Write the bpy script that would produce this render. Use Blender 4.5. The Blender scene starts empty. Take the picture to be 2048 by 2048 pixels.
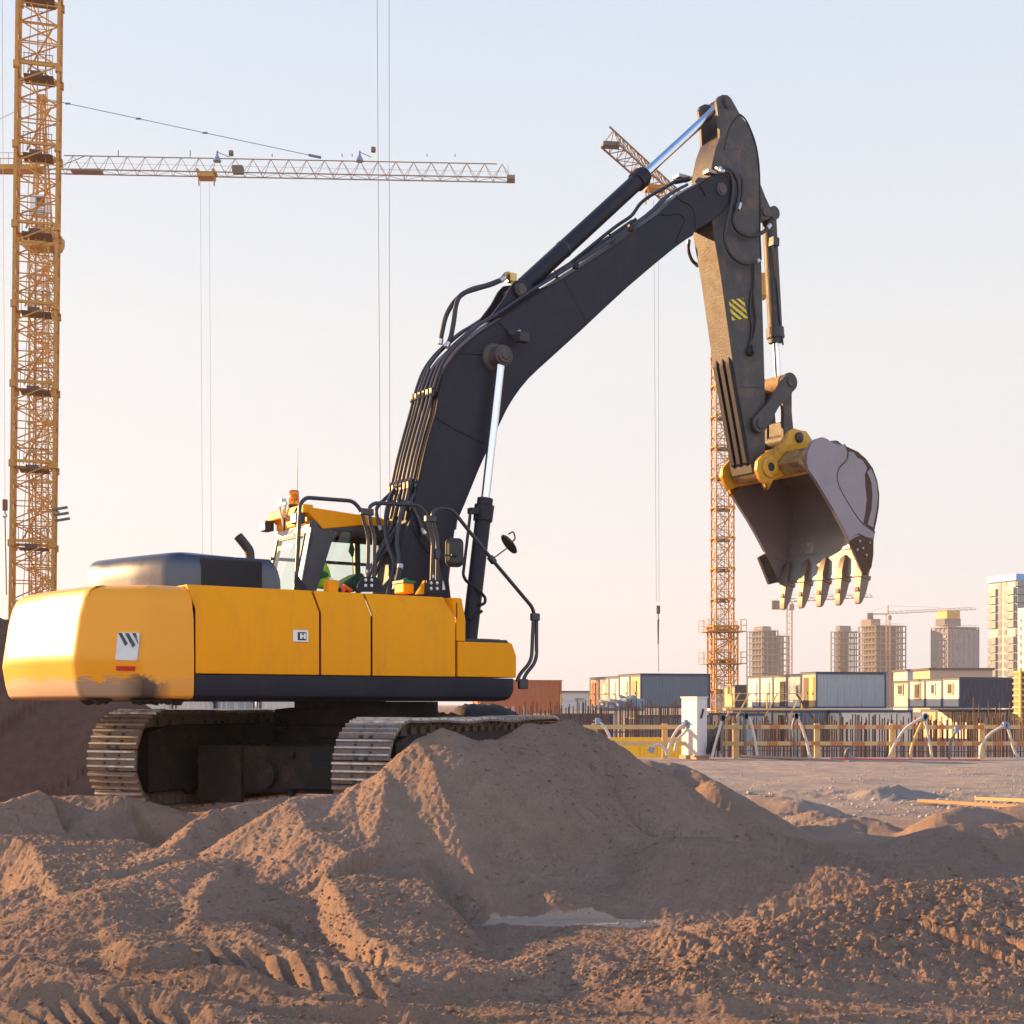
import bpy, bmesh, math, random
import numpy as np
from mathutils import Vector, Matrix
R = math.radians
C = bpy.context.scene.collection
SC = bpy.context.scene

# ------------------------------------------------------------------ camera
CAMZ = 1.75
FP, CX, HY = 2800.0, 1024.0, 1410.0        # focal length and principal point in photo pixels
cam_d = bpy.data.cameras.new("camera")
cam = bpy.data.objects.new("camera", cam_d); C.objects.link(cam)
cam.location = (0, 0, CAMZ); cam.rotation_euler = (R(90), 0, 0)
cam_d.sensor_width = 36; cam_d.lens = 36 * FP / 2048
cam_d.shift_y = (HY - 1024) / 2048
cam_d.clip_start = 0.1; cam_d.clip_end = 12000
SC.camera = cam

# ------------------------------------------------------------------ sky and sun
SUN_AZ = math.atan2(-0.91, 0.41)            # from +Y towards +X
SUN_EL = R(13.5)
w = bpy.data.worlds.new("World"); SC.world = w; w.use_nodes = True
nt = w.node_tree; nt.nodes.clear()
out = nt.nodes.new('ShaderNodeOutputWorld'); bg = nt.nodes.new('ShaderNodeBackground')
sky = nt.nodes.new('ShaderNodeTexSky'); sky.sky_type = 'NISHITA'; sky.sun_disc = False
sky.sun_elevation = SUN_EL; sky.sun_rotation = SUN_AZ
sky.air_density = 1.0; sky.dust_density = 2.2; sky.ozone_density = 2.0; sky.altitude = 0
geo = nt.nodes.new('ShaderNodeTexCoord'); sep = nt.nodes.new('ShaderNodeSeparateXYZ')
ramp = nt.nodes.new('ShaderNodeValToRGB'); mix = nt.nodes.new('ShaderNodeMixRGB')
nt.links.new(geo.outputs['Generated'], sep.inputs[0]); nt.links.new(sep.outputs['Z'], ramp.inputs[0])
e = ramp.color_ramp.elements
e[0].position = 0.0; e[0].color = (7.1, 6.9, 7.15, 1)
e[1].position = 1.0; e[1].color = (1.0, 2.3, 5.6, 1)
m4 = e.new(0.66); m4.color = (3.4, 4.9, 7.6, 1)
m1 = e.new(0.12); m1.color = (7.45, 7.4, 7.6, 1)
m2 = e.new(0.25); m2.color = (7.5, 7.55, 7.6, 1)
m3 = e.new(0.45); m3.color = (6.0, 6.9, 8.05, 1)
mix.inputs[0].default_value = 0.86
nt.links.new(sky.outputs[0], mix.inputs[1]); nt.links.new(ramp.outputs[0], mix.inputs[2])
back = nt.nodes.new('ShaderNodeMapRange'); back.inputs['From Min'].default_value = 0.1; back.inputs['From Max'].default_value = -0.7
back.inputs['To Min'].default_value = 0.80; back.inputs['To Max'].default_value = 1.20      # sky behind the camera brightened, added fill for the shaded faces
nt.links.new(sep.outputs['Y'], back.inputs['Value'])
vm = nt.nodes.new('ShaderNodeVectorMath'); vm.operation = 'SCALE'
nt.links.new(mix.outputs[0], vm.inputs[0]); nt.links.new(back.outputs[0], vm.inputs['Scale']); nt.links.new(vm.outputs[0], bg.inputs[0]); bg.inputs[1].default_value = 0.0525
nt.links.new(bg.outputs[0], out.inputs[0])

sd = bpy.data.lights.new("sun", 'SUN'); sd.energy = 5.0; sd.angle = R(0.5); sd.color = (1.0, 0.57, 0.235)
so = bpy.data.objects.new("sun", sd); C.objects.link(so)
sdir = Vector((math.sin(SUN_AZ)*math.cos(SUN_EL), math.cos(SUN_AZ)*math.cos(SUN_EL), math.sin(SUN_EL)))
so.rotation_euler = (-sdir).to_track_quat('-Z', 'Y').to_euler()
SC.view_settings.view_transform = 'Standard'; SC.view_settings.look = 'None'
SC.view_settings.exposure = 1.58; SC.view_settings.gamma = 1.0
SC.cycles.max_bounces = 8; SC.cycles.diffuse_bounces = 3; SC.cycles.glossy_bounces = 4
SC.cycles.transmission_bounces = 6; SC.cycles.transparent_max_bounces = 12

# ------------------------------------------------------------------ helpers
def tag(o, label=None, cat=None, group=None, kind=None):
    if label: o['label'] = label
    if cat: o['category'] = cat
    if group: o['group'] = group
    if kind: o['kind'] = kind
    return o
def empty(name, loc=(0, 0, 0), rz=0, label=None, cat=None, group=None, kind=None):
    o = bpy.data.objects.new(name, None); C.objects.link(o)
    o.location = loc; o.rotation_euler = (0, 0, rz); o.empty_display_size = 0.2
    return tag(o, label, cat, group, kind)
def copy_tree(o, parent=None):
    c = o.copy(); C.objects.link(c)
    if parent is not None: c.parent = parent
    for ch in [x for x in o.children]: copy_tree(ch, c)
    return c
def W(px, py, D):
    return Vector(((px - CX) / FP * D, D, CAMZ - (py - HY) / FP * D))
def WZ(px, py, Z):
    return W(px, py, (CAMZ - Z) * FP / (py - HY))

class MB:
    """collects shapes, builds one mesh object"""
    def __init__(s): s.v = []; s.f = []; s.m = []; s.mi = 0
    def add(s, vs, fs):
        b = len(s.v); s.v += [tuple(p) for p in vs]
        for f in fs: s.f.append(tuple(b + i for i in f)); s.m.append(s.mi)
        return s
    def box(s, c, d, rot=None):
        hx, hy, hz = d[0]/2, d[1]/2, d[2]/2
        vs = [Vector((x, y, z)) for x in (-hx, hx) for y in (-hy, hy) for z in (-hz, hz)]
        if rot is not None: vs = [rot @ v for v in vs]
        c = Vector(c); vs = [v + c for v in vs]
        return s.add(vs, [(0,1,3,2),(4,6,7,5),(0,4,5,1),(2,3,7,6),(0,2,6,4),(1,5,7,3)])
    def box2(s, a, b):
        return s.box([(a[i]+b[i])/2 for i in range(3)], [abs(b[i]-a[i]) for i in range(3)])
    def bar(s, a, b, w_, h_=None, up=(0, 0, 1)):
        a = Vector(a); b = Vector(b); h_ = h_ or w_; d = b - a; L = d.length
        if L < 1e-6: return s
        z = d / L; u = Vector(up)
        if abs(z.dot(u)) > 0.98: u = Vector((1, 0, 0))
        x = u.cross(z).normalized(); y = z.cross(x)
        rot = Matrix((x, y, z)).transposed()
        return s.box((a+b)/2, (w_, h_, L), rot)
    def tube(s, pts, r, n=8, caps=True):
        pts = [Vector(p) for p in pts]; N = len(pts)
        rs = r if isinstance(r, (list, tuple)) else [r]*N
        t0 = (pts[1]-pts[0]).normalized()
        u = Vector((0, 0, 1)) if abs(t0.z) < 0.9 else Vector((1, 0, 0))
        x = t0.cross(u).normalized(); vs = []
        for i, p in enumerate(pts):
            if i == 0: t = t0
            elif i == N-1: t = (pts[i]-pts[i-1]).normalized()
            else:
                t = ((pts[i+1]-p).normalized() + (p-pts[i-1]).normalized())
                t = t.normalized() if t.length > 1e-6 else t0
            x = (x - t*x.dot(t)); x = x.normalized() if x.length > 1e-6 else t.orthogonal().normalized()
            y = t.cross(x)
            for k in range(n):
                a = 2*math.pi*k/n; vs.append(p + (x*math.cos(a) + y*math.sin(a))*rs[i])
        fs = []
        for i in range(N-1):
            for k in range(n):
                k2 = (k+1) % n; fs.append((i*n+k, i*n+k2, (i+1)*n+k2, (i+1)*n+k))
        if caps:
            fs.append(tuple(range(n-1, -1, -1))); fs.append(tuple((N-1)*n+k for k in range(n)))
        return s.add(vs, fs)
    def cyl(s, a, b, r0, r1=None, n=24):
        return s.tube([a, b], [r0, r0 if r1 is None else r1], n)
    def lathe(s, prof, o, axis=(0, 0, 1), n=24):
        z = Vector(axis).normalized(); x = z.orthogonal().normalized(); y = z.cross(x); o = Vector(o); vs = []
        for r, h in prof:
            for k in range(n):
                a = 2*math.pi*k/n; vs.append(o + z*h + (x*math.cos(a)+y*math.sin(a))*max(r, 1e-4))
        fs = []
        for i in range(len(prof)-1):
            for k in range(n):
                k2 = (k+1) % n; fs.append((i*n+k, i*n+k2, (i+1)*n+k2, (i+1)*n+k))
        fs.append(tuple(range(n-1, -1, -1))); fs.append(tuple((len(prof)-1)*n+k for k in range(n)))
        return s.add(vs, fs)
    def prism(s, pts, y0, y1):
        """pts (x,z) outline extruded in y"""
        n = len(pts)
        A = sum(pts[i][0]*pts[(i+1) % n][1]-pts[(i+1) % n][0]*pts[i][1] for i in range(n))
        if A < 0: pts = pts[::-1]
        vs = [(p[0], y0, p[1]) for p in pts] + [(p[0], y1, p[1]) for p in pts]
        fs = [tuple(range(n)), tuple(range(2*n-1, n-1, -1))]
        for i in range(n):
            j = (i+1) % n; fs.append((i, i+n, j+n, j))
        return s.add(vs, fs)
    def strip(s, a_pts, b_pts):
        n = len(a_pts); vs = list(a_pts)+list(b_pts)
        return s.add(vs, [(i, i+1, n+i+1, n+i) for i in range(n-1)])
    def build(s, name, mat, parent=None, smooth=35, bevel=0, seg=2, loc=None, recalc=True):
        me = bpy.data.meshes.new(name); me.from_pydata(s.v, [], s.f)
        mats = mat if isinstance(mat, (list, tuple)) else [mat]
        for m_ in mats: me.materials.append(m_)
        if len(mats) > 1: me.polygons.foreach_set('material_index', s.m)
        if recalc:
            bm = bmesh.new(); bm.from_mesh(me); bmesh.ops.recalc_face_normals(bm, faces=bm.faces); bm.to_mesh(me); bm.free()
        if smooth:
            me.polygons.foreach_set('use_smooth', [True]*len(me.polygons)); me.set_sharp_from_angle(angle=R(smooth))
        me.update()
        o = bpy.data.objects.new(name, me); C.objects.link(o)
        if parent is not None: o.parent = parent
        if loc is not None: o.location = loc
        if bevel:
            b = o.modifiers.new('bevel', 'BEVEL'); b.width = bevel; b.segments = seg; b.limit_method = 'ANGLE'; b.angle_limit = R(30)
            b.harden_normals = True
        return o
def arc(c, r, a0, a1, n, f=lambda x, z: (x, z)):
    return [f(c[0]+r*math.cos(R(a0+(a1-a0)*i/n)), c[1]+r*math.sin(R(a0+(a1-a0)*i/n))) for i in range(n+1)]
def smooth_path(pts, n=5):
    """Catmull-Rom through points"""
    P_ = [Vector(p) for p in pts]; P_ = [2*P_[0]-P_[1]] + P_ + [2*P_[-1]-P_[-2]]; o = []
    for i in range(1, len(P_)-2):
        p0, p1, p2, p3 = P_[i-1:i+3]
        for k in range(n):
            t = k/n
            o.append(0.5*((2*p1)+(p2-p0)*t+(2*p0-5*p1+4*p2-p3)*t*t+(3*p1-p0-3*p2+p3)*t**3))
    o.append(P_[-2]); return o
def round_path(pts, r, n=5):
    """polyline with rounded corners of radius about r"""
    P_ = [Vector(p) for p in pts]; o = [P_[0]]
    for i in range(1, len(P_)-1):
        a, b, c = P_[i-1:i+2]; d0 = (a-b); d1 = (c-b)
        k = min(r, d0.length*0.45, d1.length*0.45)
        s0 = b+d0.normalized()*k; s1 = b+d1.normalized()*k
        for j in range(n+1):
            t = j/n; o.append(s0*(1-t)**2+b*2*t*(1-t)+s1*t*t)
    o.append(P_[-1]); return o

# ------------------------------------------------------------------ materials
def mat(name, col, rough=0.5, metal=0.0, var=0.15, scale=3.0, bump=0.0, bscale=40.0, dirt=None, dirt_amt=0.0, dscale=1.5,
        coat=0.0, rvar=0.12, spec=0.5, stretch=None, dthr=0.5):
    m = bpy.data.materials.new(name); m.use_nodes = True; n = m.node_tree; N = n.nodes; L = n.links
    b = N['Principled BSDF']
    tc = N.new('ShaderNodeTexCoord'); mp = N.new('ShaderNodeMapping'); L.new(tc.outputs['Object'], mp.inputs[0])
    if stretch: mp.inputs['Scale'].default_value = stretch
    nz = N.new('ShaderNodeTexNoise'); nz.inputs['Scale'].default_value = scale; nz.inputs['Detail'].default_value = 8; nz.inputs['Roughness'].default_value = 0.62
    L.new(mp.outputs[0], nz.inputs['Vector'])
    cr = N.new('ShaderNodeMixRGB'); cr.blend_type = 'MIX'
    cr.inputs[1].default_value = (*[c*(1-var) for c in col], 1); cr.inputs[2].default_value = (*[min(1, c*(1+var)) for c in col], 1)
    L.new(nz.outputs['Fac'], cr.inputs[0]); last = cr.outputs[0]
    if dirt:
        n2 = N.new('ShaderNodeTexNoise'); n2.inputs['Scale'].default_value = dscale; n2.inputs['Detail'].default_value = 12; n2.inputs['Roughness'].default_value = 0.72
        L.new(mp.outputs[0], n2.inputs['Vector'])
        rp = N.new('ShaderNodeMapRange'); rp.inputs['From Min'].default_value = dthr; rp.inputs['From Max'].default_value = dthr+0.22
        rp.inputs['To Max'].default_value = dirt_amt; L.new(n2.outputs['Fac'], rp.inputs['Value'])
        mx = N.new('ShaderNodeMixRGB'); mx.inputs[2].default_value = (*dirt, 1)
        L.new(rp.outputs[0], mx.inputs[0]); L.new(last, mx.inputs[1]); last = mx.outputs[0]
        rr = N.new('ShaderNodeMapRange'); rr.inputs['To Min'].default_value = rough; rr.inputs['To Max'].default_value = min(1, rough+0.45)
        L.new(rp.outputs[0], rr.inputs['Value']); L.new(rr.outputs[0], b.inputs['Roughness'])
    else:
        rr = N.new('ShaderNodeMapRange'); rr.inputs['To Min'].default_value = max(0.02, rough-rvar); rr.inputs['To Max'].default_value = min(1, rough+rvar)
        L.new(nz.outputs['Fac'], rr.inputs['Value']); L.new(rr.outputs[0], b.inputs['Roughness'])
    L.new(last, b.inputs['Base Color'])
    b.inputs['Metallic'].default_value = metal; b.inputs['Specular IOR Level'].default_value = spec
    if coat: b.inputs['Coat Weight'].default_value = coat; b.inputs['Coat Roughness'].default_value = 0.12
    if bump:
        n3 = N.new('ShaderNodeTexNoise'); n3.inputs['Scale'].default_value = bscale; n3.inputs['Detail'].default_value = 6
        L.new(mp.outputs[0], n3.inputs['Vector'])
        bp = N.new('ShaderNodeBump'); bp.inputs['Strength'].default_value = bump; bp.inputs['Distance'].default_value = 0.02
        L.new(n3.outputs['Fac'], bp.inputs['Height']); L.new(bp.outputs[0], b.inputs['Normal'])
    return m
DUST = (0.27, 0.19, 0.14)
YEL = mat('yellow_paint', (0.90, 0.335, 0.0), 0.38, var=0.06, scale=1.2, dirt=(0.46, 0.19, 0.04), dirt_amt=0.35, dscale=1.6, coat=0.0, spec=.16, bump=0.05, bscale=260, stretch=(2.2, 2.2, 0.45))
YELW = mat('worn_yellow_paint', (0.62, 0.30, 0.02), 0.42, var=0.12, scale=3, dirt=(0.10, 0.065, 0.045), dirt_amt=0.85, dscale=4, bump=0.25, bscale=60, dthr=0.52)
DRK = mat('dark_paint', (0.019, 0.019, 0.031), 0.42, var=0.2, scale=2.0, dirt=(0.07, 0.05, 0.045), dirt_amt=0.3, dscale=2.2, spec=.2, bump=0.04, bscale=220)
DRKD = mat('dusty_dark_paint', (0.050, 0.044, 0.046), 0.55, var=0.25, scale=3.0, dirt=(0.24, 0.16, 0.10), dirt_amt=0.5, dscale=3.5, bump=0.3, bscale=50)
BLK = mat('black_rubber', (0.022, 0.022, 0.026), 0.5, var=0.3, dirt=(0.15, 0.11, 0.08), dirt_amt=0.3, dscale=9)
TUB = mat('rail_paint', (0.028, 0.028, 0.038), 0.32, var=0.15, scale=12)
CHR = mat('chrome_rod', (0.78, 0.78, 0.80), 0.14, metal=1.0, var=0.08, scale=20, rvar=0.06)
STL = mat('worn_steel', (0.36, 0.33, 0.32), 0.42, metal=0.85, var=0.25, scale=6, dirt=(0.16, 0.10, 0.06), dirt_amt=0.7, dscale=7, bump=0.3, bscale=60)
SILV = mat('bare_zinc', (0.62, 0.60, 0.58), 0.35, metal=0.9, var=0.1, scale=20)
BUCK = mat('bucket_worn_paint', (0.21, 0.185, 0.18), 0.42, metal=0.35, var=0.22, scale=3.0, dirt=(0.10, 0.05, 0.025), dirt_amt=0.6, dscale=3.2, bump=0.12, bscale=40, dthr=0.58)
RUST = mat('rusty_wear', (0.085, 0.042, 0.024), 0.8, var=0.35, scale=14, bump=0.5, bscale=70)
SHOE = mat('track_shoe_steel', (0.20, 0.155, 0.125), 0.6, metal=0.35, var=0.3, scale=8, dirt=(0.24, 0.17, 0.125), dirt_amt=0.95, dscale=7, bump=0.7, bscale=50, dthr=0.34)
GROUS = mat('polished_grouser', (0.52, 0.48, 0.45), 0.38, metal=0.8, var=0.2, scale=14, dirt=(0.26, 0.18, 0.125), dirt_amt=0.75, dscale=9, dthr=.45)
UNDER = mat('muddy_undercarriage', (0.012, 0.009, 0.008), 0.8, var=0.4, scale=5, dirt=(0.08, 0.05, 0.034), dirt_amt=0.8, dscale=3, bump=0.7, bscale=30)
# ------------------------------------------------------------------ ground: one sheet from behind the camera to the horizon
def _h(ix, iy, s):
    n = (ix.astype(np.int64)*374761393 + iy.astype(np.int64)*668265263 + s*974634777) & 0xffffffff
    n = ((n ^ (n >> 13)) * 1274126177) & 0xffffffff
    n = n ^ (n >> 16)
    return (n & 0xffff) / 65535.0
def vnoise(x, y, s=0):
    ix = np.floor(x); iy = np.floor(y); fx = x-ix; fy = y-iy
    fx = fx*fx*fx*(fx*(fx*6-15)+10); fy = fy*fy*fy*(fy*(fy*6-15)+10)
    a = _h(ix, iy, s); b = _h(ix+1, iy, s); c = _h(ix, iy+1, s); d = _h(ix+1, iy+1, s)
    return (a*(1-fx)+b*fx)*(1-fy)+(c*(1-fx)+d*fx)*fy*1.0
def fbm(x, y, o=4, s=0, gain=0.5, ridge=False):
    r = np.zeros_like(x); a = 1.0; t = 0.0
    for i in range(o):
        ca, sa = math.cos(0.7*i+0.3), math.sin(0.7*i+0.3)
        v = vnoise((x*ca-y*sa)*2**i+i*17.3, (x*sa+y*ca)*2**i-i*9.1, s+i)
        if ridge: v = 1-np.abs(v*2-1)
        r += a*v; t += a; a *= gain
    return r/t*2-1
def sstep(a, b, x):
    t = np.clip((x-a)/(b-a), 0, 1); return t*t*(3-2*t)
def poly_field(pts, X, Y):
    """distance, side (+1 = left of travel), height at the nearest point, arc length"""
    best = np.full(X.shape, 1e9); side = np.zeros(X.shape); h = np.zeros(X.shape); sl = np.zeros(X.shape); acc = 0
    for (x0, y0, z0), (x1, y1, z1) in zip(pts[:-1], pts[1:]):
        dx, dy = x1-x0, y1-y0; L2 = dx*dx+dy*dy+1e-9; L = math.sqrt(L2)
        t = np.clip(((X-x0)*dx+(Y-y0)*dy)/L2, 0, 1)
        ex = X-(x0+t*dx); ey = Y-(y0+t*dy); d = np.sqrt(ex*ex+ey*ey)
        m = d < best
        best = np.where(m, d, best); side = np.where(m, np.clip((dx*ey-dy*ex)/(L*d+1e-6), -1, 1), side)
        h = np.where(m, z0+t*(z1-z0), h); sl = np.where(m, acc+t*L, sl); acc += L
    return best, side, h, sl
def pix(lst): return [tuple(W(*p)) for p in lst]
def prof(d, a, w_, b, r=0.05):
    d = np.sqrt(d*d+r*r)-r
    return a*np.minimum(d, w_)+b*np.maximum(d-w_, 0)
# ridge: pixel polyline (px,py,depth); right side (towards camera when going left to right) and left side: slope a for w metres, then slope b
RID = [
 # main mound in front of the machine
 (pix([(625,1665,12.5),(668,1600,12.3),(720,1560,12.2),(770,1530,12.2),(835,1482,12.3),(880,1462,12.4),(955,1478,12.6),(1010,1482,12.9),(1060,1448,13.4),(1150,1442,13.8),(1220,1478,13.8),(1300,1530,13.7),(1400,1590,13.6),(1500,1640,13.5),(1620,1690,13.3),(1750,1722,13.0),(1900,1740,13)]), (.62,1.3,.50), (.65,1,.65), .10),
 (pix([(1010,1500,12.6),(1090,1560,12.4),(1170,1620,12.3),(1226,1652,12.1)]), (.62,1,.6), (.2,.3,.5), .06),
 # ridge right of the hollow
 (pix([(1226,1655,12.0),(1235,1720,11.4),(1240,1775,10.9)]), (.8,.5,.7), (.15,1.0,.5), .05),
 (pix([(1235,1690,11.7),(1290,1684,11.5),(1345,1676,11.3),(1420,1700,11.1),(1560,1738,10.8),(1700,1742,10.6),(1790,1765,10.4)]), (.52,1,.45), (.5,1,.4), .06),
 # plateau between the hollow and the left bank
 (pix([(700,1590,12.1),(735,1650,11.6),(790,1680,11.3),(845,1705,11.1),(852,1760,10.5),(895,1805,10.1),(935,1850,9.7)]), (.1,.5,.6), (1.2,.3,.8), .03),
 (pix([(592,1650,12.0),(640,1720,11.0),(672,1775,10.3),(710,1830,9.7),(745,1885,9.1),(790,1930,8.5),(850,1945,8.3),(930,1950,8.2)]), (1.25,.22,.6), (.05,.5,.55), .03),
 # centre-left dome
 (pix([(560,1735,11.2),(480,1718,11.4),(400,1722,11.2),(330,1742,10.8),(240,1768,10.4),(200,1790,10.0)]), (.28,.6,.25), (.22,1.2,.5), .08),
 (pix([(196,1795,10.0),(205,1850,9.4),(235,1885,9.0),(280,1905,8.7)]), (1.0,.16,.5), (.06,.6,.6), .03),
 (pix([(430,1745,10.6),(400,1790,10.1),(388,1840,9.55),(385,1862,9.3)]), (.7,.15,.45), (.5,.2,.45), .04),
 (pix([(388,1850,9.4),(450,1868,9.15),(520,1895,8.85),(590,1925,8.5),(680,1945,8.25),(780,1958,8.1)]), (.85,.14,.6), (.12,.4,.4), .02),
 # left bank
 (pix([(-150,1660,12.8),(0,1678,12.2),(55,1688,12.0),(88,1730,11.3),(112,1790,10.5),(135,1815,10.2)]), (1.3,.25,.7), (.05,1.0,.5), .03),
 (pix([(60,1800,10.6),(110,1815,10.3),(180,1830,10.0),(250,1800,10.3)]), (1.2,.08,.6), (.1,.6,.5), .03),
 # sand pushed against the left track
 (pix([(90,1700,12.6),(150,1672,12.9),(205,1640,13.3),(240,1592,13.7),(340,1582,13.8),(440,1588,13.8),(520,1592,13.9)]), (.72,1,.7), (.06,.8,.5), .04),
 (pix([(340,1700,11.9),(385,1650,12.3),(430,1622,12.6),(500,1606,12.9),(560,1600,13.1)]), (.62,1,.6), (.8,.25,.4), .05),
 (pix([(450,1735,11.4),(500,1690,11.8),(545,1645,12.3),(600,1610,12.7),(650,1598,12.9)]), (.6,1,.6), (.7,.3,.4), .06),
 (pix([(130,1770,11.0),(220,1740,11.3),(300,1730,11.5),(360,1700,11.8)]), (.55,1,.6), (.1,.3,.4), .05),
 (pix([(-200,1620,12.8),(0,1606,13.1),(40,1590,13.3),(78,1578,13.5),(112,1594,13.6),(150,1625,13.6)]), (.6,1,.55), (.6,1,.6), .06),
 # far dune at the left
 (pix([(-420,1400,23.5),(-210,1290,23.3),(-90,1240,23.1),(0,1236,23),(90,1292,22.6),(170,1350,22.2),(230,1415,21.8),(290,1470,21.4),(330,1490,21)]), (.62,1,.55), (.5,1,.5), .25),
 # right foreground mound
 (pix([(1290,1985,8.1),(1345,1952,8.3),(1410,1920,8.5),(1480,1888,8.7),(1560,1850,9.0),(1620,1822,9.2),(1700,1790,9.5),(1800,1768,9.7),(1900,1757,9.8),(2048,1758,9.9),(2300,1745,10.0),(2700,1735,10)]), (.21,1.6,.20), (.7,1,.6), .07),
 # small diagonal ridges in the dip
 (pix([(1395,1862,9.8),(1450,1880,9.4),(1500,1915,9.0),(1525,1945,8.8)]), (.6,1,.6), (.5,1,.5), .03),
 (pix([(1410,1845,10.0),(1475,1868,9.6),(1550,1915,9.0)]), (.4,1,.6), (.6,1,.5), .03),
 (pix([(1500,1832,10.1),(1560,1838,9.9),(1625,1868,9.4)]), (.5,1,.6), (.5,1,.5), .03),
 (pix([(1600,1822,10.1),(1660,1812,9.9),(1715,1810,9.7)]), (.6,1,.6), (.5,1,.5), .03),
 (pix([(1330,1862,9.7),(1370,1880,9.4),(1430,1925,8.9)]), (.6,1,.6), (.4,1,.5), .03),
 # orange spoil ridge, bottom centre
 (pix([(1095,1900,8.75),(1150,1892,8.8),(1230,1925,8.5),(1330,1950,8.3),(1420,1990,8.0),(1500,2048,7.6),(1560,2120,7.2)]), (.42,1,.4), (.45,1,.4), .05),
 # wheel ruts, bottom left
 (pix([(-100,1880,8.9),(60,1925,8.5),(150,1955,8.15),(260,1975,7.95),(330,1998,7.8),(420,2010,7.7),(520,2048,7.4)]), (.6,.1,.4), (.3,.2,.4), .03),
 (pix([(460,1930,8.3),(560,1965,8.05),(680,1985,7.9),(780,2010,7.7),(900,2050,7.4)]), (.7,.1,.4), (.4,.2,.4), .03),
 (pix([(1500,2000,7.95),(1620,2010,7.9),(1700,2040,7.7),(1900,2070,7.5)]), (.5,.1,.4), (.4,.2,.4), .03),
 # heaps beyond the mound, right
 (pix([(1560,1700,15.6),(1700,1702,15.8),(1760,1690,16.0),(1840,1668,16.3),(1905,1650,16.5),(1960,1655,16.5),(2048,1640,16.7),(2300,1636,17)]), (.32,1,.3), (.5,1,.4), .08),
 (pix([(1880,1628,18.6),(1920,1610,18.9),(1965,1618,19),(2060,1606,19),(2300,1600,19)]), (.5,1,.4), (.6,1,.4), .08),
 (pix([(1300,1520,19),(1360,1530,19),(1420,1562,18.5),(1440,1575,18)]), (.6,1,.5), (.6,1,.5), .10),
 (pix([(1530,1592,22),(1590,1602,21.5)]), (.35,1,.4), (.35,1,.4), .10),
 (pix([(1760,1578,26),(1800,1572,26.5),(1840,1582,26.5)]), (.4,1,.4), (.4,1,.4), .12),
 (pix([(1640,1640,19.4),(1720,1632,19.6),(1760,1640,19.4)]), (.25,1,.4), (.6,1,.4), .06),
 (pix([(1640,1620,20.5),(1700,1640,20.0)]), (.3,1,.4), (.3,1,.4), .05),
]
BASE = [ (WZ(100,1990,-.06),.9), (WZ(420,1990,-.05),.9), (WZ(900,1990,.04),.9), (WZ(1300,2010,.03),.9), (WZ(1900,2030,.03),1.0),
 (WZ(1100,1845,.13),.9), (WZ(560,1800,-.18),.8), (WZ(330,1790,-.10),.8), (WZ(80,1850,-.10),1.0), (WZ(1700,1780,.0),1.2),(Vector((0.0,6,0)),1.5),
 (Vector((-3.6,15.4,.50)),1.5), (Vector((-1.2,15.6,.47)),1.5), (Vector((-2.2,17.6,.5)),1.6), (Vector((.6,18,.45)),1.5),(Vector((-5.5,14,.45)),1.3),
 (Vector((3.0,15.8,.02)),1.4),(Vector((5,13.6,.0)),1.5),(Vector((3,20,.0)),2),(Vector((8,20,.0)),2.5),(Vector((-8,14,.3)),2.0),(Vector((-6,20,.2)),2.5) ]
TRD = [ # tyre prints: centre line, half width, pitch, depth
 (pix([(330,1895,8.75),(480,1925,8.5),(600,1955,8.25),(720,1980,8.0),(860,1990,7.9)]), .27, .20, .060),
 (pix([(-120,2000,7.75),(60,2010,7.7),(200,2030,7.55),(420,2070,7.3)]), .28, .16, .045),
 (pix([(880,2030,7.6),(1100,2050,7.4)]), .2, .16, .012),
 (pix([(520,1850,9.6),(640,1900,9.0),(760,1948,8.4)]), .3, .17, .030),
]
STRK = [(-2.9, 8.3), (-0.6, 7.9)]
PADX = 0
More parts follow.
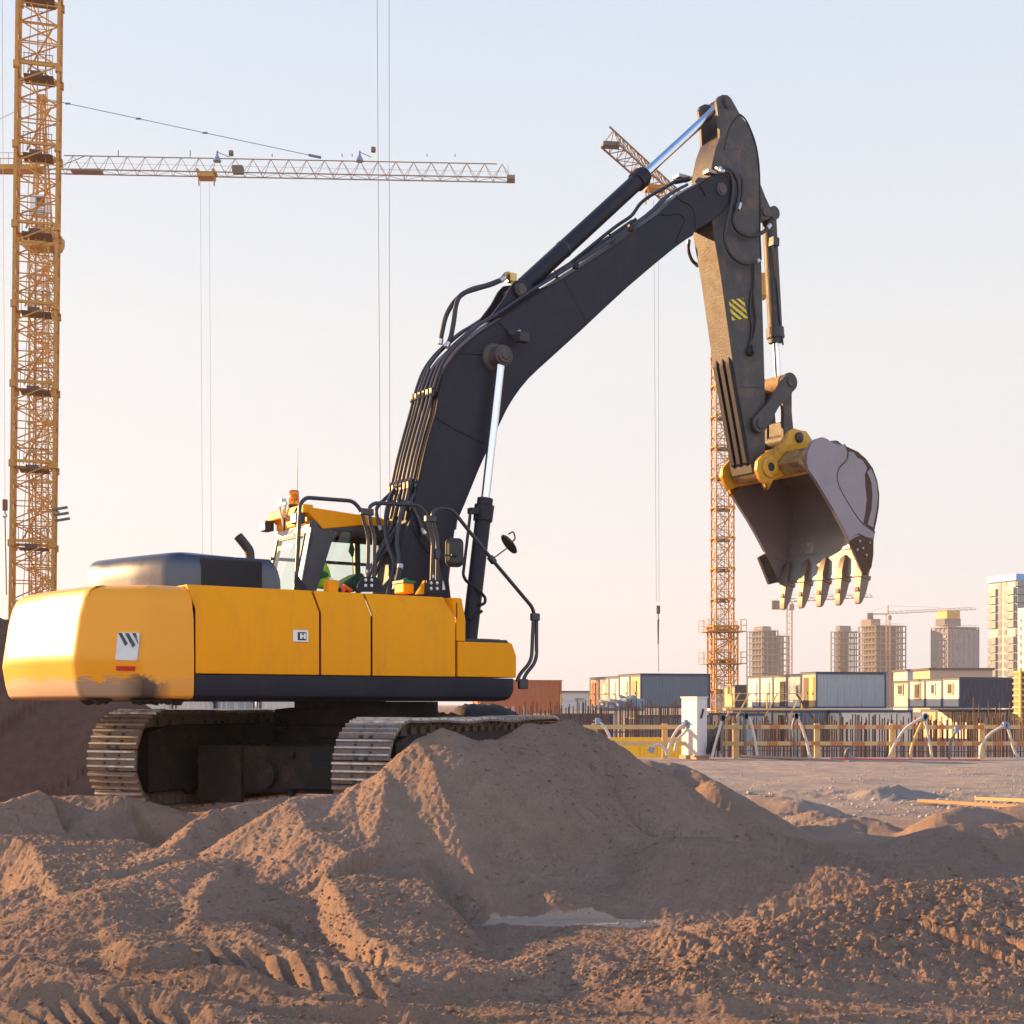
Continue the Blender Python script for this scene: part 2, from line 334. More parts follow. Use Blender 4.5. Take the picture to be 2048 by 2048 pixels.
def height(X, Y):
    num = np.zeros(X.shape); den = np.full(X.shape, 0.02)
    for p, s in BASE:
        g = np.exp(-((X-p.x)**2+(Y-p.y)**2)/(2*s*s*.6)); num += g*p.z; den += g
    base = num/den
    near = 1-sstep(24, 40, Y)
    warp = near*(0.05*fbm(X*1.3, Y*1.3, 3, 5)+0.018*fbm(X*6, Y*6, 3, 7))
    warp2 = near*(0.05*fbm(X*1.3+50, Y*1.3, 3, 15)+0.018*fbm(X*6, Y*6+30, 3, 17))
    z = base.copy(); steep = np.zeros(X.shape)
    Xw = X+warp; Yw = Y+warp2
    for pts, ra, la, r in RID:
        xs = [p[0] for p in pts]; ys = [p[1] for p in pts]; hm = max(p[2] for p in pts)
        reach = 2.0 + hm/0.3
        m = (X > min(xs)-reach) & (X < max(xs)+reach) & (Y > min(ys)-reach) & (Y < max(ys)+reach)
        if not m.any(): continue
        d, sd_, h, sl = poly_field(pts, Xw[m], Yw[m])
        wl_s = sstep(-1, 1, sd_); dr = prof(d, *ra, r)*(1-wl_s)+prof(d, *la, r)*wl_s
        hh = h-dr + (0.055 if hm > 1.2 else .022)*fbm(sl*4.2, d*1.1+hm*3, 3, 33, ridge=True)*np.minimum(d, .8) + 0.03*np.clip(fbm(sl*3.1, np.full(sl.shape, hm*7.7), 3, 31), -1, 1)*np.exp(-d*3)
        k = 0.045; a = z[m]; q = np.clip(0.5+0.5*(hh-a)/k, 0, 1)
        z[m] = a*(1-q)+hh*q+k*q*(1-q)
    z -= .24*np.exp(-(((X-.22)/.62)**2+((Y-11.25)/.62)**2))*near          # scooped face of the main mound
    z -= .10*np.exp(-(((X-1.15)/.35)**2+((Y-12.6)/.6)**2))*near
    # clear the space under the machine
    A = (math.sin(R(22)), math.cos(R(22))); T = (A[1], -A[0]); ox, oy = -1.9, 16.54
    la_ = (X-ox)*A[0]+(Y-oy)*A[1]; lt = (X-ox)*T[0]+(Y-oy)*T[1]
    dd = np.maximum(np.abs(la_)-2.75, np.abs(lt)-1.85)
    q = 1-sstep(-.05, .7, dd)
    z = np.where(z > .50, z+(.50+0.0*z-z)*q, z)
    # surface relief: rough loose sand near, finer on the trafficked flats
    flat = sstep(-.02, .10, z-base)
    tr = np.zeros(X.shape)
    for pts, hw, pitch, dep in TRD:
        m = (Y < 10.5)
        d, sd_, h, sl = poly_field(pts, X[m]+.02*fbm(X[m]*4, Y[m]*4, 2, 3), Y[m])
        tot_ = sum(math.hypot(b_[0]-a_[0], b_[1]-a_[1]) for a_, b_ in zip(pts[:-1], pts[1:])); prof_ = (1-sstep(hw*.5, hw, d))*sstep(0, .45, sl)*sstep(0, .45, tot_-sl)
        ph = 2*np.pi*(sl+np.where(sd_ > 0, 1, 1)*d*1.5+np.where(sd_ > 0, pitch*.5, 0))/pitch
        lug = np.clip(np.sin(ph)*2.2, -1, 1)*sstep(.02, .05, d)
        v = tr[m]; z0 = z[m]
        z[m] = z0-prof_*dep*(.9-.8*lug)*(0.75+.5*fbm(X[m]*2, Y[m]*2, 2, 9))+ .022*np.exp(-((d-hw*1.08)/.035)**2)*sstep(0, .45, sl)*sstep(0, .45, tot_-sl)
        tr[m] = np.maximum(v, prof_)
    sk = np.exp(-(((X+2.3)/1.5)**2+((Y-8.5)/.95)**2))+.8*np.exp(-(((X-.4)/2.2)**2+((Y-7.4)/.6)**2))+.7*np.exp(-(((X-2.6)/1.6)**2+((Y-7.7)/.5)**2))
    pe = np.sqrt(((X-.43)/.68)**2+((Y-10.25)/.11)**2)+.25*fbm(X*4, Y*4, 2, 55)
    pq = 1-sstep(.75, 1.15, pe); z = z*(1-pq)+(.17+.10*(Y-10.3))*pq
    rough = (0.25+0.75*flat)*(1-.9*tr)*(1-.65*np.clip(sk, 0, 1))*(1-.93*pq)
    ca, sa = math.cos(R(-14)), math.sin(R(-14))
    u = X*ca+Y*sa; v = -X*sa+Y*ca
    z += np.clip(sk, 0, 1)*(1-tr)*(0.085*fbm(u*.55, v*4.6, 2, 41, ridge=True)+.012*fbm(u*2, v*16, 2, 47))*near
    z += near*(0.035*fbm(X*.9, Y*.9, 3, 60)*rough)
    z += near*rough*0.020*fbm(X*4.2, Y*4.2, 4, 70)
    cl = sstep(-.1, .5, fbm(X*.8+9, Y*.8, 2, 90))
    gz = np.exp(-(((X-2.4)/1.5)**2+((Y-9.0)/.9)**2))   # clumpy face of the right mound
    z += near*rough*(0.006+.010*cl+.022*gz)*np.clip(fbm(X*11, Y*11, 3, 80, ridge=True), -.4, 1)
    nn = 1-sstep(13, 20, Y)
    z += near*(1-.9*pq)*(.3+.7*rough)*.007*np.abs(fbm(X*16, Y*16, 3, 140, .6))*(1+1.8*gz)
    z += nn*(1-.85*pq)*(.35+.65*rough)*(0.014+.008*cl+.008*gz)*fbm(X*30, Y*30, 3, 100, .6)
    z += (1-sstep(10.5, 13, Y))*(1-.8*pq)*(.4+.6*rough)*.0065*fbm(X*62, Y*62, 2, 150, .6)
    mid = sstep(17, 22, Y)*(1-sstep(40, 47, Y))
    z += mid*(0.075*fbm(X*.5, Y*1.0, 3, 110)+0.05*fbm(X*2, Y*3, 3, 120, ridge=True)*sstep(-.2,.5,fbm(X*.25,Y*.3,2,130))*(1-sstep(27,34,Y)))
    # foundation pit beyond the railing
    pit = sstep(46.9, 47.0, Y)*(1-sstep(92, 96, Y))*sstep(-22, -21.8, X)*(1-sstep(80, 84, X))
    z = z*(1-pit)-4.0*pit
    far = sstep(93, 97, Y)*(1-sstep(160, 220, Y))
    z -= far*1.0
    return z
def hgt(x, y): return float(height(np.array([float(x)]), np.array([float(y)]))[0])

def ray_ground(px, py):
    d_ = np.linspace(6, 14, 4000); X_ = (px-CX)/FP*d_; Zr = CAMZ-(py-HY)/FP*d_; Zg = height(X_, d_)
    i_ = int(np.argmax(Zr < Zg)); return X_[i_], d_[i_], Zg[i_]
near_s = np.linspace(-.43, .43, 760)
side_s = .43+np.geomspace(.003, 2.2, 70)
S_ = np.concatenate([-side_s[::-1], near_s, side_s])
Ys = [-14, -10, -7, -5, -3.5, -2, -1, 0, 1, 2, 3, 3.8, 4.5, 5, 5.4]
y = 5.8
while y < 6.9: Ys.append(y); y += .08
while y < 17: Ys.append(y); y *= 1.0019
while y < 47.2: Ys.append(y); y *= 1.0042
while y < 47.6: Ys.append(y); y += .1
while y < 110: Ys.append(y); y *= 1.02
while y < 9000: Ys.append(y); y *= 1.12
Ys = np.array(Ys)
YY, SS = np.meshgrid(Ys, S_, indexing='ij')
XX = SS*np.sqrt(YY*YY+9)
ZZ = height(XX.ravel(), YY.ravel())
ny, nx = YY.shape
co = np.stack([XX.ravel(), YY.ravel(), ZZ], 1).astype(np.float32)
idx = np.arange(ny*nx).reshape(ny, nx)
quads = np.stack([idx[:-1, :-1], idx[:-1, 1:], idx[1:, 1:], idx[1:, :-1]], -1).reshape(-1, 4)
me = bpy.data.meshes.new('ground')
me.vertices.add(len(co)); me.vertices.foreach_set('co', co.ravel())
me.loops.add(quads.size); me.loops.foreach_set('vertex_index', quads.ravel().astype(np.int32))
me.polygons.add(len(quads)); me.polygons.foreach_set('loop_start', np.arange(0, quads.size, 4, dtype=np.int32))
me.polygons.foreach_set('loop_total', np.full(len(quads), 4, np.int32))
me.update(calc_edges=True); me.polygons.foreach_set('use_smooth', np.ones(len(quads), bool))
ground = bpy.data.objects.new('ground', me); C.objects.link(ground)
tag(ground, 'brown loose sand heaped and rutted, flat pale dirt beyond', kind='structure')
# sand material
m = bpy.data.materials.new('sand'); m.use_nodes = True; N = m.node_tree.nodes; L = m.node_tree.links; b = N['Principled BSDF']
tc = N.new('ShaderNodeTexCoord')
def noise(sc_, det=8, ro=.6, vec=None):
    n = N.new('ShaderNodeTexNoise'); n.inputs['Scale'].default_value = sc_; n.inputs['Detail'].default_value = det; n.inputs['Roughness'].default_value = ro
    L.new(vec or tc.outputs['Object'], n.inputs['Vector']); return n
def mixc(f, a, b_):
    x = N.new('ShaderNodeMixRGB')
    if hasattr(f, 'links'): L.new(f, x.inputs[0])
    else: x.inputs[0].default_value = f
    for i, q in ((1, a), (2, b_)):
        if isinstance(q, tuple): x.inputs[i].default_value = (*q, 1)
        else: L.new(q, x.inputs[i])
    return x.outputs[0]
def mrange(v, a, b_, c=0., d=1.):
    x = N.new('ShaderNodeMapRange'); L.new(v, x.inputs['Value'])
    for k, q in zip(('From Min', 'From Max', 'To Min', 'To Max'), (a, b_, c, d)): x.inputs[k].default_value = q
    return x.outputs[0]
n1 = noise(.55, 6, .6); n2 = noise(5, 10, .7); n3 = noise(70, 6, .7)
c1 = mixc(mrange(n1.outputs['Fac'], .38, .64), (.325, .210, .150), (.450, .302, .222))
c2 = mixc(mrange(n2.outputs['Fac'], .35, .7, 0, .55), c1, (.235, .145, .102))
c3 = mixc(mrange(n3.outputs['Fac'], .3, .75, 0, .40), c2, (.56, .42, .33))
sp = N.new('ShaderNodeSeparateXYZ'); L.new(tc.outputs['Object'], sp.inputs[0])
# pale trampled dirt beyond the heaps
_m = N.new('ShaderNodeMath'); _m.operation = 'MULTIPLY'; L.new(mrange(sp.outputs['Y'], 17.5, 24, 0, 1), _m.inputs[0]); L.new(mrange(sp.outputs['X'], -4.5, -2.5, 0, 1), _m.inputs[1])
c4 = mixc(_m.outputs[0], c3, mixc(mrange(noise(1.3, 9, .7).outputs['Fac'], .35, .65), (.30, .255, .225), (.44, .39, .355)))
# far plain: scrub and dust
c5 = mixc(mrange(sp.outputs['Y'], 110, 300, 0, 1), c4, (.24, .21, .17))
# damp dark soil of the big dune at the left
_m2 = N.new('ShaderNodeMath'); _m2.operation = 'MULTIPLY'; L.new(mrange(sp.outputs['Y'], 17.0, 18.5, 0, .85), _m2.inputs[0]); L.new(mrange(sp.outputs['X'], -3.6, -4.6, 0, 1), _m2.inputs[1])
c5 = mixc(_m2.outputs[0], c5, mixc(mrange(n2.outputs['Fac'], .35, .65), (.125, .066, .046), (.20, .115, .082)))
# pale sand strip in the hollow, its sunlit brightness painted into the colour
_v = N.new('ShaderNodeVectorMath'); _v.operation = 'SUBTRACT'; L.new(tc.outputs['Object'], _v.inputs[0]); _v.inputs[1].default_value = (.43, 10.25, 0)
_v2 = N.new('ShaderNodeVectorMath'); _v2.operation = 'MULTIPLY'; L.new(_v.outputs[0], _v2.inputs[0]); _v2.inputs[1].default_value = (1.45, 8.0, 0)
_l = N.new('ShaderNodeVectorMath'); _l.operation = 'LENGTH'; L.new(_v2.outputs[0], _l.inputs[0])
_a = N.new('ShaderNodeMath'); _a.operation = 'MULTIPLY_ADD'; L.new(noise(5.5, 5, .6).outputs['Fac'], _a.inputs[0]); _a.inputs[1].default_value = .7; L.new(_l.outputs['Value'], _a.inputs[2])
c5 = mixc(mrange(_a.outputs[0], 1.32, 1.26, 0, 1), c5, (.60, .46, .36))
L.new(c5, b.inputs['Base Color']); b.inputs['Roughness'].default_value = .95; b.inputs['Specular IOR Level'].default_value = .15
bp = N.new('ShaderNodeBump'); bp.inputs['Distance'].default_value = .045; bp.inputs['Strength'].default_value = 1.0
b2 = N.new('ShaderNodeBump'); b2.inputs['Distance'].default_value = .012; b2.inputs['Strength'].default_value = 1.0
L.new(noise(38, 8, .75).outputs['Fac'], bp.inputs['Height']); L.new(noise(170, 4, .7).outputs['Fac'], b2.inputs['Height'])
L.new(bp.outputs[0], b2.inputs['Normal']); L.new(b2.outputs[0], b.inputs['Normal'])
SAND = m
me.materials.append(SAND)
# ------------------------------------------------------------------ excavator
AL = R(34); OX, OY = -2.02, 16.59; ZB = 0.5
ca_, sa_ = math.cos(AL), math.sin(AL)
ex = empty('excavator', (OX, OY, ZB), AL, 'large yellow tracked excavator with black boom raised and bucket hanging, parked on loose sand', 'excavator')
def E(px, py, yl):
    """point of the machine's own frame (x forward, y left, z above the ground under it) on its vertical plane y=yl"""
    k = (px-CX)/FP
    x = (k*(OY+ca_*yl)-OX+sa_*yl)/(ca_-k*sa_)
    D = OY+sa_*x+ca_*yl
    return Vector((x, yl, CAMZ+(HY-py)*D/FP-ZB))
def XZ(lst, yl):
    return [(lambda p: (p.x, p.z))(E(px, py, yl)) for px, py in lst]
def Z_(z): return z-ZB

# --- undercarriage
uc = MB()
AR = R(90-22)-AL                       # heading of the tracks in the machine frame
Au = Vector((math.cos(AR), math.sin(AR), 0)); Tu = Vector((math.sin(AR), -math.cos(AR), 0))
# shift so that the tracks stand where the photo shows them
UO = Vector((0.13*math.cos(AL), -0.13*math.sin(AL), 0))
def U(a, t, z): return UO + Au*a + Tu*t + Vector((0, 0, z))
rotU = Matrix((Au, Tu.cross(Au)*0+Vector((-Au.y, Au.x, 0)), Vector((0, 0, 1)))).transposed()
uc.box(U(0, 0, .62), (2.2, 1.7, .42), rotU)
for sx in (-1, 1):
    for st in (-1, 1):
        uc.bar(U(.5*sx, .4*st, .60), U(1.25*sx, 1.3*st, .45), .5, .38)
uc.box(U(-1.35, 0, .55), (.5, 2.0, .5), rotU); uc.box(U(-1.62, -.75, .5), (.08, .55, .62), rotU)
uc.box(U(-1.62, .5, .5), (.08, .9, .3), rotU)
for _i in range(5):
    uc.tube([U(-1.66, -1.0+_i*.09, .45+.03*_i), U(-1.2, -.9+_i*.12, .85)], .022, 8)
for _y in (-.95, -.55, .15, .85):
    for _z in (.30, .72): uc.cyl(U(-1.66, _y, _z), U(-1.60, _y, _z), .035, n=8)
uc.cyl(U(-1.68, -.2, .5), U(-1.4, -.2, .5), .16, n=20)
carb = uc.build('undercarriage_frame', UNDER, ex, bevel=.02)
ring = MB(); ring.lathe([(.9, .86), (1.0, .88), (1.0, 1.0), (.9, 1.02)], (.28, -.1, 0), n=48); ring.lathe([(.85, 1.0), (.85, 1.29)], (.28, -.1, 0), n=48); ring.lathe([(.72, .80), (.80, .82), (.80, .95), (.70, .96), (.70, 1.02), (.78, 1.03), (.78, 1.20), (.6, 1.22)], (0, 0, 0), n=64)
for k in range(60):
    a = 2*math.pi*k/60; ring.cyl((.75*math.cos(a), .75*math.sin(a), 1.0), (.75*math.cos(a), .75*math.sin(a), 1.05), .018, n=6)
ring.build('swing_bearing', UNDER, ex)
# track: path of the belt in its own (a, z) plane
def belt_path(L=5.1, r=.50, sag=.05, n=400):
    hl = L/2-r; P_ = []
    for i in range(n):
        P_.append(None)
    seg = []
    top = [(hl-2*hl*i/60, 2*r-sag*math.sin(math.pi*i/60)*(0.6+.4*math.cos(math.pi*6*i/60))*0.6) for i in range(61)]
    left = [(-hl+r*math.cos(R(90+180*i/24)), r+r*math.sin(R(90+180*i/24))) for i in range(1, 25)]
    bot = [(-hl+2*hl*i/60, 0) for i in range(1, 61)]
    right = [(hl+r*math.cos(R(-90+180*i/24)), r+r*math.sin(R(-90+180*i/24))) for i in range(1, 24)]
    pts = top+left+bot+right
    pts = [Vector((a, 0, z)) for a, z in pts]; pts.append(pts[0]); return pts
BP_ = belt_path()
acc = [0]
for i in range(1, len(BP_)): acc.append(acc[-1]+(BP_[i]-BP_[i-1]).length)
def at_s(s):
    s = s % acc[-1]
    for i in range(1, len(acc)):
        if acc[i] >= s:
            t = (s-acc[i-1])/(acc[i]-acc[i-1]+1e-9); return BP_[i-1].lerp(BP_[i], t), (BP_[i]-BP_[i-1]).normalized()
NS = 50; PT = acc[-1]/NS
# one shoe: x along the belt, y across, z outwards
sh = MB(); sh.mi = 0
sw = .31
sh.prism([(-PT*.49, 0), (-PT*.49, .018), (-PT*.40, .020), (PT*.40, .020), (PT*.47, .012), (PT*.47, -.004), (PT*.3, -.002)], -sw, sw)
sh.box((0, 0, -.03), (PT*.8, .22, .05))
sh.mi = 1
for gx in (-.40, -.06, .28):
    sh.prism([(PT*gx-.014, .018), (PT*gx-.009, .045), (PT*gx+.009, .045), (PT*gx+.014, .018)], -sw*.99, sw*.99)
sh.mi = 2
for gy in (-.055, .055):
    sh.box((PT*.39, gy, .012), (.035, .045, .022)); 
for gy in (-.09, .09):
    for gx in (-.23, .12): sh.cyl((PT*gx, gy, .018), (PT*gx, gy, .032), .014, n=6)
shoe0 = None
def make_track(name_t, zoff):
    ch = MB()
    prev = None
    for i in range(NS*2):
        p, t = at_s(i*PT/2); n_ = Vector((t.z, 0, -t.x)) * -1
        n_ = Vector((-t.z, 0, t.x)); 
        c = p - n_*(-.0)
        inn = Vector((0, 0, .5)) - Vector((0, 0, p.z)); 
        q, t2 = at_s((i+1)*PT/2)
        inward = Vector((t.z, 0, -t.x)) if (Vector((t.z, 0, -t.x)).dot(Vector((-p.x*.2, 0, .5-p.z))) > 0) else Vector((-t.z, 0, t.x))
        for yy in (-.09, .09):
            off = .012 if i % 2 else -.012
            ch.bar(p+inward*.085+Vector((0, yy+off, 0)), q+inward*.085+Vector((0, yy+off, 0)), .035, .11, up=inward)
        if i % 2: ch.cyl(p+inward*.085+Vector((0, -.14, 0)), p+inward*.085+Vector((0, .14, 0)), .03, n=8)
    return ch
def place_track(tc_, zoff, first):
    global shoe0
    tr = make_track('track', zoff).build('track', SHOE, ex)
    tr.location = U(0, tc_, zoff); tr.rotation_euler = (0, 0, AR)
    fr = MB()
    fr.prism([(-1.75, .30), (-1.75, .62), (-1.5, .72), (1.5, .72), (1.8, .62), (1.8, .30), (1.5, .22), (-1.5, .22)], -.21, .21)
    fr.build('track_frame', UNDER, tr, bevel=.02)
    gd = MB(); gd.prism([(-2.25, .16), (-2.25, .80), (-1.9, .88), (1.9, .88), (2.25, .80), (2.25, .16)], -.235, -.215); gd.prism([(-2.25, .16), (-2.25, .80), (-1.9, .88), (1.9, .88), (2.25, .80), (2.25, .16)], .215, .235); gd.box2((-2.2, -.214, .2), (-2.1, .214, .8)); gd.build('track_guard', UNDER, tr, bevel=.01)
    for a_, nm, rr in ((-2.0, 'idler', .40), (2.05, 'sprocket', .42)):
        w_ = MB(); w_.lathe([(.12, -.12), (rr*.55, -.10), (rr*.6, -.05), (rr, -.05), (rr, .05), (rr*.6, .05), (rr*.55, .10), (.12, .12)], (a_, 0, .5), (0, 1, 0), 40)
        if nm == 'sprocket':
            for k in range(18):
                a = 2*math.pi*k/18; w_.box((a_+rr*1.03*math.cos(a), 0, .5+rr*1.03*math.sin(a)), (.05, .07, .05))
        w_.build(nm, UNDER, tr)
    for k in range(7):
        w_ = MB(); w_.lathe([(.06, -.20), (.13, -.19), (.13, -.13), (.09, -.12), (.09, .12), (.13, .13), (.13, .19), (.06, .20)], (-1.4+k*.46, 0, .22), (0, 1, 0), 20)
        w_.build('track_roller', UNDER, tr)
    for k in range(2):
        w_ = MB(); w_.lathe([(.05, -.12), (.08, -.12), (.08, .12), (.05, .12)], (-.7+k*1.4, 0, .83), (0, 1, 0), 16); w_.build('carrier_roller', UNDER, tr)
    for i in range(NS):
        p, t = at_s((i+.5)*PT)
        outw = Vector((-t.z, 0, t.x)) if Vector((-t.z, 0, t.x)).dot(p-Vector((max(-2, min(2, p.x)), 0, .5))) > 0 else Vector((t.z, 0, -t.x))
        xa = t; ya = outw.cross(xa)
        rot = Matrix((xa, ya, outw)).transposed()
        if shoe0 is None:
            o = sh.build('track_shoe', [SHOE, GROUS, BLK], tr, bevel=0); shoe0 = o
        else:
            o = shoe0.copy(); C.objects.link(o); o.parent = tr
        o.location = p; o.rotation_euler = rot.to_euler()
    return tr
tr_r = place_track(1.475, 1.06-.985+.0, True)
tr_l = place_track(-1.475, 1.14-.985, False)

# --- deck, skirt, body panels (right side plane y = -1.5)
YS = -1.5; zsk0, zsk1 = Z_(1.80), Z_(2.062); ztop = Z_(2.965); zch = Z_(2.73)
dk = MB()
dk.prism([(-2.38, 1.30), (1.42, 1.30), (1.42, 1.50), (-2.38, 1.50)], -1.38, 1.38)
dk.build('deck', UNDER, ex, bevel=.01)
for sy in (-1, 1):
    skm = MB()
    prof_ = [(-1.34, 1.29), (-1.43, 1.295), (-1.485, 1.34), (-1.50, 1.42), (-1.50, 1.556), (-1.34, 1.556)]
    xs = [-2.40, 1.30, 1.42, 1.475]; ins = [0, 0, .01, .04]
    n = len(prof_); vs = []
    for x_, i_ in zip(xs, ins):
        for (yy, zz) in prof_: vs.append((x_, -sy*(yy+i_ if yy < -1.35 else yy) * -1 if sy > 0 else (yy+i_), max(zz, 1.29+i_*2.5)))
    fs = []
    for a in range(len(xs)-1):
        for b_ in range(n):
            b2_ = (b_+1) % n; fs.append((a*n+b_, a*n+b2_, (a+1)*n+b2_, (a+1)*n+b_))
    fs += [tuple(range(n)), tuple((len(xs)-1)*n+k for k in range(n))]
    if sy > 0: vs = [(v[0], -v[1] if v[1] < 0 else v[1], v[2]) for v in vs]
    skm.add(vs, fs); skm.build('side_skirt', DRK, ex, bevel=.008)

def panel(x0, x1, name, y0=YS, tilt0=0, tilt1=0, zt=ztop, z0=zsk1+.004, mt=None, sgn=1):
    """side door with a bevelled shoulder; its joints lean a little like the photo's"""
    sec = [(y0, z0), (y0, zch), (y0+.13, zt), (y0+.75, zt+.005)]
    th = .03
    vs = []
    for (x_, tl) in ((x0, tilt0), (x1, tilt1)):
        for (yy, zz) in sec:
            xx = x_ + (tl*(zz-zch)/(zt-zch) if zz > zch else 0)
            vs.append((xx, yy*sgn, zz))
        for (yy, zz) in sec[::-1]:
            xx = x_ + (tl*(zz-zch)/(zt-zch) if zz > zch else 0)
            vs.append((xx, (yy+th)*sgn, zz-th*.7 if zz > z0 else zz))
    n = 8; fs = [(i, (i+1) % n, n+(i+1) % n, n+i) for i in range(n)] + [tuple(range(n)), tuple(range(2*n-1, n-1, -1))]
    mb_ = MB(); mb_.add(vs, fs)
    return mb_.build(name, mt or YEL, ex, bevel=.010, seg=3)
xj = [E(p, 1300, YS).x for p in (393, 641, 744, 913)]
doors = []
for a, b_ in ((0, 1), (1, 2), (2, 3)):
    doors.append(panel(xj[a]+.012 if a else -2.39, xj[b_]-.012, 'side_door', tilt0=(-.03 if a else -.05), tilt1=-.03 if b_ < 3 else -.08))
core = MB(); core.box2((-2.36, -1.42, 1.5), (.62, -.6, Z_(2.70))); core.box2((-2.36, .2, 1.5), (-.45, 1.42, Z_(2.9))); core.box2((-2.3, -.62, 1.4), (-.3, .3, 2.42))
core.build('engine_bay', BLK, ex)
panel(-2.39, -.50, 'side_door', sgn=-1)
tp = MB(); tp.box2((-2.36, -.78, ztop-.03), (-.45, 1.3, ztop)); tp.build('top_deck', DRKD, ex, bevel=.005)
# latch
lt = MB(); a = E(586, 1259, YS-.004); b_ = E(617, 1285, YS-.004)
lt.box2((a.x, YS-.008, b_.z), (b_.x, YS+.01, a.z)); lto = lt.build('latch_plate', SILV, doors[0], bevel=.006)
l2 = MB(); a = E(595, 1264, YS); b_ = E(612, 1281, YS)
l2.box2((a.x, YS-.011, b_.z), (b_.x, YS-.007, a.z)); l2.build('latch_recess', BLK, doors[0])
l2 = MB(); l2.box2((a.x+.02, YS-.022, b_.z+.012), (a.x+.045, YS-.010, a.z-.012)); l2.box2((b_.x-.035, YS-.022, b_.z+.012), (b_.x-.01, YS-.010, a.z-.012))
l2.box2((a.x+.04, YS-.018, (a.z+b_.z)/2-.012), (b_.x-.02, YS-.012, (a.z+b_.z)/2+.012)); l2.build('latch_handle', SILV, doors[0], bevel=.003)
# front step box and the narrow cover in front of the last door
sb = MB(); a = E(915, 1357, YS); xf = E(1033, 1340, YS).x; zt = E(915, 1283, YS).z
zc = E(1033, 1312, YS).z
sb.prism([(a.x+.006, zsk1+.004), (xf, zsk1+.004), (xf, zc), (xf-.06, zt), (a.x+.006, zt)], YS, -.75)
sbo = sb.build('step_box', YEL, ex, bevel=.014, seg=3)
st = MB(); st.prism([(a.x+.10, zt), (xf-.08, zt), (xf-.12, zt+.035), (a.x+.10, zt+.035)], YS+.03, -.8)
for i in range(14):
    for j in range(6): st.cyl((a.x+.15+i*.035, YS+.08+j*.1, zt+.033), (a.x+.15+i*.035, YS+.08+j*.1, zt+.046), .012, n=6)
st.build('anti_slip_step', BLK, sbo)
fc = MB(); q0 = xj[3]+.006
fq = [E(913, 1194, YS+.13), E(924, 1206, YS+.10), E(933, 1240, YS), E(931, 1281, YS)]
fc.prism([(q0, zt+.004), (q0, zch), (q0-.075, ztop-.01), (fq[0].x, fq[0].z-.02), (fq[2].x-.0, fq[2].z), (fq[3].x+.01, zt+.004)], YS+.012, -.8)
fc.build('front_cover', YEL, ex, bevel=.015, seg=3)
gr = MB(); g0 = E(914, 1206, YS); g1 = E(919, 1238, YS); gr.box2((g0.x-.005, YS-.001+.012, g1.z), (g0.x+.012, YS+.03, g0.z)); gr.build('cover_gap', BLK, ex)

# --- counterweight
PL = [(-2.41, -1.495), (-2.70, -1.497), (-2.84, -1.493), (-2.90, -1.478), (-2.96, -1.44), (-3.36, -1.075), (-3.405, -1.03), (-3.43, -.96), (-3.57, -.2), (-3.63, .3), (-3.635, .75), (-3.60, .95), (-3.45, 1.12), (-2.96, 1.44), (-2.84, 1.493), (-2.41, 1.495)]
LV = [(1.30, -.12), (1.315, -.045), (1.35, -.01), (1.45, .02), (1.66, .055), (1.78, .04), (2.12, -.01), (2.30, -.055), (2.39, -.10), (2.435, -.17), (2.455, -.30)]
cw = MB(); n = len(PL); vs = []
PS = [Vector((p[0], p[1], 0)) for p in PL]
n = len(PS)
for z_, o_ in LV:
    for p in PS:
        cx_, cy_ = -2.2, 0
        d = Vector((p.x-cx_, p.y-cy_, 0))
        if p.x > -2.42: nn_ = Vector((0, math.copysign(1, p.y), 0))
        else: nn_ = Vector((-.98, -.15 if p.y < .4 else .1, 0)) if p.x < -3.38 else Vector((-.68, math.copysign(.73, p.y), 0)) if p.x < -2.95 else Vector((0, math.copysign(1, p.y), 0)).lerp(Vector((-.75, math.copysign(.66, p.y), 0)), max(0, min(1, (-2.75-p.x)/.25))).normalized()
        q = Vector((p.x, p.y, z_)) + nn_*(o_ if o_ < 0 or p.x < -2.95 else o_*.1)
        if z_ <= 1.32: q.z = z_
        vs.append(q)
fs = []
m_ = len(LV)
for i in range(m_-1):
    for k in range(n-1): fs.append((i*n+k, i*n+k+1, (i+1)*n+k+1, (i+1)*n+k))
fs.append(tuple(range(n))); fs.append(tuple((m_-1)*n+k for k in range(n-1, -1, -1)))
fs.append(tuple(i*n for i in range(m_)) + tuple(i*n+n-1 for i in range(m_-1, -1, -1)))
cw.add(vs, fs)
# paint with scraped, muddy lower corner
CWM = bpy.data.materials.new('counterweight_paint'); CWM.use_nodes = True; N = CWM.node_tree.nodes; L = CWM.node_tree.links; b = N['Principled BSDF']
tc = N.new('ShaderNodeTexCoord'); sp = N.new('ShaderNodeSeparateXYZ'); L.new(tc.outputs['Object'], sp.inputs[0])
def NZ(scale, det=8, ro=.6, st_=None):
    mp = N.new('ShaderNodeMapping'); L.new(tc.outputs['Object'], mp.inputs[0])
    if st_: mp.inputs['Scale'].default_value = st_
    nn = N.new('ShaderNodeTexNoise'); nn.inputs['Scale'].default_value = scale; nn.inputs['Detail'].default_value = det; nn.inputs['Roughness'].default_value = ro
    L.new(mp.outputs[0], nn.inputs['Vector']); return nn.outputs['Fac']
def MR(v, a, b_, c=0., d=1.):
    x = N.new('ShaderNodeMapRange'); L.new(v, x.inputs['Value'])
    for k, q in zip(('From Min', 'From Max', 'To Min', 'To Max'), (a, b_, c, d)): x.inputs[k].default_value = q
    return x.outputs[0]
def MA(op, a, b_):
    x = N.new('ShaderNodeMath'); x.operation = op
    for i, q in enumerate((a, b_)):
        if isinstance(q, (int, float)): x.inputs[i].default_value = q
        else: L.new(q, x.inputs[i])
    return x.outputs[0]
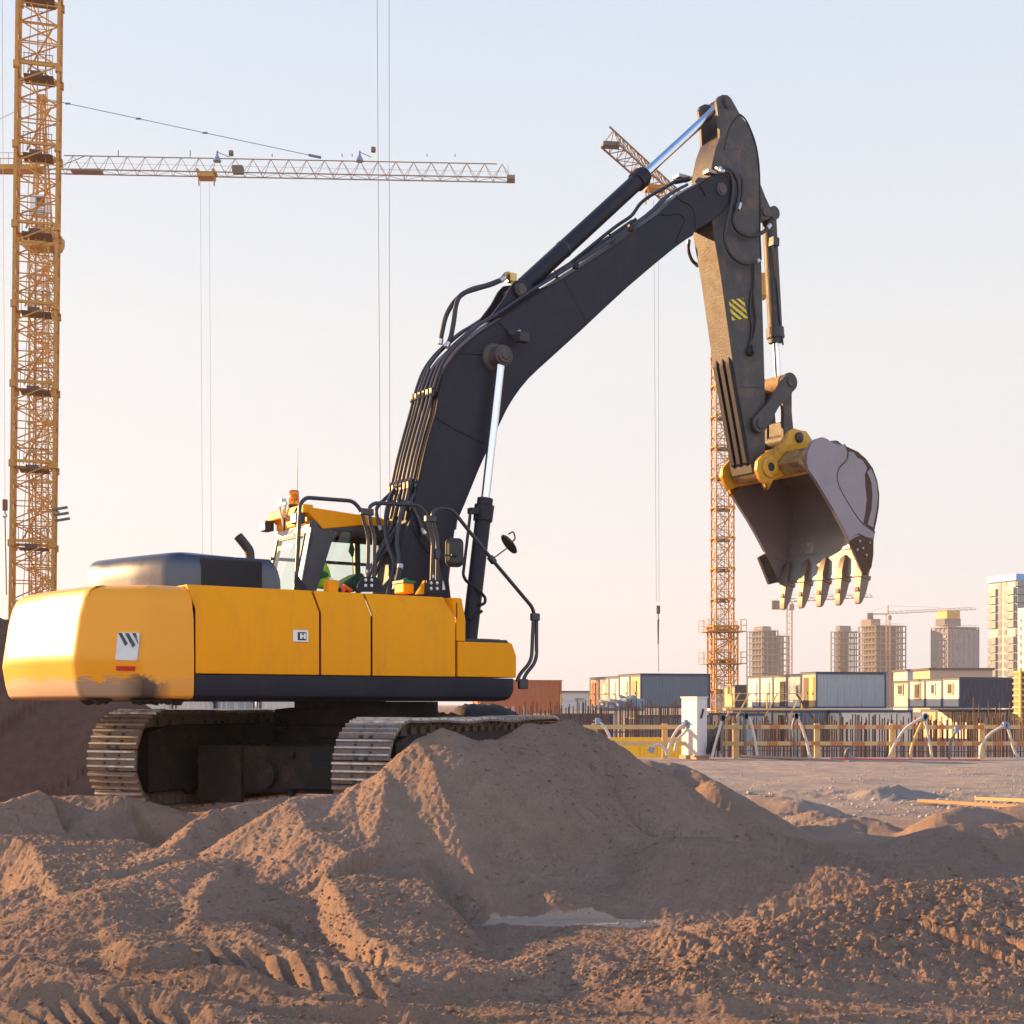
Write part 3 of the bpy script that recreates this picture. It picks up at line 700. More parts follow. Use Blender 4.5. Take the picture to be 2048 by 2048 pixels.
def MX(f, a, b_):
    x = N.new('ShaderNodeMixRGB'); L.new(f, x.inputs[0])
    for i, q in ((1, a), (2, b_)):
        if isinstance(q, tuple): x.inputs[i].default_value = (*q, 1)
        else: L.new(q, x.inputs[i])
    return x.outputs[0]
low = MR(sp.outputs['Z'], 1.72, 1.38)                               # worn towards the bottom edge
scr = NZ(3.0, 12, .75, (1.5, 1.5, 9)); pat = NZ(2.2, 10, .7)
mk = MR(MA('ADD', MA('MULTIPLY', low, .62), MA('MULTIPLY', scr, .85)), .78, .84)
crn = MR(MA('ADD', sp.outputs['X'], MA('MULTIPLY', pat, .5)), -2.72, -2.50, 1, 0)       # the scrape is on the corner, not at the joint
mk = MA('MULTIPLY', mk, MA('MAXIMUM', crn, .25))
c = MX(NZ(1.2), (0.86, 0.335, 0.0), (0.90, 0.355, 0.0))
c = MX(mk, c, (0.40, 0.25, 0.15))
mud = MR(MA('ADD', MA('MULTIPLY', MR(sp.outputs['Z'], 1.86, 1.45), .55), pat), .92, .97)
yw = MR(MA('ABSOLUTE', MA('ADD', sp.outputs['X'], 2.87), 0), .24, .05)
c = MX(MA('MULTIPLY', mud, yw), c, (0.07, 0.045, 0.035))
fine = MR(NZ(5, 14, .8, (3, 3, 14)), .66, .70)
c = MX(MA('MULTIPLY', fine, MR(sp.outputs['Z'], 1.9, 1.4)), c, (0.48, .36, .26))
L.new(c, b.inputs['Base Color']); L.new(MR(mk, 0, 1, .36, .55), b.inputs['Roughness']); b.inputs['Coat Weight'].default_value = .30; b.inputs['Coat Roughness'].default_value = .36; b.inputs['Specular IOR Level'].default_value = .35
cwo = cw.build('counterweight', CWM, ex, smooth=60)
wn_ = cwo.modifiers.new('weighted', 'WEIGHTED_NORMAL'); wn_.weight = 90; wn_.keep_sharp = True
und = MB()
random.seed(4)
for i in range(26):
    x_ = -2.5-random.random()*.9; und.lathe([(.001, 0), (.04+random.random()*.05, -.004), (.02, -.03-random.random()*.03), (.001, -.05)], (x_, -1.42+max(0, (-2.9-x_))*.9+random.random()*.06, 1.305), (0, 0, 1), 7)
und.build('caked_mud', UNDER, cwo)
# warning sticker and red reflector on the counterweight
from mathutils.bvhtree import BVHTree
_bv = BVHTree.FromPolygons([v.co.copy() for v in cwo.data.vertices], [tuple(f.vertices) for f in cwo.data.polygons])
_ML = Matrix.Rotation(-AL, 4, 'Z') @ Matrix.Translation((-OX, -OY, -ZB))
def on_cw(px, py, y0=-1.50):
    _o = _ML @ Vector((0, 0, CAMZ)); _t = _ML @ W(px, py, 15); _r = _bv.ray_cast(_o, (_t-_o).normalized())
    if _r[0] is not None: return _r[0]
    # intersect with the flat corner facet by stepping y
    best = None
    for i in range(200):
        yl = -1.55+i*.003; p = E(px, py, yl)
        # side surface: x> -2.9 -> y=-1.497 ; facet between (-3.02,-1.42) and (-3.34,-1.13)
        if p.x > -2.86: ys = -1.497
        elif p.x > -3.02: ys = -1.487+(-2.88-p.x)*.48
        else: ys = -1.42+(-3.02-p.x)*.906
        d = abs(ys-yl)
        if best is None or d < best[0]: best = (d, p)
    p = best[1]; return p
def decal(name, corners, mt, parent, off=.006):
    P_ = [on_cw(*c_) for c_ in corners]
    nrm = (P_[1]-P_[0]).cross(P_[3]-P_[0]).normalized()
    if nrm.y > 0: nrm = -nrm
    P_ = [p+nrm*off for p in P_]; Q_ = [p-nrm*.02 for p in P_]
    mb_ = MB(); mb_.add(P_+Q_, [(0, 1, 2, 3), (7, 6, 5, 4), (0, 4, 5, 1), (1, 5, 6, 2), (2, 6, 7, 3), (3, 7, 4, 0)])
    return mb_.build(name, mt, parent, smooth=0), P_, nrm
WHT = mat('white_film', (.68, .68, .66), .5, var=.08, scale=9, dirt=(.30, .28, .24), dirt_amt=.35, dscale=9)
REDR = mat('red_reflector', (.55, .02, .02), .3, var=.1)
stk, PQ, nq = decal('warning_sticker', [(237, 1265), (280.5, 1266), (275, 1321.5), (232, 1320.5)], WHT, cwo, .016)
GRY = mat('worn_stripe', (.03, .035, .035), .5, var=.5, scale=40, dirt=(.5, .5, .45), dirt_amt=.6, dscale=16)
smb = MB()
def bil(u, v): return (PQ[0]*(1-u)+PQ[1]*u)*(1-v)+(PQ[3]*(1-u)+PQ[2]*u)*v+nq*.003
for u0, v1 in ((-.04, .50), (.28, .55), (.62, .42)):
    # diagonal stripes worn away towards the bottom
    A_ = []
    for (uu, vv) in ((u0+.04, .02), (u0+.22, .02), (u0+.22+.42*v1/.62, v1*.8), (u0+.10+.42*v1/.62, v1)):
        A_.append(bil(min(.98, max(.02, uu)), vv))
    smb.add(A_, [(0, 1, 2, 3)])
smb.build('warning_stripes', GRY, stk, smooth=0)
decal('red_reflector', [(233.5, 1332), (271, 1332.5), (270, 1341), (233, 1340.5)], REDR, cwo, .014)

# --- engine hood
HOODM = mat('hood_paint', (0.075, 0.078, 0.10), 0.30, var=.12, scale=2, coat=.3, metal=.75, bump=.03, bscale=200)
hd = MB()
plan = [(-1.10, -.70), (-2.12, -.70), (-2.24, -.675), (-2.33, -.60), (-2.39, -.48), (-2.55, 0.0), (-2.70, .55), (-2.76, .78), (-2.74, .92), (-2.6, 1.0), (-1.1, 1.0)]
lev = [(2.44, .0), (2.62, .0), (2.72, .004), (2.80, .025), (2.85, .06), (2.875, .11), (2.88, .18)]
# shape closed at the front by a rounded nose
PS = [Vector((x_, y_, 0)) for x_, y_ in plan]
cxy = Vector((-1.9, .1, 0))
vs = []; n = len(PS)
for z_, o_ in lev:
    for i, p in enumerate(PS):
        a = PS[i-1] if i else p; c_ = PS[i+1] if i < n-1 else p
        t = (c_-a).normalized(); nn_ = Vector((-t.y, t.x, 0)) 
        if nn_.dot(cxy-p) < 0: nn_ = -nn_
        fx = 0
        if p.x > -1.2: fx = -(max(0, z_-2.5)/.38)**2.6*.14
        q = p+nn_*o_; vs.append((q.x+fx, q.y, z_-(0.03 if p.x > -1.2 and z_ > 2.85 else 0)))
fs = []
for i in range(len(lev)-1):
    for k in range(n): k2 = (k+1) % n; fs.append((i*n+k, i*n+k2, (i+1)*n+k2, (i+1)*n+k))
fs.append(tuple((len(lev)-1)*n+k for k in range(n)))
hd.add(vs, fs); hood = hd.build('engine_hood', HOODM, ex, smooth=50, bevel=.03, seg=4)
MESH = mat('mesh_grille', (.018, .018, .024), .6, var=.3, scale=90)
gl = MB(); g0 = E(402, 1105, -.70); g1 = E(524, 1166, -.70)
gl.prism([(g0.x, 2.45), (g1.x, 2.45), (g1.x, 2.80), (g1.x-.01, 2.82), (g0.x, 2.82)], -.712, -.68)
glo = gl.build('hood_grille', MESH, hood, bevel=.006)
gl = MB()
x_ = g0.x+.02
while x_ < g1.x-.01: gl.box((x_, -.714, 2.63), (.006, .004, .34)); x_ += .022
z_ = 2.48
while z_ < 2.80: gl.box(((g0.x+g1.x)/2, -.7145, z_), (g1.x-g0.x-.02, .003, .005)); z_ += .022
gl.build('grille_wires', DRK, glo, smooth=0)
mf = MB(); mf.box2((-2.0, .05, 2.4), (-1.5, .5, 2.9)); 
ep = [E(511, 1125, .15), E(497, 1095, .15), E(484, 1083, .15), E(475, 1066, .15)]
xm = MB(); xm.tube(smooth_path([E(500, 1135, .15), E(499, 1105, .15), E(492, 1092, .15), E(476, 1072, .15)], 6), .055, 20, caps=False)
xm.tube(smooth_path([E(500, 1135, .15), E(499, 1105, .15), E(492, 1092, .15), E(476, 1072, .15)], 6), .048, 20, caps=False)
xm.build('exhaust_pipe', mat('sooty_steel', (.07, .06, .058), .6, metal=.5, var=.4, scale=12), ex)

# --- cab (right face y=.45, left face y=1.45)
yR, yL_ = .45, 1.45
CABM = mat('cab_paint', (.045, .045, .06), .38, var=.15, scale=3, dirt=(.14, .1, .08), dirt_amt=.2)
GLS = bpy.data.materials.new('window_glass'); GLS.use_nodes = True; N = GLS.node_tree.nodes; L = GLS.node_tree.links
N.remove(N['Principled BSDF']); mo = N['Material Output']
gg = N.new('ShaderNodeBsdfGlossy'); gg.inputs['Roughness'].default_value = .03; tr_ = N.new('ShaderNodeBsdfTransparent'); tr_.inputs[0].default_value = (.90, .97, .92, 1)
_lw = N.new('ShaderNodeLayerWeight'); _lw.inputs[0].default_value = .5; _pw = N.new('ShaderNodeMath'); _pw.operation = 'POWER'; _pw.inputs[1].default_value = 4; L.new(_lw.outputs['Facing'], _pw.inputs[0]); fr_ = N.new('ShaderNodeMath'); fr_.operation = 'MULTIPLY_ADD'; L.new(_pw.outputs[0], fr_.inputs[0]); fr_.inputs[1].default_value = .7; fr_.inputs[2].default_value = .05; mxs = N.new('ShaderNodeMixShader')
L.new(fr_.outputs[0], mxs.inputs[0]); L.new(tr_.outputs[0], mxs.inputs[1]); L.new(gg.outputs[0], mxs.inputs[2]); L.new(mxs.outputs[0], mo.inputs[0])
cab = MB()
rt = E(626, 1040, yR); rb = E(601, 1167, yR); zr = rt.z; zb = 2.40; zl = 1.56
xb = rb.x-(rb.z-zb)*.2; xt = rt.x; xf_ = 1.55
# pillars, sills
for yy in (yR, yL_):
    s_ = 1 if yy == yR else -1
    cab.prism([(xb, zb), (xb+.20, zb), (xt+.30, zr-.12), (xt+.14, zr+.04), (xt, zr+.02)] if s_ > 0 else [(xb, zb), (xb+.05, zb), (xt+.05, zr), (xt, zr)], yy, yy+s_*.07)
    cab.prism([(xf_-.14, zl), (xf_, zl), (xf_-.02, 2.3), (xf_-.22, zr), (xf_-.32, zr), (xf_-.14, 2.3)], yy, yy+s_*.07)
    cab.prism([(xt+.05, zr-.10), (xf_-.2, zr-.12), (xf_-.2, zr+.06), (xt+.05, zr+.06)], yy, yy+s_*.07)
    cab.prism([(xb, zl), (xf_, zl), (xf_, 2.30), (xb-.0, 2.42)], yy, yy+s_*.07)
cab.prism([(.92, 2.3), (1.0, 2.3), (.98, zr-.1), (.90, zr-.1)], yL_-.07, yL_)
cab.box2((xb, yR+.07, zl), (xf_, yL_-.07, zl+.08))
cab.box2((xb+.1, yL_-.06, 3.07), (1.3, yL_-.01, 3.11))
cabo = cab.build('cab', CABM, ex, bevel=.012)
rf_ = MB()   # rear frame: light grey with a big window opening
def RP(u, v):   # rear face: u 0 right..1 left, v 0 bottom..1 top
    a = Vector((xb, 0, zb)).lerp(Vector((xt, 0, zr)), v); return Vector((a.x, yR+(yL_-yR)*u, a.z))
GREYC = mat('pale_grey_cab_paint', (.52, .50, .48), .35, var=.08, coat=.3)
def quad_ring(O_, I_, th, name, mt, par, **k):
    mb_ = MB(); t = Vector((th, 0, 0)); V_ = O_+I_+[p+t for p in O_]+[p+t for p in I_]
    f = []
    for i in range(4):
        j = (i+1) % 4; f += [(i, j, 4+j, 4+i), (8+i, 12+i, 12+j, 8+j), (i, 8+i, 8+j, j), (4+i, 4+j, 12+j, 12+i)]
    mb_.add(V_, f); return mb_.build(name, mt, par, **k)
quad_ring([RP(0, -.6), RP(1, -.6), RP(1, 1), RP(0, 1)], [RP(.17, -.35), RP(.90, -.35), RP(.90, .84), RP(.17, .84)], .05, 'rear_frame', GREYC, cabo, bevel=.01)
rw = MB(); t = Vector((-.004, 0, 0)); 
q4 = [RP(.15, -.37)+t, RP(.92, -.37)+t, RP(.92, .86)+t, RP(.15, .86)+t]; rw.add(q4, [(0, 1, 2, 3)])
rwo = rw.build('rear_window', GLS, cabo, smooth=0)
sl_ = MB(); s4 = [RP(.145, -.375), RP(.925, -.375), RP(.925, .865), RP(.145, .865)]
for i in range(4): sl_.bar(s4[i]-Vector((.008, 0, 0)), s4[(i+1) % 4]-Vector((.008, 0, 0)), .018)
sl_.build('window_seal', BLK, rwo)
# side window (right) and far window glass
for yy, nm in ((yR+.03, 'side_window'), (yL_-.03, 'side_window')):
    g_ = MB(); g_.add([(x_, yy, z_) for x_, z_ in [(xb+.1, 2.40), (xf_-.12, 2.30), (xf_-.25, zr-.10), (xt+.22, zr-.10)]], [(0, 1, 2, 3)]); g_.build(nm, GLS, cabo, smooth=0)
g_ = MB(); g_.add([(xf_-.02, yR+.06, 1.7), (xf_-.02, yL_-.06, 1.7), (xf_-.25, yL_-.06, zr-.05), (xf_-.25, yR+.06, zr-.05)], [(0, 1, 2, 3)]); g_.build('windscreen', GLS, cabo, smooth=0)
hl_ = MB(); hl_.box2((xt+.4, yL_-.10, zr-.13), (xf_-.25, yL_-.075, zr-.02)); hl_.box2((xt+.12, yR+.12, zr-.07), (xf_-.3, yL_-.1, zr-.01)); hl_.build('cab_headliner', BLK, cabo)
# roof: yellow, bevelled side, folded like the photo
ro = MB()
a0 = E(618, 1015, yR+.18); a1 = E(769, 1043, yR+.10); a2 = E(768, 1053, yR); a3 = E(720, 1052, yR-.01); a4 = E(646, 1059, yR-.02); a5 = E(613, 1020, yR-.0)
xe = xf_-.05
side = [(E(628, 1026, yR).x-.02, E(628, 1026, yR).z-.02), (a4.x, a4.z), (a3.x, a3.z), (xe, a3.z-.02), (xe-.02, a3.z+.06), (.55, a0.z-.06), (a0.x, a0.z)]
rp_l = XZ([(619, 1027), (621, 1014), (750, 1032), (763, 1052), (722, 1051), (647, 1058)], yR-.02)
rp_l = rp_l[:2]+[(xe-.02, rp_l[2][1]-.06), (xe, rp_l[3][1]-.03)]+rp_l[3:]
ro.prism(rp_l, yR-.02, yL_+.02)
if False: ro.add([(x_, yR-.02, z_) for x_, z_ in side[:5]]+[(side[5][0], yR+.12, side[5][1]+.0), (side[6][0], yR+.12, side[6][1])]+
       [(x_, yL_+.02, z_) for x_, z_ in side[:5]]+[(side[5][0], yL_-.12, side[5][1]), (side[6][0], yL_-.12, side[6][1])],
       [(0, 1, 2, 3, 4, 5, 6), (13, 12, 11, 10, 9, 8, 7)]+[(i, (i+1) % 7, 7+(i+1) % 7, 7+i) for i in range(7)])
roo = ro.build('cab_roof', YEL, cabo, bevel=.014, seg=3)
rl = MB(); zq = rt.z+.02
rl.box2((xt-.12, yR+.02, zq+.06), (xt+.02, yL_+.06, zq+.17)); rl.box2((xt-.03, yR+.1, zq-.06), (xt+.12, yL_, zq+.08))
rl.build('roof_rear_housing', YEL, roo, bevel=.02)
for i, yy in enumerate((yR+.12, yL_+.02)):
    wl = MB(); wl.box((xt-.14, yy, zq), (.12, .17, .13)); 
    w_o = wl.build('work_light', BLK, cabo, bevel=.015)
    wl = MB(); wl.box((xt-.203, yy, zq), (.008, .14, .10)); wl.build('light_lens', SILV, w_o, bevel=.004)
br = MB()
for s_ in (-1, 1): br.bar((xt-.15, 1.0+s_*.09, zq+.22), (xt-.12, 1.0+s_*.01, zq-.06), .025, .02)
br.bar((xt-.15, .88, zq+.22), (xt-.15, 1.12, zq+.22), .03, .04); br.box((xt-.13, 1.06, zq+.27), (.07, .13, .05))
br.build('light_bracket', GREYC, cabo, bevel=.004)
cbk = MB(); cbk.tube(smooth_path([(xt-.13, 1.0, zq-.1), (xt-.16, .9, zq+.05), (xt-.15, .75, zq+.02), (xt-.13, .62, zq+.14)], 6), .012, 8); cbk.tube(smooth_path([(xt-.05, 1.05, zq-.10), (xt-.09, .93, zq-.14), (xt-.06, .84, zq-.1), (xt-.07, .72, zq-.15)], 6), .008, 8)
cbk.build('light_cable', BLK, cabo)
# amber beacon
AMB = bpy.data.materials.new('amber_lens'); AMB.use_nodes = True; b = AMB.node_tree.nodes['Principled BSDF']
b.inputs['Base Color'].default_value = (1.0, .36, .02, 1); b.inputs['Transmission Weight'].default_value = .85; b.inputs['Roughness'].default_value = .12; b.inputs['IOR'].default_value = 1.3
nzb = AMB.node_tree.nodes.new('ShaderNodeTexWave'); nzb.inputs['Scale'].default_value = 30; bpb = AMB.node_tree.nodes.new('ShaderNodeBump'); bpb.inputs['Strength'].default_value = .2
AMB.node_tree.links.new(nzb.outputs['Fac'], bpb.inputs['Height']); AMB.node_tree.links.new(bpb.outputs[0], b.inputs['Normal'])
bb = E(588, 1013, 1.0); bt = E(588, 981, 1.0)
be = MB(); be.lathe([(.05, -.06), (.065, -.05), (.075, 0), (.07, .02)], bb, n=28); beo = be.build('beacon_base', BLK, cabo)
be = MB(); hh = bt.z-bb.z; be.lathe([(.062, .02), (.064, hh*.5), (.060, hh*.93), (.052, hh), (.001, hh+.004)], bb, n=32); be.build('beacon_lens', AMB, beo)
be = MB(); be.lathe([(.01, .02), (.01, hh*.35), (.04, hh*.4), (.045, hh*.7), (.01, hh*.8)], bb, n=20); be.build('beacon_reflector', SILV, beo)
an = MB(); an.tube([E(594, 1005, 1.0), E(596, 896, 1.02)], [.006, .002], 6); an.build('antenna', BLK, cabo)
# inside: seat, pennant stick
se = MB(); sx = .55
se.prism([(sx-.32, 1.95), (sx+.25, 1.95), (sx+.25, 2.10), (sx-.12, 2.10), (sx-.22, 2.62), (sx-.34, 2.62)], .72, 1.2)
se.build('operator_seat', BLK, cabo, bevel=.04, seg=3)
GRN = mat('teal_cloth', (.01, .15, .11), .8, var=.2, scale=9)
VEST = mat('hi_vis_cloth', (.42, .75, .02), .75, var=.12, scale=7, bump=.3, bscale=20)
# vest draped over something behind the side glass
v0 = E(648, 1128, .62); 
ve = MB()
def blob(mb_, outline, y0, y1, infl=.06, f=None):
    P_ = XZ(outline, y0); c_ = (sum(p[0] for p in P_)/len(P_), sum(p[1] for p in P_)/len(P_)); rings = []
    K = [(0.0, 1.0), (infl*.5, .93), (infl*.85, .7), (infl, .35)]
    vs_ = []
    for off, s_ in K:
        vs_ += [(c_[0]+(p[0]-c_[0])*s_, y0-off, c_[1]+(p[1]-c_[1])*s_) for p in P_]
    vs_ += [(p[0], y1, p[1]) for p in P_]
    n_ = len(P_); f_ = []
    for r_ in range(3):
        for k_ in range(n_): k2_ = (k_+1) % n_; f_.append((r_*n_+k_, r_*n_+k2_, (r_+1)*n_+k2_, (r_+1)*n_+k_))
    f_.append(tuple(3*n_+k_ for k_ in range(n_)))
    for k_ in range(n_): k2_ = (k_+1) % n_; f_.append((k_, 4*n_+k_, 4*n_+k2_, k2_))
    f_.append(tuple(4*n_+k_ for k_ in range(n_-1, -1, -1)))
    mb_.add(vs_, f_)
def cab_thing(name, mb_, mt, label, cat, sub=None):
    o = mb_.build(name, mt, None, smooth=60); o.location = (OX, OY, ZB); o.rotation_euler = (0, 0, AL)
    tag(o, label, cat); return o
blob(ve, [(634, 1175), (636, 1160), (638, 1140), (642, 1126), (650, 1124), (656, 1136), (660, 1150), (661, 1160), (657, 1168), (655, 1178)], .62, .70)
vo = cab_thing('safety_vest', ve, VEST, 'lime green high visibility vest hanging behind the cab side window', 'vest')
vp = MB(); blob(vp, [(635, 1158), (637, 1146), (641, 1140), (648, 1141), (656, 1146), (659, 1152), (652, 1156), (642, 1157)], .565, .60, .012)
vpo = vp.build('printed_patch', mat('green_print', (.02, .20, .06), .8), vo, smooth=60)
fl = MB(); p0 = E(703, 1072, .9); 
fl.prism(XZ([(702, 1071), (705, 1085), (709, 1098), (707, 1112), (704, 1115), (697, 1103), (700, 1090)], .9), .895, .905); 
flo = cab_thing('pennant', fl, GRN, 'small teal pennant on a stick standing inside the cab', 'pennant')
fs_ = MB(); fs_.tube([E(705, 1112, .9), E(707, 1160, .9)], .006, 6); fs_.build('stick', GRN, flo)
jk = MB(); blob(jk, [(674, 1178), (682, 1166), (697, 1156), (712, 1148), (722, 1146), (730, 1155), (732, 1180), (700, 1185)], .75, .95, .08)
jo = cab_thing('work_jacket', jk, mat('dark_teal_jacket', (.015, .075, .06), .85, var=.35, scale=12, bump=.5, bscale=25), 'dark green jacket bundled on the cab seat behind the glass', 'jacket')

# --- small fittings on the right deck
ft = MB(); a = E(653, 1178, -1.2); ft.box2((a.x, -1.25, 2.44), (a.x+.12, -1.12, a.z+.10)); fto = ft.build('filler_base', YEL, ex, bevel=.01)
ft = MB(); a = E(662, 1168, -1.18); ft.lathe([(.04, 0), (.042, .05), (.030, .06), (.018, .09), (.018, .11), (.001, .115)], (a.x, a.y, 2.52), n=20); ft.build('filler_cap', SILV, fto)
og = MB(); og.tube([E(684, 1170, -1.2), E(688, 1183, -1.2)], .024, 12); og.tube([E(686, 1171, -1.2), E(703, 1182, -1.2)], .022, 12); og.build('lifting_sling', mat('orange_strap', (.85, .12, .02), .5), ex)
gb = MB(); a = E(797, 1187, -1.0); b_ = E(818, 1168, -1.0); gb.box2((a.x, -1.12, a.z), (b_.x, -.9, b_.z)); gbo = gb.build('oil_box', YEL, ex, bevel=.015)
gb = MB(); gb.box2((a.x-.015, -1.135, b_.z), (b_.x+.01, -.885, b_.z+.03)); gb.tube(smooth_path([(a.x+.04, -1.0, b_.z+.03), (a.x+.07, -1.05, b_.z+.05), (b_.x-.03, -1.02, b_.z+.04)], 4), .016, 8)
gb.build('box_lid', mat('green_lid', (.01, .16, .07), .5), gbo, bevel=.006)
# --- hand rails with brackets and clamps
YR = -1.30
def ER(l, yl=YR): return [E(px, py, yl) for px, py in l]
hr = MB(); rr = .022
hr.tube(round_path(ER([(593, 1152), (599, 1012), (615, 995), (640, 994), (700, 1001), (716, 1010), (731, 1038), (741, 1082), (731, 1160)]) if False else ER([(593, 1155), (600, 1008), (612, 995), (706, 1002), (722, 1020), (728, 1043), (737, 1072), (735, 1160)]), .12, 6), rr, 12)
h1 = hr.build('handrail', TUB, ex)
hr = MB(); hr.tube(round_path(ER([(748, 1160), (749, 1072), (740, 1043), (738, 1014), (750, 1006), (836, 1010), (852, 1026), (858, 1050), (866, 1080), (863, 1164)]), .12, 6), rr, 12); h2 = hr.build('handrail', TUB, ex)
hr = MB(); hr.tube(round_path(ER([(874, 1164), (875, 1080), (868, 1050), (864, 1026), (876, 1017), (903, 1018), (984, 1119), (1065, 1215), (1070, 1236), (1069, 1240)]), .13, 6), rr, 12)
hr.tube(round_path(ER([(1067, 1232), (1063, 1322), (1040, 1348), (1034, 1362)]), .1, 6), rr, 12)
hr.tube(round_path(ER([(1073, 1228), (1073, 1322), (1050, 1350), (1043, 1374)]), .1, 6), rr, 12); h3 = hr.build('handrail', TUB, ex)
cl_ = MB()
for (px, py, wd, hh_) in ((733, 1024, .17, .075), (861, 1038, .15, .075), (1070, 1234, .12, .09)):
    p = E(px, py, YR); cl_.box(p, (wd*.95, .06, hh_))
p = E(984, 1120, YR); q = E(992, 1130, YR); cl_.bar(E(979, 1113, YR), E(989, 1126, YR), .075, .06)
p = E(874, 1108, YR); cl_.box(p, (.07, .06, .12)); cl_.box(E(1046, 1368, YR), (.13, .05, .12))
cl_.build('rail_clamp', TUB, h2, bevel=.012)
for (l, nm) in (([(714, 1170), (725, 1154), (752, 1154), (766, 1173), (766, 1184), (712, 1184)], 0), ([(852, 1160), (884, 1161), (884, 1186), (850, 1186)], 1), ([(590, 1150), (596, 1152), (612, 1174), (612, 1180), (588, 1180), (588, 1160)], 2)):
    bk = MB(); bk.prism(XZ(l, YR-.02), YR-.035, YR-.02); bo = bk.build('rail_bracket', DRK, ex, bevel=.005)
    if nm < 2:
        bt_ = MB(); cx0 = 737 if nm == 0 else 868
        for dx in (-6, 6):
            for dy in (0, 11):
                p = E(cx0+dx, (1160 if nm == 0 else 1166)+dy, YR-.035); bt_.lathe([(.018, 0), (.018, .006), (.011, .007), (.011, .016), (.001, .017)], p, (0, -1, 0), 12)
        bt_.build('bolt', SILV, bo)
gus = MB(); a = [E(850, 1161, YR-.0), E(848, 1188, YR), E(834, 1188, YR-.02)]
gus.add([a[0], a[1], a[2], a[0]+Vector((0, .05, 0)), a[1]+Vector((0, .05, 0)), a[2]+Vector((0, .05, 0))], [(0, 1, 2), (5, 4, 3), (0, 3, 4, 1), (1, 4, 5, 2), (2, 5, 3, 0)]); gus.build('bracket_gusset', YEL, ex)
# white tape marks on the rails
tpm = MB()
for px, py in ((728.5, 1143), (860.5, 1153)): p = E(px+4, py, YR); tpm.cyl(p-Vector((0, 0, .018)), p+Vector((0, 0, .018)), rr+.002, n=12)
tpm.build('tape_mark', WHT, h1)
# mirrors
mi = MB(); c0 = E(909.5, 1105, YR)
def rrect(w_, h_, r_, n=5):
    o = []
    for (sx_, sz_, a0) in ((1, 1, 0), (-1, 1, 90), (-1, -1, 180), (1, -1, 270)):
        for i in range(n+1):
            a = R(a0+90*i/n); o.append((sx_*(w_/2-r_)+r_*math.cos(a), sz_*(h_/2-r_)+r_*math.sin(a)))
    return o
# housing faces the rear: plane normal along machine -x turned a little
rm = Matrix.Rotation(R(-18), 3, 'Z')
def rr_prism(mb_, w_, h_, r_, c_, t0, t1, k=1.0, rot=rm):
    P_ = rrect(w_, h_, r_); n_ = len(P_)
    V_ = [rot @ Vector((x_, t0, z_)) + c_ for x_, z_ in P_] + [rot @ Vector((x_*k, t1, z_*k)) + c_ for x_, z_ in P_]
    mb_.add(V_, [tuple(range(n_)), tuple(range(2*n_-1, n_-1, -1))]+[(i, (i+1) % n_, n_+(i+1) % n_, n_+i) for i in range(n_)])
rr_prism(mi, .205, .33, .06, c0, -.0, .035); rr_prism(mi, .195, .32, .058, c0, 0, -.035, .75)
mi.tube([E(876, 1110, YR), E(899, 1111, YR)], .009, 8); mi.tube([E(899, 1111, YR)-Vector((0, .04, 0)), E(909, 1111, YR)-Vector((0, .04, 0))], [.012, .02], 8)
mio = mi.build('mirror', BLK, h2, smooth=40)
mi = MB(); c0 = E(1018.5, 1088, YR)
ax = Vector((-.62, .15, -.50)).normalized()
mi.lathe([(.001, .03), (.06, .028), (.125, .008), (.135, 0), (.13, -.012), (.001, -.016)], c0, -ax, 28)
mi.tube([E(985, 1118, YR), E(1017, 1094, YR)], .008, 8); mi.tube(round_path([c0-ax*.02, c0-ax*.1+Vector((0, 0, .0)), c0-ax*.1+Vector((-.03, 0, .09)), c0-ax*.02+Vector((-.03, 0, .10))], .03, 4), .009, 8)
mi.build('mirror', BLK, h3, smooth=40)

# --- boom
BY = .28
top = [(780, 1200), (792, 1160), (800, 1105), (811, 1070), (822, 1035), (834, 975), (847, 915), (860, 865), (871, 828), (877, 798), (882, 773), (889, 750), (899, 728), (920, 700), (945, 677), (972, 657), (999, 640), (1070, 591), (1127, 557), (1200, 511), (1317, 429), (1350, 397), (1385, 376), (1421, 354), (1440, 347)]
tipc = (1437, 379); bot = [(1421, 443), (1408, 452), (1396, 458), (1386, 469), (1350, 493), (1253, 574), (1165, 656), (1099, 716), (1056, 756), (1027, 793), (1010, 822), (999, 845), (977, 892), (956, 938), (928, 1007), (908, 1052), (895, 1080), (892, 1110), (897, 1150), (903, 1200), (880, 1230), (820, 1230)]
tip = [(1455, 351), (1466, 366), (1468, 385), (1462, 405), (1446, 424)]
outl = top+tip+bot
bo_ = MB(); bo_.prism(XZ(outl, -BY), -BY, BY)
boom = bo_.build('boom', DRK, ex, bevel=.012, seg=2)
# weld lines and castings on the near side
wd = MB()
def EL(l, yl): return [E(px, py, yl) for px, py in l]
wd.tube(EL([(873, 836), (905, 856), (945, 876), (968, 886)], -BY), .010, 6)
wd.tube(EL([(1127, 557), (1150, 600), (1172, 642)], -BY), .004, 6)
wd.tube(smooth_path(EL([(1317, 428), (1336, 429), (1360, 428), (1369, 440), (1364, 456), (1352, 484)], -BY), 5), .016, 8)
wd.tube(smooth_path(EL([(1352, 392), (1364, 402), (1380, 410), (1389, 425), (1391, 458)], -BY), 5), .014, 8)
wd.tube(EL([(1398, 366), (1412, 393)], -BY), .016, 8)
wd.tube(smooth_path(EL([(822, 1050), (835, 1075), (860, 1108), (890, 1128)], -BY), 5), .013, 6)
wd.tube(smooth_path(EL([(800, 1150), (840, 1165), (880, 1178)], -BY), 4), .006, 6)
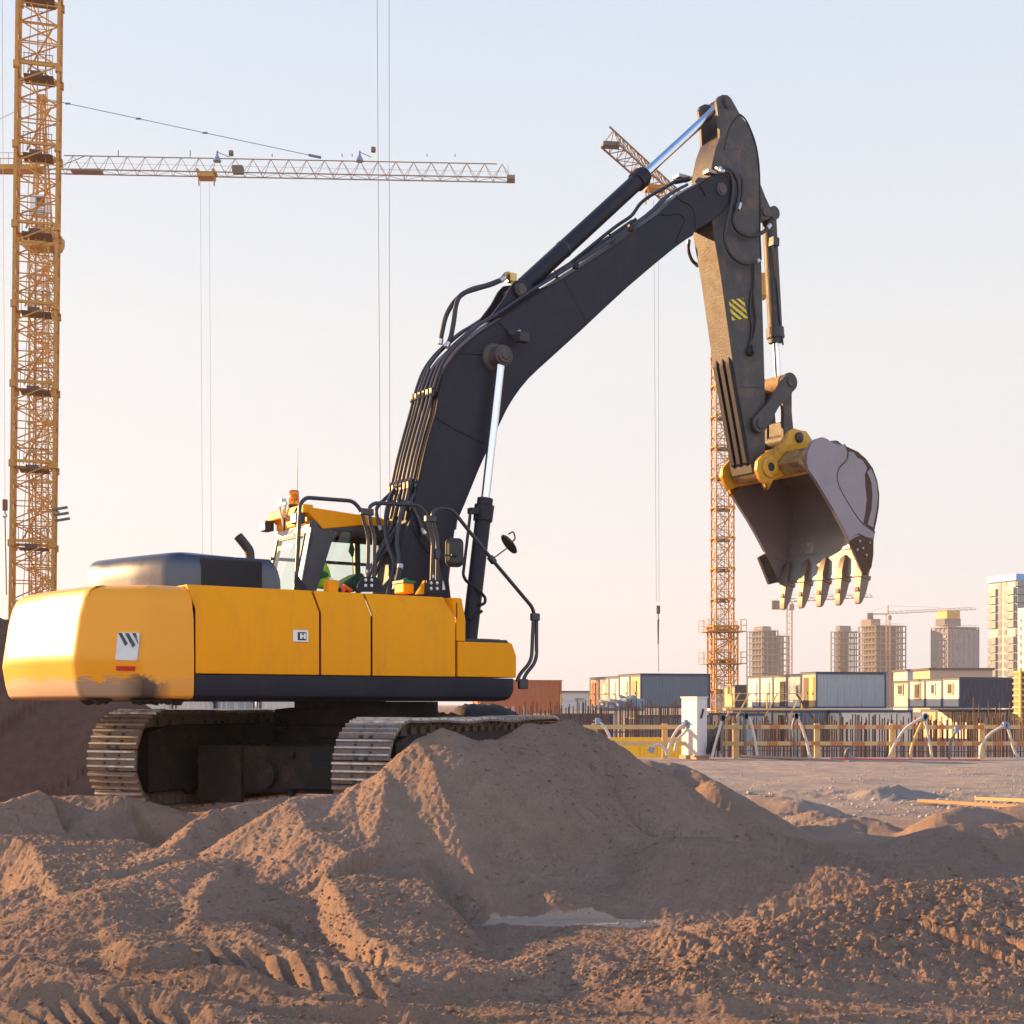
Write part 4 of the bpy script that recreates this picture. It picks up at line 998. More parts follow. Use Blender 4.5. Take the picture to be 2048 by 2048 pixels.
wd.tube(smooth_path([p for p in EL(top[5:24], -BY+.004)], 2), .014, 6)
wd.tube(smooth_path([p for p in EL(bot[3:16], -BY+.004)], 2), .010, 6)
wd.build('weld_bead', DRK, boom)
bs = MB()
c_ = E(1442, 379, -BY); bs.lathe([(.09, 0), (.09, .02), (.07, .03), (.07, .045), (.001, .047)], c_, (0, -1, 0), 28)
bs.build('tip_pin', DRKD, boom)
# arm-cylinder bracket ears on the boom top, boom cylinder pin
for s_ in (-1, 1):
    ek = MB(); ek.prism(XZ([(975, 640), (1005, 600), (1020, 573), (1030, 562), (1044, 560), (1056, 568), (1080, 578), (1120, 560), (1090, 590), (1040, 625)], -.14), s_*.14-.02, s_*.14+.02); ek.build('cylinder_ear', DRK, boom, bevel=.008)
pn = MB(); p = E(1040, 580, -.19); pn.lathe([(.085, 0), (.085, .03), (.06, .035), (.06, .05), (.001, .05)], p, (0, -1, 0), 24); pn.cyl((p.x, -.19, p.z), (p.x, .19, p.z), .06, n=20); pn.build('arm_cylinder_pin', DRKD, boom)

# --- hydraulic cylinders
def cylinder(name, a, b, fr, rb, rr_, head, cmat=DRK, eye=.09):
    d = (b-a); u = d.normalized(); m_ = a+d*fr
    mb_ = MB(); mb_.lathe([(rb*.8, -.02), (rb, .0), (rb, (d*fr).length-head), (rb*1.22, (d*fr).length-head), (rb*1.24, (d*fr).length-head*.35), (rb*1.0, (d*fr).length-head*.3), (rb*1.0, (d*fr).length), (rr_*1.1, (d*fr).length)], a+u*.04, u, 32)
    for k in range(12):
        t = 2*math.pi*k/12; x_ = u.orthogonal().normalized(); y_ = u.cross(x_)
        q = a+u*((d*fr).length-head*.33)+(x_*math.cos(t)+y_*math.sin(t))*rb*1.12; mb_.cyl(q, q+u*.05, .016, n=6)
    mb_.cyl(a-Vector((0, eye, 0)), a+Vector((0, eye, 0)), rb*.95, n=20)
    o = mb_.build(name, cmat, ex)
    mb_ = MB(); mb_.cyl(m_, b, rr_, n=28); mb_.build('rod', CHR, o)
    mb_ = MB(); mb_.cyl(b-Vector((0, eye, 0)), b+Vector((0, eye, 0)), rr_*1.5, n=20); mb_.build('rod_eye', cmat, o)
    return o
ac0 = E(1042, 577, -.02); ac1 = E(1436, 214, 0)
acy = cylinder('arm_cylinder', ac0, ac1, .595, .112, .062, .20)
bnd = MB(); q = ac0.lerp(ac1, .20); u = (ac1-ac0).normalized(); bnd.lathe([(.118, -.02), (.118, .02)], q, u, 28); bnd.build('cylinder_band', BLK, acy)
for s_ in (-1, 1):
    b0 = E(936, 1300, -.42); b1 = E(1003, 712, -.42)
    b0 = Vector((b0.x, s_*.42, b0.z)); b1 = Vector((b1.x, s_*.42, b1.z))
    cy = cylinder('boom_cylinder', b0, b1, .50, .098, .055, .28, eye=.05)
    ln = MB()
    if s_ < 0:
        ln.tube(round_path(ER([(941, 1022), (938, 1050), (932, 1100), (926, 1150), (932, 1162), (958, 1180), (971, 1196), (970, 1206), (958, 1212)], -.56), .1, 5), .019, 10)
        ln.tube(round_path(ER([(964, 1222), (955, 1228), (938, 1238)], -.56), .06, 5), .019, 10)
        ln.box(E(946, 1022, -.5), (.10, .10, .07))
        ln.build('hydraulic_pipe', DRK, cy)
for s_ in (-1, 1):
    pv = MB(); p = E(1003, 712, -.42); c_ = Vector((p.x, s_*BY, p.z)); pv.lathe([(.19, 0), (.17, .03), (.13, .04), (.13, .20), (.10, .21), (.10, .235), (.001, .236)], c_, (0, s_, 0), 8 if False else 28)
    pv.lathe([(.075, .235), (.06, .25), (.001, .25)], c_, (0, s_, 0), 6)
    pv.build('boom_pivot_boss', DRKD, boom, bevel=.005)
cb = MB(); cb.tube(smooth_path(EL([(915, 706), (940, 707), (965, 708), (985, 709)], -BY-.012), 4), .006, 6); cb.build('grease_line', BLK, boom)
# work light on the boom
wl = MB(); c_ = E(1044, 675, -BY-.16); wl.box(c_, (.14, .12, .12)); wl.bar(E(1018, 665, -BY), E(1036, 668, -BY-.12), .05); wl.tube(smooth_path(EL([(992, 648), (1000, 645), (1010, 655), (1018, 663)], -BY-.02), 5), .009, 6)
wlo = wl.build('boom_light', BLK, boom, bevel=.02)
wl = MB(); wl.cyl(E(1036, 664, -BY-.13), E(1040, 662, -BY-.13), .02, n=10); wl.build('light_bolt', SILV, wlo)

# --- pipes along the back of the boom
def off_top(px_l, lift, yl):
    """boom top line lifted by 'lift' metres along its own normal in the side plane"""
    P_ = [E(px, py, -BY) for px, py in px_l]; o = []
    for i, p in enumerate(P_):
        a = P_[max(0, i-1)]; c_ = P_[min(len(P_)-1, i+1)]; t = (c_-a).normalized(); nn_ = Vector((-t.z, 0, t.x))
        o.append(Vector((p.x, yl, p.z))+nn_*lift)
    return o
line = [(821, 1035), (834, 975), (847, 915), (860, 865), (873, 818), (884, 774), (899, 733), (920, 703), (945, 679), (972, 657), (1000, 640), (1070, 592), (1127, 557), (1200, 511)]
PIPEY = [.24, .15, .06, -.04, -.13, -.22]
for i, yy in enumerate(PIPEY):
    if i in (2, 3): l = line[:7]
    elif i in (0, 1): l = line+[(1260, 470), (1317, 430)]
    else: l = line+[(1260, 470), (1317, 430), (1350, 397), (1385, 377)]
    pm = MB(); pts = off_top(l, .075 if i not in (2, 3) else .085, yy)
    pts = smooth_path(pts, 4); pm.tube(pts, .0205, 10)
    for px, py in ((838, 960), (881, 785)):
        k_ = min(range(len(pts)), key=lambda j: (pts[j]-Vector((E(px, py, -BY).x, yy, E(px, py, -BY).z))).length)
        k_ = min(k_, len(pts)-2); pm.tube([pts[k_-1], pts[k_]], .036, 8)
    pm.build('boom_pipe', TUB, boom)
# clamps across the pipes
cm = MB()
for (px, py) in ((834, 975), (880, 788), (1165, 535), (1275, 460)):
    p = E(px, py, -BY)
    d = off_top([(px-5, py+12), (px, py), (px+5, py-12)], .075, 0)[1]
    for yy in PIPEY[:] if px < 1000 else (PIPEY[0], PIPEY[5]): cm.box((d.x, yy, d.z), (.07, .06, .09))
    if px < 1000: cm.bar((d.x+.02, .28, d.z), (d.x+.02, -.26, d.z), .03)
cm.build('pipe_clamp', DRK, boom, bevel=.008)
# long pipe pair to the tip with the raised section seen above the boom
for yy in (.20, .12):
    pm = MB(); pm.tube(smooth_path(EL([(1130, 535), (1225, 458), (1262, 432), (1280, 408), (1300, 392), (1330, 375), (1350, 363)], yy), 5), .024, 10)
    pm.tube(EL([(1350, 363), (1376, 358)], yy), .04, 10); pm.build('boom_pipe', TUB, boom)
# rubber hoses
def hose(l, y0, y1, r=.028, name='hydraulic_hose', par=None, m=BLK, fit=True):
    n_ = len(l); pts = [E(px, py, y0+(y1-y0)*i/(n_-1)) for i, (px, py) in enumerate(l)]
    pm = MB(); pp = smooth_path(pts, 7); pm.tube(pp, r, 12); o = pm.build(name, m, par or boom)
    if fit:
        for q_ in ((0, 3), (-1, -4)): f_ = MB(); f_.tube([pp[q_[0]], pp[q_[1]]], r*1.18, 10); f_.build('hose_fitting', SILV if r > .025 else STL, o)
    return o
hose([(880, 688), (884, 665), (893, 630), (912, 600), (940, 580), (975, 570), (1000, 560), (1012, 551)], .05, .03, .030)
hose([(893, 695), (902, 672), (908, 640), (913, 607), (925, 588), (955, 577), (985, 568), (1010, 556)], -.04, -.02, .030)
fb = MB(); fb.tube(smooth_path(EL([(1008, 552), (1014, 548), (1022, 550), (1026, 562)], 0), 4), .03, 10); fb.box(E(1022, 556, 0), (.10, .12, .10)); fb.build('brass_fitting', mat('brass', (.55, .38, .14), .35, metal=1), acy)
# tip hoses to the arm
hose([(1432, 338), (1452, 336), (1470, 350), (1478, 380), (1472, 420), (1466, 440), (1476, 462), (1500, 472), (1525, 465), (1540, 450)], -.26, -.32, .028)
hose([(1438, 342), (1458, 345), (1466, 370), (1462, 410), (1452, 450), (1450, 480), (1462, 510), (1485, 526), (1505, 526), (1518, 520)], -.30, -.32, .026)
hose([(1426, 340), (1446, 330), (1468, 340), (1484, 360), (1484, 390), (1476, 420)], -.12, -.26, .026)
hose([(1378, 480), (1377, 500), (1384, 520), (1396, 532)], .30, .30, .024)
hf = MB(); hf.box(E(1422, 346, -.2), (.20, .12, .05)); hf.box(E(1365, 356, .16), (.25, .14, .05)); hf.build('hose_manifold', STL, boom, bevel=.006)
# hoses from the deck to the boom pipes
dh = [ [(762, 1060), (756, 1040), (753, 1018), (770, 998), (783, 985), (790, 965)],
       [(775, 1190), (788, 1130), (776, 1090), (770, 1050), (778, 1000), (795, 970)],
       [(735, 1150), (760, 1100), (785, 1050), (798, 1010), (806, 975)],
       [(742, 1165), (768, 1112), (796, 1050), (808, 1010), (817, 975)],
       [(788, 1190), (797, 1120), (794, 1080), (802, 1030), (818, 990), (828, 965)],
       [(848, 1070), (838, 1040), (826, 1015), (822, 1000), (830, 985), (833, 968)]]
for i, l in enumerate(dh): hose(l, (.1, -.55, .1, .05, -.55, -.33)[i], (.24, .15, .06, -.04, -.13, -.22)[i], .024, m=TUB, fit=(i in (0, 5)))
hose([(846, 1062), (856, 1078), (868, 1105), (876, 1140), (886, 1180)], -.36, -.45, .028)
hose([(790, 1180), (797, 1150), (801, 1130)], -.7, -.6, .03)
hose([(736, 1160), (752, 1120), (772, 1085), (790, 1060), (800, 1045)], .0, -.1, .02, fit=False)
hose([(740, 1180), (752, 1130), (765, 1110), (780, 1100), (795, 1100)], .0, -.1, .014, fit=False)

# --- arm
AY = .21
arml = [(1433, 197), (1438, 190), (1446, 190), (1452, 190), (1461, 194), (1470, 208), (1480, 229), (1495, 247), (1504, 268), (1512, 293), (1516, 318), (1518, 345), (1519, 369), (1530, 396), (1540, 419), (1540, 432), (1532, 440), (1522, 440), (1523, 520), (1525, 600), (1527, 660), (1530, 767), (1531, 890), (1545, 930), (1540, 948), (1506, 934), (1502, 930), (1485, 830), (1466, 724), (1442, 550), (1428, 470), (1418, 400), (1424, 332), (1431, 300), (1440, 275), (1438, 240)]
am = MB(); am.prism(XZ(arml[8:]+arml[:0], -AY)+XZ([(1440, 275)], -AY)[:0], -AY, AY) if False else None
am = MB()
bodyl = [(1455, 262), (1480, 229), (1495, 247), (1504, 268), (1512, 293), (1516, 318), (1518, 345), (1519, 369), (1522, 440), (1523, 520), (1525, 600), (1527, 660), (1530, 767), (1531, 925), (1520, 945), (1506, 938), (1502, 930), (1485, 830), (1466, 724), (1442, 550), (1428, 470), (1418, 400), (1424, 332), (1431, 300), (1440, 275)]
am.prism(XZ(bodyl, -AY), -AY, AY)
armo = am.build('arm', DRKD, ex, bevel=.012)
for s_ in (-1, 1):
    fk = MB(); f_l = [(1433, 203), (1437, 193), (1446, 189), (1455, 190), (1462, 196), (1470, 210), (1482, 232), (1500, 262), (1480, 300), (1445, 300), (1440, 275), (1438, 240)]
    y0, y1 = (-AY-.004, -AY+.05) if s_ < 0 else (AY-.05, AY+.004)
    fk.prism(XZ(f_l, -AY), y0, y1); fk.build('cylinder_lug', DRKD, armo, bevel=.01)
pn = MB(); p = E(1454, 206, -AY); pn.lathe([(.085, 0), (.085, .02), (.065, .022), (.065, .035), (.001, .036)], p+Vector((0, -.004, 0)), (0, -1, 0), 26); pn.cyl((p.x, -AY, p.z), (p.x, AY, p.z), .06, n=20); pn.build('arm_pin', DRKD, armo)
bk = MB(); bk.prism(XZ([(1518, 365), (1530, 396), (1541, 419), (1542, 432), (1532, 441), (1521, 440)], -AY+.05), -AY+.03, AY-.03); bk.lathe([(.07, 0), (.07, .02), (.001, .021)], E(1531, 424, -AY+.03), (0, -1, 0), 20)
bk.build('bucket_cylinder_bracket', DRKD, armo, bevel=.008)
edge = MB()
edge.tube(smooth_path(EL([(1448, 300), (1458, 258), (1476, 232), (1484, 232), (1496, 248), (1512, 292), (1519, 350), (1519, 440), (1522, 520)], -AY), 4), .012, 6)
edge.build('weld_bead', DRK, armo); edge = MB(); edge.tube(EL([(1478, 774), (1529, 776)], -AY), .004, 6); edge.build('weld_bead', DRK, armo)
# wear bars on the arm's rear face, low down
def AF(px, py, u_):      # rear face of arm: near edge pixel, shifted across by u (0 near .. 1 far)
    p = E(px, py, -AY); return Vector((p.x, -AY+u_*2*AY, p.z))
for u_ in (.05, .36, .67):
    wb = MB(); A0 = AF(1464, 712, u_+.13); A1 = AF(1503, 932, u_+.13)
    d = (A1-A0).normalized(); nn_ = Vector((d.z, 0, -d.x)); nn_ = nn_ if nn_.x < 0 else -nn_
    hw = .048
    V_ = []
    for t_, hh_ in ((0, 0), (.06, .045), (.96, .045), (1, 0)):
        for s_, k in ((-hw, .1), (-hw*.75, 1), (hw*.75, 1), (hw, .1)):
            V_.append(A0.lerp(A1, t_)+Vector((0, s_*(.15 if hh_ == 0 else 1), 0))+nn_*(hh_*k+.002))
    F_ = []
    for r_ in range(3):
        for k in range(3): F_.append((r_*4+k, r_*4+k+1, (r_+1)*4+k+1, (r_+1)*4+k))
    wb.add(V_, F_); wb.build('wear_bar', DRK, armo, smooth=0)
ep_ = MB(); A0 = AF(1501, 918, 0); A1 = AF(1507, 945, 0); A2 = AF(1501, 918, 1); A3 = AF(1507, 945, 1)
nn_ = Vector((-.02, 0, 0)); ep_.add([A0+nn_, A1+nn_, A3+nn_, A2+nn_, A0-nn_, A1-nn_, A3-nn_, A2-nn_], [(0, 1, 2, 3), (7, 6, 5, 4), (0, 4, 5, 1), (1, 5, 6, 2), (2, 6, 7, 3), (3, 7, 4, 0)])
ep_.build('arm_end_plate', DRKD, armo)
# hazard sticker
YST = mat('yellow_film', (.75, .55, .02), .5, var=.2, scale=20, dirt=(.12, .08, .03), dirt_amt=.6, dscale=14)
hz = MB(); cs = [(1457, 600), (1487, 596), (1496, 636), (1464, 641)]
hz.prism(XZ(cs, -AY), -AY-.004, -AY+.001); hzo = hz.build('hazard_sticker', GRY, armo, smooth=0)
hz = MB(); q4 = [E(px, py, -AY-.006) for px, py in cs]
def bl(u_, v_): return (q4[0]*(1-u_)+q4[1]*u_)*(1-v_)+(q4[3]*(1-u_)+q4[2]*u_)*v_
def clipstripe(c0, c1):
    # stripe region c0 <= v-u*.9 <= c1 clipped to unit square
    poly = [(0, 0), (1, 0), (1, 1), (0, 1)]
    for s_, cc in ((1, c0), (-1, c1)):
        o = []
        for i in range(len(poly)):
            a = poly[i]; b2 = poly[(i+1) % len(poly)]
            fa = s_*((a[1]-a[0]*.9)-cc); fb2 = s_*((b2[1]-b2[0]*.9)-cc)
            if fa >= 0: o.append(a)
            if fa*fb2 < 0: t = fa/(fa-fb2); o.append((a[0]+(b2[0]-a[0])*t, a[1]+(b2[1]-a[1])*t))
        poly = o
        if len(poly) < 3: return None
    return poly
for k in range(-4, 5):
    pl = clipstripe(k*.36+.06, k*.36+.25)
    if pl: hz.add([bl(*p) for p in pl], [tuple(range(len(pl)))])
hz.build('yellow_stripes', YST, hzo, smooth=0)
hose([(1508, 530), (1508, 600), (1512, 640), (1508, 668), (1500, 690)], -.24, -.23, .018, par=armo, fit=False)
hose([(1503, 580), (1500, 620), (1504, 660), (1498, 695)], -.23, -.23, .012, par=armo, fit=False)
gb = MB(); gb.lathe([(.07, 0), (.06, .05), (.04, .08), (.04, .12), (.001, .12)], E(1498, 704, -AY), (0, -1, 0), 10); gb.box(E(1505, 698, -AY-.04), (.08, .08, .10)); gb.build('grease_block', BLK, armo, bevel=.008)
# bucket cylinder behind the arm (towards +x)
bc0 = E(1533, 426, -.0); bc1 = E(1553, 768, .0)
q0 = E(1538, 430, 0.0); q1 = E(1556, 768, 0.0)
bcy = cylinder('bucket_cylinder', q0, q1, .74, .105, .052, .22, cmat=DRKD, eye=.12)
pm = MB(); pm.tube(smooth_path(EL([(1545, 480), (1553, 560), (1560, 640), (1566, 690)], -.12), 4), .014, 8); pm.box(E(1548, 484, -.1), (.12, .1, .12)); pm.build('cylinder_pipe', TUB, bcy)
# linkage
lk = MB(); pA = E(1518, 848, -.26); pB = E(1579, 764, -.26)
def link_plate(mb_, a, b, ra, rb, y0, y1, n=12, waist=.8):
    d = Vector((b.x-a.x, 0, b.z-a.z)); L_ = d.length; an = math.atan2(d.z, d.x); pts = []
    for i in range(n+1): t = an+math.pi/2+math.pi*i/n; pts.append((a.x+ra*math.cos(t), a.z+ra*math.sin(t)))
    m_ = (a+b)/2; w2 = min(ra, rb)*waist
    pts.append((m_.x+w2*math.cos(an-math.pi/2), m_.z+w2*math.sin(an-math.pi/2)))
    for i in range(n+1): t = an-math.pi/2+math.pi*i/n; pts.append((b.x+rb*math.cos(t), b.z+rb*math.sin(t)))
    pts.append((m_.x-w2*math.cos(an-math.pi/2), m_.z-w2*math.sin(an-math.pi/2)))
    mb_.prism(pts, y0, y1)
for s_ in (-1, 1):
    lk = MB(); y0, y1 = (s_*.26-.03, s_*.26+.03); link_plate(lk, pA, pB, .13, .135, y0, y1, waist=.68)
    lk.lathe([(.075, 0), (.075, .02), (.02, .022), (.001, .012)], Vector((pA.x, s_*.29, pA.z)), (0, s_, 0), 22); lk.lathe([(.08, 0), (.08, .02), (.02, .022), (.001, .012)], Vector((pB.x, s_*.29, pB.z)), (0, s_, 0), 22)
    lk.build('idler_link', DRKD, ex, bevel=.008)
cr_ = MB(); cr_.lathe([(.11, -.22), (.11, -.16), (.125, -.15), (.125, .15), (.11, .16), (.11, .22)], Vector((pB.x, 0, pB.z)), (0, 1, 0), 26); cr_.cyl((pA.x, -.29, pA.z), (pA.x, .29, pA.z), .06); cr_.build('link_pin', mat('muddy_steel', (.30, .19, .10), .7, var=.4, scale=25, bump=.8, bscale=40), ex)
pC = E(1588, 877, -.30); pC = Vector((pC.x, 0, pC.z))
plm = MB()
for yy in (-.17, .17):
    link_plate(plm, Vector((pB.x, 0, pB.z)), pC, .11, .11, yy-.035, yy+.035, waist=.75)
mm = Vector((pB.x, 0, pB.z)).lerp(pC, .80); plm.box(mm, (.16, .3, .2)); plm.cyl((pC.x, -.24, pC.z), (pC.x, .24, pC.z), .115)
mm = Vector((pB.x, 0, pB.z)).lerp(pC, .15); plm.box(mm, (.12, .3, .16))
plm.build('push_link', DRKD, ex, bevel=.012)

# --- bucket
BW = .83
nearp = [(1612, 941), (1609, 925), (1611, 905), (1617, 888), (1627, 879), (1640, 875), (1650, 879), (1658, 885), (1672, 892)]
shell_px = [(1640, 877), (1658, 885), (1690, 893), (1712, 904), (1728, 918), (1742, 937), (1751, 962), (1755, 990), (1754, 1015), (1749, 1045), (1745, 1075), (1743, 1110), (1735, 1150)]
bu = MB()
outer = XZ(shell_px, -BW)
def inset(pts, d):
    o = []
    for i, p in enumerate(pts):
        a = pts[max(0, i-1)]; c_ = pts[min(len(pts)-1, i+1)]; tx, tz = c_[0]-a[0], c_[1]-a[1]; l_ = math.hypot(tx, tz); o.append((p[0]+tz/l_*d, p[1]-tx/l_*d))
    return o
inn = inset(outer, .045)
cxm = sum(p[0] for p in outer)/len(outer)
if sum((p[0]-6.9)**2+(p[1]-4.0)**2 for p in inn) > sum((p[0]-6.9)**2+(p[1]-4.0)**2 for p in outer): inn = inset(outer, -.045)
bu.prism(outer+inn[::-1], -BW, BW)
bucket = bu.build('bucket', BUCK, ex, smooth=40, bevel=.006)
sidepl = [(1612, 941), (1609, 925), (1611, 905), (1617, 888), (1627, 879), (1640, 875)]+shell_px[1:]+[(1723, 1148), (1708, 1115), (1694, 1083), (1676, 1047), (1658, 1014), (1640, 984), (1625, 959)]
SPM = mat('bucket_side_plate', (0.25, .22, .25), .38, metal=.45, var=.22, scale=2.6, dirt=(.12, .07, .05), dirt_amt=.4, dscale=6, bump=.06, bscale=50, dthr=.6)
for s_ in (-1, 1):
    y0, y1 = (-BW-.03, -BW+.002) if s_ < 0 else (BW-.002, BW+.03)
    sp_ = MB(); sp_.prism(XZ(sidepl, -BW), y0, y1); spo = sp_.build('side_plate', SPM, bucket, bevel=.006)
    yo = s_*(BW+.03); y2 = s_*(BW+.052)
    up = [(1612, 941), (1609, 925), (1611, 905), (1617, 888), (1627, 879), (1640, 875), (1650, 879), (1660, 887), (1667, 893), (1684, 889), (1690, 905), (1688, 920), (1674, 935), (1669, 950), (1671, 968), (1680, 988), (1694, 1012), (1706, 1030), (1720, 1048), (1745, 1066), (1743, 1078), (1728, 1076), (1712, 1068), (1702, 1072), (1694, 1083), (1676, 1047), (1658, 1014), (1640, 984), (1625, 959)]
    pp_ = MB(); pp_.prism(XZ(up, -BW), min(yo, y2), max(yo, y2)); pp_.build('side_reinforcement', SPM, spo, bevel=.008, seg=3)
    gv = MB(); gv.tube([Vector((q.x, y2-s_*.012, q.z)) for q in smooth_path(EL([(1684, 890), (1691, 906), (1687, 922), (1674, 935), (1669, 950), (1671, 968), (1680, 988), (1694, 1012), (1706, 1030), (1720, 1048), (1745, 1066)], -BW), 4)], .016, 8); gv.build('weld_groove', RUST, spo)
    wr = MB(); ws = [(1729, 945), (1737, 937), (1748, 965), (1751, 995), (1748, 1022), (1741, 1057), (1730, 1050), (1738, 1020), (1740, 990), (1737, 965)]
    wr.prism(XZ(ws, -BW), min(yo, y2), max(yo, y2)); wr.build('wear_strip', SPM, spo, bevel=.008)
    ru = MB(); rs = [(1688, 893), (1712, 904), (1728, 918), (1742, 937), (1751, 962), (1755, 990), (1754, 1015), (1749, 1045), (1744, 1062), (1724, 1046), (1728, 1025), (1731, 1000), (1728, 970), (1727, 950), (1732, 936), (1722, 920), (1712, 916), (1705, 905), (1694, 903)]
    ru.prism(XZ(rs, -BW), min(yo, yo+s_*.006), max(yo, yo+s_*.006)); ru.build('rust_patch', RUST, spo, smooth=0)
    sc_ = MB(); sl2 = [(1696, 1084), (1706, 1076), (1716, 1072), (1742, 1080), (1742, 1110), (1738, 1135), (1729, 1150), (1722, 1148), (1708, 1116)]
    sc_.prism(XZ(sl2, -BW), min(yo, y2), max(yo, y2)); sco = sc_.build('side_cutter', RUST, spo, bevel=.008)
    if s_ > 0:
        sh_ = MB(); sh_.prism(XZ([(1700, 1085), (1722, 1148), (1706, 1152), (1684, 1094)], -BW), BW+.03, BW+.09); sh_.build('side_shroud', DRKD, spo, bevel=.01)
    bl_ = MB()
    for px, py in ((1713, 1083), (1733, 1086), (1719, 1097), (1726, 1111), (1708, 1100)): 
        bl_.lathe([(.024, 0), (.02, .02), (.001, .022)], Vector((E(px, py, -BW).x, y2, E(px, py, -BW).z)), (0, s_, 0), 8)
        bl_.lathe([(.024, 0), (.02, .02), (.001, .022)], Vector((E(px, py, -BW).x, s_*(BW-.002), E(px, py, -BW).z)), (0, -s_, 0), 8)
    bl_.build('bolt', STL, sco)
# top torque tube: yellow plate + ears
tt = MB(); tb = XZ([(1612, 940), (1611, 912), (1622, 884), (1640, 876)], -BW)
tt.prism(XZ([(1560, 957), (1566, 925), (1580, 902), (1604, 887), (1640, 877), (1642, 889), (1628, 900), (1622, 925), (1616, 945), (1590, 945)], -BW*.9) if False else
         XZ([(1618, 946), (1611, 925), (1613, 900), (1622, 883), (1640, 877), (1650, 884), (1634, 896), (1628, 915), (1632, 945)], -BW), -BW, BW)
tto = tt.build('torque_plate', YELW, bucket, bevel=.01)
for s_ in (-1, 1):
    ye = s_*.36; ea = MB(); 
    eo = [(1516, 955), (1511, 940), (1513, 922), (1524, 909), (1545, 898), (1560, 888), (1570, 872), (1576, 862), (1586, 857), (1597, 861), (1610, 863), (1616, 872), (1624, 884), (1645, 893), (1650, 925), (1640, 940), (1600, 944), (1570, 950), (1545, 960), (1527, 968), (1530, 975), (1528, 968), (1520, 962)]
    ea.prism(XZ(eo, -.36), ye-.03, ye+.03); eao = ea.build('bucket_ear', YELW, bucket, bevel=.01)
    ri = MB(); c_ = E(1536, 935, -.36); c_ = Vector((c_.x, ye+s_*.03, c_.z))
    ri.lathe([(.15, 0), (.15, .03), (.12, .045), (.10, .045), (.065, .04), (.06, .03)], c_, (0, s_, 0), 30); ri.build('ear_boss', YELW, eao)
    ri = MB(); ri.lathe([(.06, 0), (.06, .042), (.001, .043)], c_, (0, s_, 0), 20); c2 = Vector((pC.x, ye+s_*.03, pC.z)); ri.lathe([(.075, 0), (.075, .03), (.06, .04), (.001, .041)], c2, (0, s_, 0), 22); ri.build('ear_pin', BLK, eao)
    # webs flaring to the bucket sides
    wv = MB(); A0 = XZ([(1548, 930), (1566, 905), (1590, 893), (1628, 890), (1640, 900), (1632, 938), (1600, 946), (1565, 952)], -.36)
    wv.prism(A0, min(ye, s_*BW), max(ye, s_*BW)); wv.build('torque_tube', YELW if s_ > 0 else mat('scuffed_yellow', (.40, .22, .06), .45, var=.3, scale=6, dirt=(.09, .075, .08), dirt_amt=.95, dscale=3.5, metal=.2, dthr=.42), eao, bevel=.03, seg=4)
pm = MB(); c_ = E(1536, 935, -.36); pm.lathe([(.085, -.36), (.085, -.25), (.14, -.245), (.14, .245), (.085, .25), (.085, .36)], Vector((c_.x, 0, c_.z)), (0, 1, 0), 30); pm.build('bucket_pin', mat('greasy_pin', (.35, .22, .11), .45, metal=.5, var=.3, scale=8), ex)
# cutting lip and teeth
A0 = E(1735, 1150, -BW); A1 = E(1743, 1110, -BW); A0 = Vector((A0.x, 0, A0.z)); A1 = Vector((A1.x, 0, A1.z))
lipd = (A0-A1).normalized(); lipn = Vector((-lipd.z, 0, lipd.x)); lipn = lipn if lipn.x < 0 else -lipn
LIPM = mat('polished_lip', (.30, .29, .29), .40, metal=.7, var=.15, scale=5, dirt=(.22, .17, .14), dirt_amt=.3, dscale=5)
li = MB(); q = [A1-lipd*.42+lipn*.052, A1+lipn*.062, A0+lipn*.05+lipd*.02, A0+lipd*.02, A1-lipd*.1+lipn*.02]
li.prism([(p.x, p.z) for p in q], -BW, BW); li.build('cutting_lip', LIPM, bucket, bevel=.004)
TS = mat('tooth_steel', (.22, .18, .155), .48, metal=.45, var=.3, scale=9, dirt=(.14, .09, .06), dirt_amt=.5, dscale=9)
td_ = E(1727, 1207, -BW); td_ = (Vector((td_.x, 0, td_.z))-A0).normalized(); lipd0 = lipd
